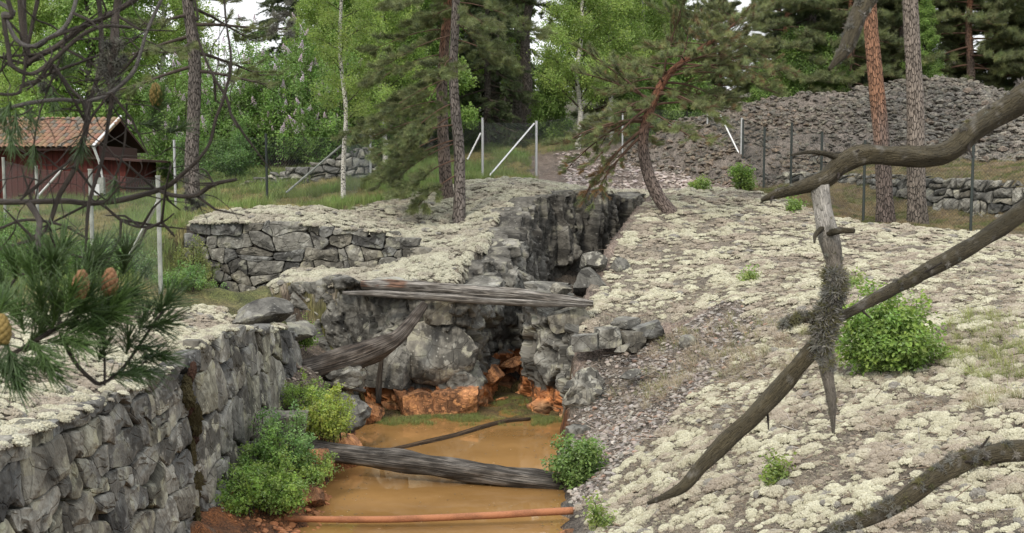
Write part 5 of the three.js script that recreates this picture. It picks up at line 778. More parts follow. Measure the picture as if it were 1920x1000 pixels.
fence('dark posted wire fence behind the lichen hill at right', [[6.86, 32.8, 4.0, 1.65], [6.86, 30, 3.56, 1.75], [7.09, 28, null, 1.72], [7.3, 26, null, 1.7], [7.68, 24, 2.98, 1.78], [9.2, 22, 2.75, 1.86], [11.4, 19.6, null, 1.85]], { mat: M.darkSteel, postR: 0.03, netMat: M.darkSteel });
// ---------------------------------------------------------------- red shed
{
  const s = thing('red_shed', 'red wooden shed with orange tiled roof at the far left', 'shed', -13.25, 3.1, 30), red = std({ map: rep(T.wood, 1, 0.5), color: rgb(0.15, 0.03, 0.022) }), dark = std({ color: rgb(0.06, 0.03, 0.025) }), pl = [], r = rng(9);
  const box = (w, h, d, x, y, z) => new THREE.BoxGeometry(w, h, d).translate(x, y, z);
  mesh('wall', box(3.9, 1.75, 3.2, 0, 0.85, -1.65), dark, s);
  for (let x = -2.0; x < 1.95; x += 0.16) pl.push(box(0.135, 1.75, 0.03, x + 0.08, 0.87, 0.0)); for (let x = -1.92; x < 1.95; x += 0.16) pl.push(box(0.05, 1.75, 0.02, x + 0.08, 0.87, 0.026));
  mesh('cladding', mergeGeometries(pl), red, s).userData.kind = 'stuff';
  const roof = mesh('roof', new THREE.ExtrudeGeometry(new THREE.Shape([[0.42, 1.66], [-1.75, 2.56], [-3.9, 1.66], [-3.9, 1.6], [-1.75, 2.46], [0.42, 1.58]].map(([z, y]) => new THREE.Vector2(-z, y))), { depth: 4.3, bevelEnabled: false }).rotateY(Math.PI / 2).translate(-2.3, 0, 0), dark, s);
  const tiles = [], tg = new THREE.CylinderGeometry(0.075, 0.085, 0.3, 6, 1, true, -1.6, 3.2); tg.rotateX(-Math.PI / 2); const cols = [];
  for (let j = 0; j < 9; j++) for (let i = 0; i < 30; i++) { const f = j / 9, g = tg.clone(); g.rotateX(0.39); g.translate(-2.2 + i * 0.145 + (r() - 0.5) * 0.015, 1.68 + f * 0.88 + (r() - 0.5) * 0.012, 0.34 - f * 2.1); const c = r() < 0.25 ? [0.17, 0.15, 0.12] : [0.24 + 0.08 * r(), 0.15 + 0.04 * r(), 0.105]; paint(g, () => c); tiles.push(g); }
  mesh('roof_tiles', mergeGeometries(tiles), std({ vertexColors: true, side: THREE.DoubleSide, map: rep(T.grain, 3) }), roof).userData.kind = 'stuff';
  mesh('bargeboard', tube([new THREE.Vector3(2.02, 2.6, -1.75), new THREE.Vector3(2.02, 2.13, -0.6), new THREE.Vector3(2.02, 1.68, 0.46)], [0.045, 0.045, 0.045], 6), M.bright, s);
  mesh('downpipe', tube([new THREE.Vector3(2.05, 1.66, 0.46), new THREE.Vector3(2.12, 1.3, 0.3), new THREE.Vector3(2.16, 0.9, 0.2), new THREE.Vector3(2.25, -0.1, 0.2)], [0.035, 0.035, 0.03, 0.025], 7), M.bright, s);
  mesh('lean_to_wall', box(0.75, 1.35, 2.6, 2.33, 0.66, -1.35), red, s);
  mesh('lean_to_roof', box(1.5, 0.06, 3.0, 2.42, 1.5, -1.25).applyMatrix4(new THREE.Matrix4().makeRotationZ(-0.06)), dark, s);
  const box2 = add(new THREE.Group(), 'meter_box', 'grey box hanging on the pipe at the shed corner', 'box'); box2.position.set(-11.05, 3.75, -29.6); mesh('case', box(0.17, 0.42, 0.14, 0, 0, 0), M.pale, box2); mesh('case_lid', box(0.15, 0.3, 0.02, -0.09, -0.12, 0.085), M.bright, box2);
}

// ---------------------------------------------------------------- boughs close to the viewer (x, y, D, radius)
const DEAD = {upper: [[1.582, 4.38, 2.95, 0.0361], [1.444, 4.293, 2.92, 0.0345], [1.34, 4.209, 2.9, 0.0319], [1.263, 4.159, 2.88, 0.0305], [1.189, 4.116, 2.85, 0.0302], [1.121, 4.061, 2.83, 0.0289], [1.056, 4.048, 2.82, 0.0276], [0.974, 4.05, 2.8, 0.0263], [0.893, 4.053, 2.8, 0.0263], [0.833, 4.033, 2.78, 0.025], [0.784, 3.993, 2.77, 0.0237], [0.722, 3.971, 2.76, 0.018], [0.666, 3.956, 2.75, 0.0123], [0.622, 3.939, 2.74, 0.0045]], upper_twig: [[0.82, 4.046, 2.78, 0.0091], [0.78, 4.056, 2.76, 0.0062], [0.735, 4.059, 2.74, 0.005], [0.689, 4.051, 2.72, 0.0028]], hanging: [[0.771, 3.98, 2.77, 0.0226], [0.779, 3.927, 2.76, 0.0214], [0.788, 3.867, 2.75, 0.0224], [0.806, 3.8, 2.75, 0.0213], [0.81, 3.734, 2.74, 0.0179], [0.798, 3.666, 2.74, 0.0168], [0.782, 3.6, 2.73, 0.0167], [0.788, 3.521, 2.72, 0.0155], [0.803, 3.44, 2.72, 0.0122], [0.809, 3.355, 2.72, 0.0039]], stub: [[0.786, 3.853, 2.75, 0.0079], [0.807, 3.865, 2.7, 0.0072], [0.833, 3.867, 2.67, 0.0054]], stub2: [[0.782, 3.873, 2.75, 0.0067], [0.748, 3.856, 2.7, 0.0055], [0.734, 3.839, 2.66, 0.0022]], middle: [[1.732, 4.062, 3.2, 0.0287], [1.571, 3.977, 3.15, 0.027], [1.444, 3.903, 3.1, 0.0253], [1.32, 3.83, 3.05, 0.0236], [1.212, 3.782, 3.0, 0.022], [1.107, 3.739, 2.95, 0.0193], [1.005, 3.697, 2.9, 0.0166], [0.892, 3.649, 2.85, 0.0128], [0.815, 3.618, 2.8, 0.0137], [0.774, 3.57, 2.77, 0.0215], [0.703, 3.495, 2.75, 0.0236], [0.63, 3.419, 2.72, 0.0222], [0.546, 3.349, 2.7, 0.0209], [0.477, 3.287, 2.68, 0.0197], [0.428, 3.238, 2.66, 0.0152], [0.381, 3.214, 2.65, 0.0086], [0.333, 3.198, 2.64, 0.0043]], stub3: [[0.787, 3.638, 2.75, 0.0146], [0.719, 3.646, 2.72, 0.0144], [0.667, 3.629, 2.7, 0.0088]], lower: [[1.466, 3.341, 2.65, 0.0259], [1.333, 3.345, 2.62, 0.0257], [1.233, 3.341, 2.6, 0.0244], [1.148, 3.337, 2.58, 0.0232], [1.064, 3.321, 2.56, 0.023], [0.981, 3.279, 2.54, 0.0218], [0.9, 3.234, 2.52, 0.0195], [0.82, 3.202, 2.5, 0.0173], [0.752, 3.189, 2.48, 0.0101], [0.706, 3.175, 2.47, 0.004]], top: [[0.873, 4.555, 2.3, 0.0225], [0.792, 4.469, 2.25, 0.022], [0.719, 4.382, 2.2, 0.0206], [0.668, 4.307, 2.15, 0.0175], [0.64, 4.253, 2.12, 0.0147], [0.62, 4.226, 2.1, 0.0103], [0.594, 4.199, 2.08, 0.0034]] };
const TWIGS = [[[-1.103, 3.963, 2.1, 0.0061], [-0.976, 3.953, 2.05, 0.0057], [-0.873, 3.953, 2.0, 0.0052], [-0.813, 3.954, 2.0, 0.0052], [-0.76, 3.951, 1.98, 0.0052], [-0.692, 3.958, 1.96, 0.0051], [-0.614, 3.979, 1.94, 0.0045], [-0.573, 4.007, 1.93, 0.0039], [-0.548, 4.027, 1.92, 0.0034], [-0.526, 4.056, 1.92, 0.0028], [-0.514, 4.099, 1.92, 0.0028], [-0.499, 4.138, 1.92, 0.0025], [-0.486, 4.196, 1.92, 0.0022], [-0.496, 4.27, 1.93, 0.0017], [-0.498, 4.328, 1.93, 0.0017]],
  [[-0.633, 3.977, 1.95, 0.0034], [-0.591, 3.966, 1.92, 0.0039], [-0.547, 3.967, 1.9, 0.0039], [-0.51, 3.986, 1.88, 0.0038], [-0.466, 3.994, 1.86, 0.0027]],
  [[-0.559, 4.277, 1.95, 0.0023], [-0.545, 4.223, 1.95, 0.0023], [-0.521, 4.172, 1.94, 0.0025], [-0.5, 4.136, 1.94, 0.0028], [-0.49, 4.106, 1.93, 0.0022], [-0.477, 4.083, 1.92, 0.0011]],
  [[-0.89, 4.086, 1.8, 0.0026], [-0.833, 4.106, 1.8, 0.0031], [-0.784, 4.118, 1.8, 0.0034], [-0.736, 4.124, 1.8, 0.0034], [-0.698, 4.123, 1.82, 0.0032], [-0.666, 4.138, 1.84, 0.0032], [-0.633, 4.171, 1.85, 0.0032], [-0.62, 4.211, 1.86, 0.003], [-0.612, 4.246, 1.87, 0.003], [-0.588, 4.302, 1.88, 0.0027]],
  [[-0.837, 4.289, 1.75, 0.0036], [-0.799, 4.25, 1.75, 0.0036], [-0.78, 4.214, 1.75, 0.0036], [-0.757, 4.203, 1.75, 0.0036], [-0.739, 4.214, 1.76, 0.0036], [-0.715, 4.232, 1.77, 0.0036], [-0.702, 4.26, 1.78, 0.0036], [-0.701, 4.297, 1.8, 0.0037]],
  [[-0.833, 4.191, 1.9, 0.0055], [-0.805, 4.207, 1.9, 0.0055], [-0.774, 4.222, 1.9, 0.0055], [-0.74, 4.255, 1.92, 0.005], [-0.706, 4.27, 1.92, 0.0045], [-0.662, 4.298, 1.93, 0.0045], [-0.639, 4.319, 1.94, 0.0045]],
  [[-0.776, 4.237, 1.7, 0.0035], [-0.77, 4.191, 1.7, 0.0035], [-0.765, 4.168, 1.7, 0.0035], [-0.744, 4.158, 1.72, 0.0035], [-0.719, 4.181, 1.74, 0.0035], [-0.679, 4.219, 1.75, 0.0036], [-0.645, 4.236, 1.76, 0.0031], [-0.61, 4.237, 1.78, 0.0026]],
  [[-0.895, 4.141, 1.85, 0.0027], [-0.813, 4.152, 1.85, 0.0027], [-0.773, 4.172, 1.86, 0.0027], [-0.729, 4.19, 1.87, 0.0022], [-0.689, 4.208, 1.88, 0.0016]],
  [[-0.665, 4.334, 1.9, 0.0055], [-0.675, 4.274, 1.9, 0.0061], [-0.673, 4.219, 1.88, 0.0082], [-0.679, 4.169, 1.87, 0.0076], [-0.672, 4.135, 1.86, 0.0043], [-0.677, 4.083, 1.85, 0.0032], [-0.688, 4.027, 1.85, 0.0027], [-0.708, 3.954, 1.84, 0.0027], [-0.713, 3.874, 1.83, 0.0021]],
  [[-0.744, 4.351, 2.0, 0.0052], [-0.738, 4.255, 2.0, 0.0047], [-0.735, 4.192, 1.98, 0.0046], [-0.75, 4.133, 1.97, 0.0046], [-0.756, 4.077, 1.96, 0.0046], [-0.772, 4.017, 1.95, 0.0045], [-0.8, 3.963, 1.94, 0.0045], [-0.811, 3.914, 1.92, 0.0039], [-0.828, 3.892, 1.9, 0.0033], [-0.886, 3.874, 1.9, 0.0028], [-0.926, 3.862, 1.9, 0.0028]],
  [[-0.744, 4.18, 1.8, 0.0026], [-0.719, 4.144, 1.8, 0.0026], [-0.698, 4.121, 1.8, 0.0026], [-0.694, 4.087, 1.8, 0.0021], [-0.704, 4.052, 1.8, 0.0016]],
  [[-0.836, 3.954, 1.9, 0.0044], [-0.797, 3.925, 1.85, 0.0043], [-0.757, 3.893, 1.75, 0.0041], [-0.702, 3.86, 1.65, 0.0038], [-0.652, 3.83, 1.55, 0.0032], [-0.621, 3.792, 1.5, 0.0026]],
  [[-0.723, 3.947, 1.95, 0.0023], [-0.691, 3.922, 1.94, 0.0023], [-0.652, 3.91, 1.93, 0.0022], [-0.613, 3.919, 1.92, 0.0017], [-0.588, 3.935, 1.91, 0.0011]],
  [[-0.77, 3.716, 1.5, 0.0031], [-0.72, 3.738, 1.5, 0.0031], [-0.694, 3.753, 1.5, 0.0031], [-0.658, 3.773, 1.5, 0.0031], [-0.615, 3.799, 1.5, 0.0031], [-0.584, 3.816, 1.48, 0.0022], [-0.573, 3.843, 1.47, 0.0017]],
  [[-0.623, 3.785, 1.5, 0.0026], [-0.613, 3.742, 1.52, 0.0027], [-0.595, 3.715, 1.53, 0.0027], [-0.584, 3.706, 1.54, 0.0027], [-0.562, 3.72, 1.55, 0.0023], [-0.542, 3.747, 1.56, 0.0023], [-0.519, 3.784, 1.57, 0.0023], [-0.504, 3.808, 1.58, 0.0014]],
  [[-0.579, 3.703, 1.54, 0.0018], [-0.582, 3.747, 1.55, 0.0018], [-0.587, 3.786, 1.55, 0.0014]],
  [[-0.572, 3.718, 1.55, 0.0016], [-0.544, 3.721, 1.56, 0.0014], [-0.523, 3.739, 1.57, 0.0009]],
  [[-0.76, 4.259, 1.9, 0.0022], [-0.77, 4.208, 1.9, 0.0022], [-0.793, 4.153, 1.9, 0.0022], [-0.815, 4.095, 1.9, 0.0017], [-0.827, 4.028, 1.9, 0.0017]],
  [[-0.661, 4.124, 1.9, 0.0017], [-0.665, 4.07, 1.9, 0.0017], [-0.673, 4.029, 1.9, 0.0017], [-0.69, 3.987, 1.9, 0.0017]],
  [[-0.765, 4.282, 1.8, 0.0031], [-0.776, 4.241, 1.8, 0.0031], [-0.786, 4.198, 1.8, 0.0026], [-0.795, 4.142, 1.8, 0.0021]],
  [[-0.748, 4.041, 1.9, 0.0028], [-0.77, 4.019, 1.9, 0.0022], [-0.811, 3.991, 1.9, 0.0022], [-0.85, 3.959, 1.9, 0.0022]],
  [[-0.888, 3.909, 1.9, 0.0022], [-0.841, 3.924, 1.9, 0.0022], [-0.78, 3.915, 1.9, 0.0022], [-0.735, 3.89, 1.9, 0.0017]],
  [[-0.674, 4.218, 1.88, 0.0016], [-0.654, 4.218, 1.87, 0.0014], [-0.628, 4.232, 1.87, 0.0012], [-0.626, 4.231, 1.9, 0.001], [-0.592, 4.216, 1.87, 0.0008], [-0.58, 4.199, 1.89, 0.0006]],
  [[-0.597, 4.231, 1.73, 0.001], [-0.579, 4.227, 1.72, 0.0009], [-0.569, 4.226, 1.73, 0.0008], [-0.55, 4.228, 1.74, 0.0006], [-0.52, 4.243, 1.69, 0.0005], [-0.508, 4.255, 1.7, 0.0004]],
  [[-0.67, 4.129, 1.85, 0.001], [-0.671, 4.158, 1.86, 0.0009], [-0.666, 4.179, 1.84, 0.0007], [-0.668, 4.189, 1.87, 0.0006], [-0.63, 4.205, 1.83, 0.0005], [-0.631, 4.211, 1.87, 0.0004]],
  [[-0.673, 4.149, 1.87, 0.0009], [-0.688, 4.136, 1.88, 0.0008], [-0.697, 4.127, 1.88, 0.0007], [-0.721, 4.126, 1.89, 0.0005], [-0.736, 4.121, 1.88, 0.0004], [-0.755, 4.115, 1.88, 0.0003]],
  [[-0.828, 4.098, 1.94, 0.0011], [-0.8, 4.1, 1.93, 0.0009], [-0.773, 4.097, 1.95, 0.0008], [-0.76, 4.08, 1.94, 0.0007], [-0.75, 4.066, 1.96, 0.0005], [-0.747, 4.056, 1.94, 0.0004]],
  [[-0.715, 4.202, 1.72, 0.0015], [-0.708, 4.187, 1.71, 0.0013], [-0.712, 4.17, 1.7, 0.0011], [-0.727, 4.154, 1.71, 0.0009], [-0.759, 4.141, 1.75, 0.0008], [-0.765, 4.129, 1.71, 0.0005]],
  [[-0.701, 3.962, 1.98, 0.0015], [-0.666, 3.966, 1.98, 0.0013], [-0.637, 3.959, 1.99, 0.0011], [-0.613, 3.953, 2.01, 0.0009], [-0.595, 3.95, 2.02, 0.0007], [-0.554, 3.933, 2.01, 0.0005]],
  [[-0.777, 4.149, 1.86, 0.0012], [-0.784, 4.156, 1.86, 0.001], [-0.807, 4.159, 1.86, 0.0009], [-0.828, 4.15, 1.86, 0.0007], [-0.832, 4.13, 1.84, 0.0006], [-0.868, 4.127, 1.9, 0.0004]],
  [[-0.682, 3.981, 1.88, 0.0011], [-0.674, 3.993, 1.89, 0.001], [-0.682, 4.028, 1.9, 0.0008], [-0.682, 4.04, 1.86, 0.0007], [-0.719, 4.056, 1.91, 0.0005], [-0.734, 4.061, 1.89, 0.0004]],
  [[-0.759, 4.184, 1.66, 0.0014], [-0.759, 4.176, 1.66, 0.0012], [-0.758, 4.166, 1.67, 0.001], [-0.735, 4.158, 1.67, 0.0009], [-0.712, 4.145, 1.68, 0.0007], [-0.682, 4.146, 1.63, 0.0005]],
  [[-0.691, 4.14, 1.9, 0.0018], [-0.677, 4.109, 1.89, 0.0015], [-0.657, 4.088, 1.89, 0.0013], [-0.634, 4.072, 1.88, 0.0011], [-0.609, 4.078, 1.9, 0.0008], [-0.593, 4.084, 1.89, 0.0006]],
  [[-0.654, 4.144, 1.81, 0.0009], [-0.633, 4.163, 1.8, 0.0008], [-0.621, 4.18, 1.82, 0.0007], [-0.598, 4.179, 1.81, 0.0005], [-0.556, 4.177, 1.79, 0.0004], [-0.547, 4.18, 1.83, 0.0003]],
  [[-0.766, 4.019, 1.94, 0.0017], [-0.797, 4.012, 1.95, 0.0015], [-0.818, 4.032, 1.94, 0.0013], [-0.826, 4.049, 1.91, 0.001], [-0.857, 4.063, 1.98, 0.0009], [-0.823, 4.079, 1.89, 0.0006]],
  [[-0.763, 4.165, 1.7, 0.0012], [-0.75, 4.159, 1.69, 0.001], [-0.743, 4.148, 1.7, 0.0009], [-0.724, 4.128, 1.68, 0.0007], [-0.745, 4.117, 1.74, 0.0006], [-0.709, 4.079, 1.66, 0.0004]],
  [[-0.489, 4.267, 1.92, 0.0013], [-0.501, 4.253, 1.93, 0.0011], [-0.509, 4.239, 1.93, 0.001], [-0.51, 4.223, 1.9, 0.0008], [-0.534, 4.197, 1.95, 0.0006], [-0.537, 4.178, 1.96, 0.0005]],
  [[-0.703, 4.088, 1.83, 0.0013], [-0.697, 4.069, 1.82, 0.0012], [-0.669, 4.049, 1.82, 0.001], [-0.654, 4.033, 1.82, 0.0008], [-0.63, 4.033, 1.8, 0.0006], [-0.592, 4.03, 1.79, 0.0005]],
  [[-0.778, 4.151, 1.88, 0.0011], [-0.766, 4.137, 1.87, 0.001], [-0.744, 4.124, 1.87, 0.0008], [-0.751, 4.109, 1.88, 0.0007], [-0.742, 4.09, 1.86, 0.0005], [-0.774, 4.072, 1.91, 0.0004]],
  [[-0.78, 4.216, 1.75, 0.0016], [-0.791, 4.201, 1.75, 0.0014], [-0.804, 4.17, 1.75, 0.0012], [-0.806, 4.146, 1.78, 0.001], [-0.783, 4.129, 1.72, 0.0007], [-0.776, 4.107, 1.71, 0.0005]],
  [[-0.754, 4.076, 1.96, 0.0012], [-0.796, 4.059, 1.96, 0.001], [-0.802, 4.052, 1.96, 0.0009], [-0.831, 4.044, 1.97, 0.0007], [-0.837, 4.036, 1.95, 0.0006], [-0.865, 4.037, 1.94, 0.0004]],
  [[-0.677, 4.023, 1.81, 0.0015], [-0.662, 4.002, 1.82, 0.0013], [-0.639, 3.99, 1.79, 0.0011], [-0.632, 3.992, 1.83, 0.0009], [-0.605, 4.011, 1.8, 0.0007], [-0.615, 4.03, 1.82, 0.0005]],
  [[-0.779, 4.173, 1.75, 0.0012], [-0.775, 4.187, 1.75, 0.0011], [-0.753, 4.201, 1.74, 0.0009], [-0.74, 4.194, 1.75, 0.0008], [-0.725, 4.191, 1.77, 0.0006], [-0.727, 4.177, 1.79, 0.0004]],
  [[-0.599, 3.988, 1.89, 0.0009], [-0.617, 3.996, 1.9, 0.0008], [-0.639, 3.993, 1.88, 0.0007], [-0.674, 3.974, 1.88, 0.0005], [-0.681, 3.965, 1.86, 0.0004], [-0.721, 3.947, 1.89, 0.0003]],
  [[-0.652, 4.135, 1.81, 0.0015], [-0.677, 4.129, 1.8, 0.0013], [-0.7, 4.118, 1.79, 0.0011], [-0.723, 4.108, 1.8, 0.0009], [-0.741, 4.106, 1.8, 0.0007], [-0.77, 4.098, 1.8, 0.0005]],
  [[-0.797, 4.205, 1.88, 0.0015], [-0.777, 4.18, 1.87, 0.0013], [-0.761, 4.166, 1.88, 0.0011], [-0.748, 4.168, 1.88, 0.0009], [-0.729, 4.161, 1.91, 0.0007], [-0.69, 4.163, 1.86, 0.0005]],
  [[-0.749, 4.13, 1.96, 0.0012], [-0.738, 4.107, 1.96, 0.0011], [-0.734, 4.088, 1.97, 0.0009], [-0.712, 4.068, 1.97, 0.0008], [-0.665, 4.05, 1.92, 0.0006], [-0.662, 4.045, 1.96, 0.0004]],
  [[-0.713, 4.177, 1.83, 0.0013], [-0.692, 4.163, 1.82, 0.0011], [-0.683, 4.135, 1.84, 0.001], [-0.664, 4.111, 1.81, 0.0008], [-0.677, 4.082, 1.85, 0.0006], [-0.683, 4.067, 1.88, 0.0005]],
  [[-0.755, 4.023, 1.9, 0.001], [-0.736, 4.055, 1.89, 0.0008], [-0.734, 4.074, 1.9, 0.0007], [-0.735, 4.091, 1.9, 0.0006], [-0.751, 4.107, 1.94, 0.0005], [-0.728, 4.134, 1.87, 0.0003]],
  [[-0.761, 4.268, 1.97, 0.0013], [-0.748, 4.244, 1.97, 0.0011], [-0.713, 4.238, 1.95, 0.001], [-0.709, 4.239, 1.99, 0.0008], [-0.671, 4.232, 1.94, 0.0006], [-0.672, 4.253, 1.99, 0.0005]],
  [[-0.856, 4.101, 1.84, 0.0012], [-0.827, 4.115, 1.85, 0.0011], [-0.808, 4.107, 1.86, 0.0009], [-0.766, 4.087, 1.82, 0.0007], [-0.754, 4.061, 1.82, 0.0006], [-0.783, 4.049, 1.89, 0.0004]],
  [[-0.543, 4.024, 1.92, 0.0011], [-0.569, 4.044, 1.92, 0.001], [-0.589, 4.049, 1.91, 0.0008], [-0.613, 4.037, 1.92, 0.0007], [-0.622, 4.029, 1.9, 0.0005], [-0.647, 4.003, 1.94, 0.0004]],
  [[-0.524, 4.177, 1.96, 0.001], [-0.521, 4.201, 1.97, 0.0009], [-0.515, 4.225, 1.95, 0.0007], [-0.522, 4.264, 1.99, 0.0006], [-0.512, 4.272, 1.94, 0.0005], [-0.509, 4.293, 1.93, 0.0003]],
  [[-0.809, 4.202, 1.92, 0.0014], [-0.833, 4.197, 1.92, 0.0012], [-0.857, 4.206, 1.93, 0.001], [-0.869, 4.222, 1.94, 0.0009], [-0.87, 4.244, 1.9, 0.0007], [-0.881, 4.268, 1.95, 0.0005]],
  [[-0.783, 4.22, 1.92, 0.0015], [-0.775, 4.185, 1.92, 0.0013], [-0.774, 4.17, 1.91, 0.0011], [-0.785, 4.152, 1.92, 0.0009], [-0.807, 4.139, 1.92, 0.0007], [-0.817, 4.13, 1.89, 0.0005]],
  [[-0.761, 4.11, 1.76, 0.0015], [-0.773, 4.101, 1.76, 0.0013], [-0.789, 4.095, 1.76, 0.0011], [-0.81, 4.096, 1.78, 0.0009], [-0.831, 4.088, 1.75, 0.0007], [-0.851, 4.078, 1.75, 0.0005]],
  [[-0.591, 4.303, 1.86, 0.0014], [-0.608, 4.309, 1.86, 0.0012], [-0.645, 4.312, 1.88, 0.001], [-0.66, 4.288, 1.88, 0.0009], [-0.666, 4.258, 1.85, 0.0007], [-0.671, 4.24, 1.88, 0.0005]],
  [[-0.857, 3.965, 1.91, 0.0011], [-0.837, 3.97, 1.91, 0.0009], [-0.822, 3.988, 1.93, 0.0008], [-0.789, 3.987, 1.89, 0.0006], [-0.774, 3.985, 1.95, 0.0005], [-0.743, 3.97, 1.92, 0.0004]],
  [[-0.812, 3.956, 2.0, 0.0013], [-0.793, 3.952, 2.0, 0.0011], [-0.766, 3.95, 1.98, 0.001], [-0.757, 3.949, 2.02, 0.0008], [-0.707, 3.965, 1.97, 0.0006], [-0.719, 3.967, 2.04, 0.0005]],
  [[-0.731, 4.231, 1.81, 0.0017], [-0.75, 4.244, 1.81, 0.0015], [-0.769, 4.252, 1.8, 0.0012], [-0.78, 4.27, 1.78, 0.001], [-0.793, 4.302, 1.82, 0.0008], [-0.774, 4.32, 1.79, 0.0006]],
  [[-0.559, 3.97, 1.95, 0.0011], [-0.545, 3.967, 1.95, 0.001], [-0.525, 3.96, 1.96, 0.0008], [-0.498, 3.933, 1.97, 0.0007], [-0.486, 3.916, 1.95, 0.0005], [-0.493, 3.897, 1.94, 0.0004]],
  [[-0.773, 4.136, 2.02, 0.0011], [-0.761, 4.153, 2.01, 0.0009], [-0.76, 4.168, 2.03, 0.0008], [-0.745, 4.184, 2.02, 0.0006], [-0.76, 4.209, 2.05, 0.0005], [-0.757, 4.23, 2.06, 0.0004]],
  [[-0.679, 4.119, 1.78, 0.0015], [-0.682, 4.091, 1.77, 0.0013], [-0.697, 4.065, 1.78, 0.0011], [-0.722, 4.046, 1.8, 0.001], [-0.731, 4.019, 1.76, 0.0007], [-0.754, 4.019, 1.75, 0.0005]],
  [[-0.476, 4.185, 1.88, 0.0009], [-0.495, 4.195, 1.88, 0.0008], [-0.503, 4.203, 1.86, 0.0007], [-0.521, 4.232, 1.86, 0.0006], [-0.549, 4.257, 1.9, 0.0005], [-0.54, 4.277, 1.89, 0.0003]],
  [[-0.975, 3.954, 2.06, 0.0014], [-0.959, 3.969, 2.06, 0.0013], [-0.949, 3.996, 2.07, 0.0011], [-0.946, 4.015, 2.08, 0.0009], [-0.914, 4.041, 2.03, 0.0007], [-0.935, 4.064, 2.05, 0.0005]],
  [[-0.61, 4.254, 1.88, 0.0014], [-0.62, 4.24, 1.87, 0.0012], [-0.641, 4.23, 1.87, 0.001], [-0.677, 4.241, 1.9, 0.0008], [-0.694, 4.257, 1.91, 0.0007], [-0.68, 4.264, 1.85, 0.0005]],
  [[-0.614, 4.25, 1.89, 0.0009], [-0.635, 4.272, 1.89, 0.0008], [-0.646, 4.296, 1.89, 0.0007], [-0.66, 4.307, 1.89, 0.0006], [-0.68, 4.323, 1.89, 0.0004], [-0.701, 4.34, 1.91, 0.0003]],
  [[-0.494, 3.985, 1.84, 0.0015], [-0.525, 3.985, 1.84, 0.0013], [-0.549, 3.99, 1.84, 0.0011], [-0.564, 4.007, 1.82, 0.0009], [-0.573, 4.026, 1.87, 0.0007], [-0.548, 4.044, 1.82, 0.0005]],
  [[-0.693, 4.139, 1.9, 0.0011], [-0.677, 4.133, 1.91, 0.0009], [-0.634, 4.128, 1.91, 0.0008], [-0.614, 4.127, 1.93, 0.0007], [-0.601, 4.126, 1.94, 0.0005], [-0.556, 4.124, 1.86, 0.0004]],
  [[-0.816, 3.915, 1.93, 0.0013], [-0.807, 3.94, 1.93, 0.0012], [-0.805, 3.957, 1.93, 0.001], [-0.805, 3.978, 1.92, 0.0008], [-0.814, 4.01, 1.93, 0.0006], [-0.826, 4.041, 1.94, 0.0005]],
  [[-0.81, 4.201, 1.9, 0.0013], [-0.826, 4.195, 1.9, 0.0011], [-0.863, 4.19, 1.9, 0.001], [-0.878, 4.199, 1.9, 0.0008], [-0.895, 4.192, 1.89, 0.0006], [-0.947, 4.186, 1.94, 0.0005]],
  [[-0.878, 3.946, 2.02, 0.0019], [-0.874, 3.965, 2.02, 0.0016], [-0.861, 4.007, 2.01, 0.0014], [-0.859, 4.031, 2.01, 0.0011], [-0.867, 4.044, 2.01, 0.0009], [-0.883, 4.062, 2.0, 0.0006]],
  [[-0.683, 4.083, 1.85, 0.0012], [-0.665, 4.106, 1.85, 0.001], [-0.646, 4.118, 1.84, 0.0009], [-0.602, 4.116, 1.83, 0.0007], [-0.585, 4.109, 1.83, 0.0006], [-0.57, 4.093, 1.83, 0.0004]],
  [[-0.676, 4.211, 1.73, 0.0009], [-0.636, 4.213, 1.72, 0.0008], [-0.624, 4.213, 1.72, 0.0007], [-0.614, 4.205, 1.72, 0.0006], [-0.603, 4.214, 1.74, 0.0004], [-0.576, 4.203, 1.74, 0.0003]],
  [[-0.718, 4.278, 1.95, 0.001], [-0.694, 4.263, 1.94, 0.0009], [-0.69, 4.252, 1.96, 0.0007], [-0.651, 4.26, 1.95, 0.0006], [-0.634, 4.281, 1.95, 0.0005], [-0.635, 4.308, 1.97, 0.0004]],
  [[-0.898, 3.871, 1.92, 0.0014], [-0.869, 3.901, 1.91, 0.0012], [-0.863, 3.918, 1.91, 0.001], [-0.865, 3.938, 1.93, 0.0009], [-0.83, 3.96, 1.89, 0.0007], [-0.832, 3.987, 1.93, 0.0005]],
  [[-0.773, 4.01, 1.89, 0.0011], [-0.784, 3.99, 1.9, 0.001], [-0.802, 3.975, 1.91, 0.0008], [-0.804, 3.958, 1.88, 0.0007], [-0.814, 3.957, 1.86, 0.0005], [-0.853, 3.953, 1.9, 0.0004]],
  [[-0.788, 4.193, 1.86, 0.0009], [-0.812, 4.226, 1.85, 0.0008], [-0.829, 4.239, 1.87, 0.0006], [-0.853, 4.249, 1.88, 0.0005], [-0.847, 4.248, 1.85, 0.0004], [-0.881, 4.261, 1.87, 0.0003]],
  [[-0.753, 3.947, 1.96, 0.0014], [-0.729, 3.965, 1.96, 0.0012], [-0.697, 3.979, 1.95, 0.001], [-0.662, 3.993, 1.94, 0.0008], [-0.633, 4.007, 1.94, 0.0007], [-0.626, 4.017, 1.99, 0.0005]],
  [[-0.703, 4.023, 1.89, 0.0015], [-0.718, 4.009, 1.89, 0.0013], [-0.738, 3.986, 1.9, 0.0011], [-0.731, 3.968, 1.88, 0.0009], [-0.733, 3.951, 1.88, 0.0007], [-0.751, 3.93, 1.92, 0.0005]],
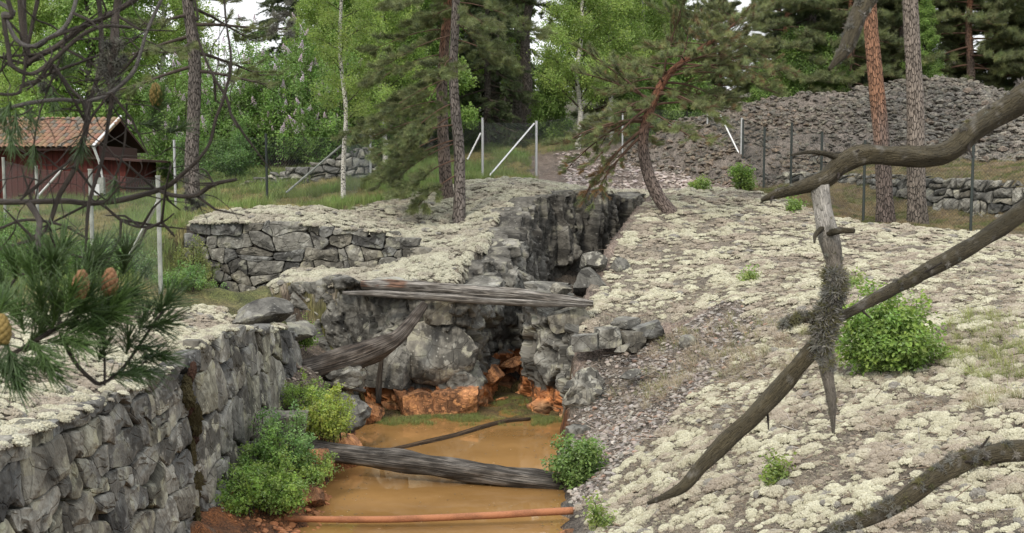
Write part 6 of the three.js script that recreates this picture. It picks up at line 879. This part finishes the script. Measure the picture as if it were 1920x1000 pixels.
  [[-0.786, 3.964, 1.91, 0.0011], [-0.777, 3.941, 1.9, 0.0009], [-0.782, 3.929, 1.92, 0.0008], [-0.743, 3.908, 1.88, 0.0006], [-0.742, 3.893, 1.91, 0.0005], [-0.716, 3.89, 1.9, 0.0004]],
  [[-0.842, 3.96, 1.89, 0.0016], [-0.823, 3.994, 1.89, 0.0014], [-0.825, 3.999, 1.9, 0.0012], [-0.827, 4.029, 1.9, 0.001], [-0.847, 4.042, 1.91, 0.0008], [-0.883, 4.059, 1.93, 0.0006]],
  [[-0.679, 4.169, 1.87, 0.0013], [-0.698, 4.162, 1.88, 0.0011], [-0.724, 4.159, 1.86, 0.0009], [-0.736, 4.155, 1.86, 0.0008], [-0.751, 4.163, 1.85, 0.0006], [-0.783, 4.169, 1.87, 0.0004]],
  [[-0.499, 3.982, 1.85, 0.0016], [-0.512, 4.009, 1.84, 0.0014], [-0.528, 4.01, 1.84, 0.0012], [-0.538, 4.004, 1.84, 0.001], [-0.556, 3.991, 1.83, 0.0008], [-0.562, 3.98, 1.85, 0.0006]],
  [[-0.713, 3.955, 1.85, 0.0017], [-0.691, 3.955, 1.86, 0.0015], [-0.669, 3.973, 1.85, 0.0013], [-0.654, 3.988, 1.84, 0.001], [-0.638, 4.008, 1.83, 0.0008], [-0.641, 4.026, 1.85, 0.0006]],
  [[-0.657, 4.336, 1.99, 0.0013], [-0.683, 4.335, 1.99, 0.0011], [-0.704, 4.332, 1.99, 0.0009], [-0.721, 4.324, 1.98, 0.0008], [-0.757, 4.315, 2.02, 0.0006], [-0.753, 4.29, 1.96, 0.0004]],
  [[-0.703, 4.223, 1.74, 0.0009], [-0.683, 4.226, 1.74, 0.0008], [-0.667, 4.236, 1.74, 0.0006], [-0.64, 4.229, 1.73, 0.0005], [-0.619, 4.234, 1.75, 0.0004], [-0.612, 4.237, 1.75, 0.0003]],
  [[-0.74, 4.213, 1.77, 0.0015], [-0.75, 4.203, 1.76, 0.0013], [-0.778, 4.209, 1.78, 0.0011], [-0.806, 4.21, 1.79, 0.0009], [-0.83, 4.218, 1.78, 0.0007], [-0.847, 4.22, 1.77, 0.0005]],
  [[-0.716, 4.053, 1.83, 0.001], [-0.7, 4.05, 1.82, 0.0009], [-0.687, 4.051, 1.84, 0.0008], [-0.657, 4.062, 1.83, 0.0006], [-0.65, 4.078, 1.86, 0.0005], [-0.654, 4.104, 1.86, 0.0004]],
  [[-0.826, 3.991, 1.93, 0.0016], [-0.855, 3.999, 1.93, 0.0014], [-0.875, 3.998, 1.95, 0.0012], [-0.897, 3.991, 1.92, 0.001], [-0.907, 3.981, 1.9, 0.0007], [-0.944, 3.95, 1.93, 0.0005]],
  [[-0.506, 3.987, 1.87, 0.0013], [-0.518, 3.996, 1.88, 0.0011], [-0.542, 4.012, 1.85, 0.001], [-0.558, 4.017, 1.88, 0.0008], [-0.583, 4.013, 1.87, 0.0006], [-0.616, 4.014, 1.91, 0.0005]],
  [[-0.88, 3.951, 2.02, 0.0017], [-0.869, 3.928, 2.02, 0.0015], [-0.858, 3.908, 2.03, 0.0013], [-0.844, 3.887, 2.02, 0.001], [-0.823, 3.877, 2.03, 0.0008], [-0.808, 3.881, 2.06, 0.0006]],
  [[-0.847, 3.895, 1.94, 0.0014], [-0.829, 3.9, 1.94, 0.0012], [-0.811, 3.904, 1.94, 0.001], [-0.783, 3.911, 1.94, 0.0009], [-0.757, 3.906, 1.91, 0.0007], [-0.746, 3.91, 1.93, 0.0005]],
  [[-0.746, 4.16, 1.72, 0.0011], [-0.721, 4.149, 1.72, 0.001], [-0.712, 4.129, 1.72, 0.0008], [-0.732, 4.12, 1.73, 0.0007], [-0.75, 4.1, 1.74, 0.0005], [-0.73, 4.089, 1.68, 0.0004]],
  [[-0.5, 4.202, 1.96, 0.0015], [-0.501, 4.171, 1.97, 0.0013], [-0.489, 4.165, 1.95, 0.0011], [-0.494, 4.143, 1.94, 0.0009], [-0.495, 4.129, 1.95, 0.0007], [-0.51, 4.096, 1.95, 0.0005]],
  [[-0.668, 4.301, 1.96, 0.0009], [-0.674, 4.306, 1.95, 0.0008], [-0.666, 4.335, 1.97, 0.0007], [-0.642, 4.34, 1.95, 0.0006], [-0.611, 4.33, 1.95, 0.0004], [-0.589, 4.328, 1.94, 0.0003]],
  [[-0.588, 3.963, 1.94, 0.0012], [-0.573, 3.967, 1.94, 0.0011], [-0.552, 3.952, 1.93, 0.0009], [-0.556, 3.936, 1.97, 0.0008], [-0.536, 3.922, 1.93, 0.0006], [-0.535, 3.886, 1.91, 0.0004]],
  [[-0.682, 4.205, 1.84, 0.0012], [-0.68, 4.213, 1.83, 0.001], [-0.677, 4.238, 1.83, 0.0009], [-0.669, 4.265, 1.83, 0.0007], [-0.648, 4.273, 1.83, 0.0006], [-0.652, 4.295, 1.89, 0.0004]],
  [[-0.607, 4.205, 1.81, 0.0011], [-0.628, 4.226, 1.81, 0.001], [-0.628, 4.232, 1.8, 0.0008], [-0.648, 4.249, 1.82, 0.0007], [-0.666, 4.245, 1.79, 0.0005], [-0.697, 4.257, 1.81, 0.0004]]];
const SHOOTS = [[-0.662, 3.773, 1.50, 0.60, 0.80], [-0.617, 3.795, 1.50, 0.90, 0.30], [-0.586, 3.816, 1.48, 0.90, 0.20], [-0.574, 3.835, 1.47, 0.50, 1.00], [-0.614, 3.815, 1.46, 0.20, 1.00], [-0.653, 3.809, 1.45, -0.20, 1.00], [-0.623, 3.838, 1.45, 0.10, 1.00], [-0.680, 3.827, 1.48, -0.40, 0.90], [-0.584, 3.839, 1.44, 0.40, 1.00], [-0.565, 3.810, 1.50, 1.00, 0.30], [-0.658, 3.861, 1.50, -0.10, 1.00], [-0.668, 3.785, 1.42, -0.60, 0.40], [-0.645, 3.774, 1.40, 0.30, -0.60], [-0.620, 3.778, 1.42, 0.60, -0.50], [-0.703, 3.847, 1.50, -0.30, 1.00], [-0.650, 3.872, 1.55, 0.20, 1.00], [-0.573, 3.791, 1.48, 1.00, 0.00], [-0.587, 3.779, 1.46, 0.90, -0.30], [-0.702, 3.872, 1.55, 0.00, 1.00], [-0.506, 3.809, 1.58, 0.70, 0.70], [-0.519, 3.786, 1.57, 0.90, 0.20], [-0.534, 3.756, 1.56, 0.90, -0.10], [-0.584, 3.787, 1.55, 0.00, 1.00], [-0.582, 3.750, 1.55, 0.40, 0.80], [-0.560, 3.719, 1.55, 0.80, 0.10], [-0.520, 3.741, 1.57, 0.90, 0.10], [-0.544, 3.725, 1.56, 0.70, -0.50], [-0.550, 3.764, 1.56, 0.20, 1.00], [-0.534, 3.793, 1.57, 0.20, 1.00], [-0.565, 3.803, 1.50, 0.95, 0.25], [-0.557, 3.821, 1.50, 0.90, 0.40], [-0.617, 3.776, 1.48, 0.80, 0.00], [-0.595, 3.791, 1.50, 0.97, 0.10], [-0.664, 3.816, 1.40, 0.30, 0.80], [-0.673, 3.760, 1.40, 0.50, -0.20], [-0.653, 3.753, 1.40, 0.60, -0.50], [-0.627, 3.757, 1.42, 0.80, -0.40], [-0.762, 4.082, 1.70, 0.00, -1.00], [-0.766, 4.129, 1.85, 0.20, -1.00], [-0.778, 4.098, 1.70, -0.40, -0.80], [-0.613, 4.114, 1.90, 0.30, 0.80], [-0.623, 4.087, 1.90, 1.00, -0.10], [-0.785, 4.099, 1.80, 0.30, -1.00], [-0.766, 4.182, 1.90, 0.30, 0.80], [-0.604, 4.128, 1.90, 0.10, 1.00], [-0.826, 4.037, 1.90, -0.20, -1.00], [-0.686, 3.982, 1.90, -0.20, -1.00], [-0.794, 4.059, 1.75, 0.20, -1.00], [-0.587, 4.079, 1.93, 0.90, 0.20], [-0.704, 4.048, 1.80, -0.30, -1.00]];
const CONES = [[-0.578, 3.840, 1.46, 0.15, 1.00], [-0.553, 3.839, 1.50, 0.10, 1.00], [-0.655, 3.788, 1.40, 0.00, 1.00], [-0.610, 4.123, 1.90, 0.00, 1.00]];

const mossWood = (x, y, D, a) => mix3(mix3([0.04, 0.034, 0.015], [0.078, 0.064, 0.034], clamp(0.5 + a * 1.2)), [0.2, 0.185, 0.155], smooth(0.32, 0.5, fbm2(x * 14 + 3, y * 14)) * 0.8);
const boughMat = std({ map: rep(T.grain, 7, 7), bumpMap: rep(T.barkBump, 9, 4), bumpScale: 0.006, vertexColors: true });
const tuftGeo = (() => { const r = rng(31), parts = []; for (let i = 0; i < 60; i++) { const d = new THREE.Vector3(r() * 2 - 1, r() * 1.6 - 0.5, r() * 2 - 1).normalize(), L = lerp(0.4, 1, r()), m = d.clone().multiplyScalar(L * 0.5).add(new THREE.Vector3((r() - 0.5) * 0.3, (r() - 0.5) * 0.3, (r() - 0.5) * 0.3)); parts.push(tube([new THREE.Vector3(), m, d.clone().multiplyScalar(L)], [0.045, 0.035, 0.012], 3, { cap: false })); } return mergeGeometries(parts); })();
function bough(parent, list, seed, o = {}) { const [p, r] = spline(list, Math.max(10, list.length * 9)), g = tube(p, r, o.sides ?? 16, { rough: 0.2, freq: 6, ridges: 0.12, seed }); paint(g, o.colour ?? mossWood); return mesh('bough', g, boughMat, parent); }
{
  const t = thing('dead_pine_tree', 'dead grey-brown pine boughs reaching in from the right close to the viewer', 'tree'), r = rng(71);
  const trunk = [[2.5, 1.8, 2.9, 0.16], [2.55, 3.2, 2.9, 0.14], [2.45, 4.6, 2.95, 0.12], [2.5, 6.2, 3.0, 0.09], [2.45, 7.5, 3, 0.04]], [tp, tr] = spline(trunk, 30); mesh('trunk', paint(tube(tp, tr, 14, { rough: 0.08 }), () => [0.3, 0.26, 0.23]), M.bark, t);
  for (const [k, end] of [['upper', [2.48, 4.75, 2.95, 0.06]], ['middle', [2.5, 4.3, 3.0, 0.05]], ['lower', [2.52, 3.2, 2.85, 0.055]], ['top', [2.46, 5.4, 2.9, 0.06]]]) DEAD[k].unshift(end);
  Object.entries(DEAD).forEach(([k, l], i) => bough(t, l, i * 3.7, k === 'hanging' ? { colour: (x, y, D, a) => mix3(mix3([0.12, 0.105, 0.08], [0.23, 0.205, 0.17], clamp(0.5 + a)), [0.5, 0.48, 0.44], smooth(0.12, 0.3, a) * smooth(3.8, 3.9, y) * 0.9) } : {}));
  const items = [], crust = (k, f0, f1, n, s, spread) => { const [p, rad] = spline(DEAD[k], 60); for (let i = 0; i < n; i++) { const f = Math.floor(lerp(f0, f1, r()) * 60), q = p[Math.min(60, f)].clone(), d = new THREE.Vector3(r() * 2 - 1, r() * 2 - 0.6, r() * 2 - 1).normalize(); q.addScaledVector(d, rad[Math.min(60, f)] * spread); items.push({ p: q, q: qTo(d, r() * 6.28), s: s * lerp(0.5, 1.2, r()), c: vary(r() < 0.3 ? [0.14, 0.135, 0.06] : [0.2, 0.195, 0.17], r, 0.35) }); } };
  crust('hanging', 0.42, 0.55, 130, 0.03, 1.0); crust('hanging', 0.57, 0.7, 170, 0.034, 1.0); crust('hanging', 0.72, 0.8, 40, 0.022, 0.95); crust('hanging', 0.8, 0.95, 22, 0.012, 0.9); crust('hanging', 0.05, 0.4, 40, 0.01, 0.95); crust('stub3', 0.3, 1, 60, 0.018, 0.9); crust('middle', 0.55, 0.63, 40, 0.016, 0.9); crust('middle', 0.3, 0.42, 26, 0.013, 1); crust('lower', 0.45, 0.95, 130, 0.018, 0.95); crust('lower', 0.35, 0.5, 34, 0.018, 1); crust('upper', 0.24, 0.42, 44, 0.013, 1); crust('upper', 0.12, 0.22, 20, 0.02, 0.9); crust('top', 0.5, 0.9, 26, 0.014, 0.9); crust('upper', 0.75, 0.95, 14, 0.01, 0.9);
  scatter('beard_lichen', tuftGeo, std({ color: white, roughness: 1 }), items, t).userData.kind = 'stuff';
  const snag = []; for (const k of ['middle', 'lower', 'upper']) { const [p, rad] = spline(DEAD[k], 50); for (let i = 0; i < 5; i++) { const f = Math.floor(lerp(8, 48, r())), d = new THREE.Vector3(r() - 0.5, r() - 0.6, r() - 0.3).normalize(); snag.push(tube([p[f], p[f].clone().addScaledVector(d, rad[f] + 0.012), p[f].clone().addScaledVector(d, rad[f] + 0.06 * r() * r() + 0.016).add(new THREE.Vector3((r() - 0.5) * 0.015, (r() - 0.5) * 0.015, 0))], [0.0042, 0.0032, 0.0018], 5)); } }
  snag.forEach((g) => mesh('twig', g, M.twig, t));
}
{
  const t = thing('live_pine_tree', 'leafy pine at the left edge with crooked twigs and long green needles', 'tree'), r = rng(72);
  const [tp, tr] = spline([[-1.5, 1.8, 1.9, 0.11], [-1.52, 3.2, 1.95, 0.1], [-1.46, 4.6, 1.9, 0.085], [-1.5, 6.4, 1.9, 0.05]], 26); mesh('trunk', paint(tube(tp, tr, 14, { rough: 0.08 }), () => [0.3, 0.26, 0.23]), M.bark, t);
  const darkWood = (x, y, D, a) => mix3([0.05, 0.04, 0.03], [0.11, 0.09, 0.075], clamp(0.45 + a)), greyTwig = (x, y, D, a) => mix3([0.13, 0.12, 0.105], [0.24, 0.225, 0.21], clamp(0.5 + a));
  const joins = { 0: [-1.46, 4.0, 2.05, 0.02], 3: [-1.48, 4.15, 1.9, 0.015], 4: [-1.47, 4.6, 1.85, 0.015], 7: [-1.47, 4.25, 1.9, 0.012], 13: [-1.46, 3.6, 1.75, 0.015] };
  TWIGS.forEach((l, i) => { if (joins[i]) l = [joins[i], ...l]; bough(t, l, i * 1.9, { sides: 9, colour: i === 3 || i === 4 ? greyTwig : darkWood }); });
  const links = [[5, 4.6, -0.9, 1.9], [6, 4.55, -0.95, 1.7], [8, 4.8, -0.7, 1.95], [9, 4.8, -0.8, 2.05], [2, 4.75, -0.7, 2.0], [19, 4.5, -0.9, 1.85]];
  for (const [i, y, x, D] of links) { const a = TWIGS[i][0]; bough(t, [[-1.46, y + 0.25, 1.92, 0.02], [x, y + 0.12, D, 0.014], [a[0], a[1] + 0.05, a[2], a[3]], a], i + 50, { sides: 8, colour: darkWood }); }
  for (let i = 0; i < 46; i++) { const l = TWIGS[Math.floor(r() * 13)], f = Math.floor(r() * (l.length - 1)), a = l[f], d = new THREE.Vector3(r() - 0.5, r() - 0.6, (r() - 0.5) * 0.6).normalize(), p = V(a[0], a[1], a[2]), L = lerp(0.03, 0.13, r()), b = p.clone().addScaledVector(d, L * 0.5).add(new THREE.Vector3((r() - 0.5) * 0.02, (r() - 0.5) * 0.02, 0)), e = p.clone().addScaledVector(d, L).add(new THREE.Vector3((r() - 0.5) * 0.04, (r() - 0.5) * 0.04, 0)); mesh('twig', tube([p, b, e], [0.0028, 0.0022, 0.001], 5), M.twig, t); }
  // one long-needled shoot, copied to the twig ends
  const shoot = (() => { const q = rng(5), parts = []; for (let i = 0; i < 64; i++) { const az = q() * 6.28, h = q() * 0.04, el = lerp(0.3, 1.2, q()) * (1 - h * 6), L = lerp(0.03, 0.05, q()), d = new THREE.Vector3(Math.cos(az) * Math.sin(el), Math.cos(el), Math.sin(az) * Math.sin(el)), s = new THREE.Vector3(0, h, 0), m = s.clone().addScaledVector(d, L * 0.5).add(new THREE.Vector3((q() - 0.5) * 0.006, 0.003, (q() - 0.5) * 0.006)); parts.push(tube([s, m, s.clone().addScaledVector(d, L).add(new THREE.Vector3(0, 0.004, 0))], [0.0008, 0.0008, 0.0003], 3, { cap: false })); } return mergeGeometries(parts); })();
  scatter('needles', shoot, std({ color: white, roughness: 0.45 }), SHOOTS.map(([x, y, D, dx, dy], i) => ({ p: V(x, y, D).addScaledVector(new THREE.Vector3(dx, dy, 0), -0.02), q: qTo(new THREE.Vector3(dx, dy, (r() - 0.5) * 0.7), r() * 6), s: i < 37 ? lerp(0.75, 1.05, r()) : 0.75, c: vary(i >= 19 && i < 29 ? [0.05, 0.09, 0.03] : [0.05, 0.095, 0.022], r, 0.35) })), t).userData.kind = 'stuff';
  scatter('needles', shoot, std({ color: white, roughness: 0.45 }), SHOOTS.slice(0, 12).map(([x, y, D, dx, dy]) => ({ p: V(x + (r() - 0.5) * 0.05, y + (r() - 0.5) * 0.05, D + 0.05 + r() * 0.08), q: qTo(new THREE.Vector3(dx + (r() - 0.5), dy, r() - 0.5), r() * 6), s: lerp(0.9, 1.2, r()), c: vary([0.045, 0.085, 0.022], r, 0.3) })), t).userData.kind = 'stuff';
  const cone = (() => { const parts = [], q = rng(6); for (let i = 0; i < 46; i++) { const v = i / 46, R = 0.012 * Math.sin(Math.PI * (0.18 + 0.75 * v)), g = new THREE.IcosahedronGeometry(0.0062, 1); g.scale(1, 1.3, 1); g.translate(Math.cos(i * 2.4) * R, v * 0.05, Math.sin(i * 2.4) * R); parts.push(g); } return mergeGeometries(parts); })();
  CONES.forEach(([x, y, D, dx, dy], i) => { const m = mesh('pollen_cone', cone, std({ color: i === 2 || i === 3 ? rgb(0.22, 0.155, 0.045) : rgb(0.2, 0.1, 0.045), roughness: 0.8 }), t); m.scale.setScalar(0.65); m.position.copy(V(x, y, D)); m.quaternion.copy(qTo(new THREE.Vector3(dx, dy, 0.1))); });
  const blobs = []; for (const [x, y, D, n, s] of [[-0.675, 4.2, 1.88, 26, 0.016], [-0.675, 4.16, 1.87, 22, 0.016], [-0.56, 3.97, 1.93, 16, 0.012], [-0.79, 4.18, 1.9, 14, 0.012], [-0.4, 4.28, 1.93, 16, 0.013]]) for (let i = 0; i < n; i++) blobs.push({ p: V(x + (r() - 0.5) * 0.035, y + (r() - 0.5) * 0.07, D + (r() - 0.5) * 0.03), q: qRand(r), s: s * lerp(0.6, 1.2, r()), c: vary([0.12, 0.12, 0.1], r, 0.3) });
  scatter('beard_lichen', tuftGeo, std({ color: white, roughness: 1 }), blobs, t).userData.kind = 'stuff';
}

renderer.render(scene, camera);
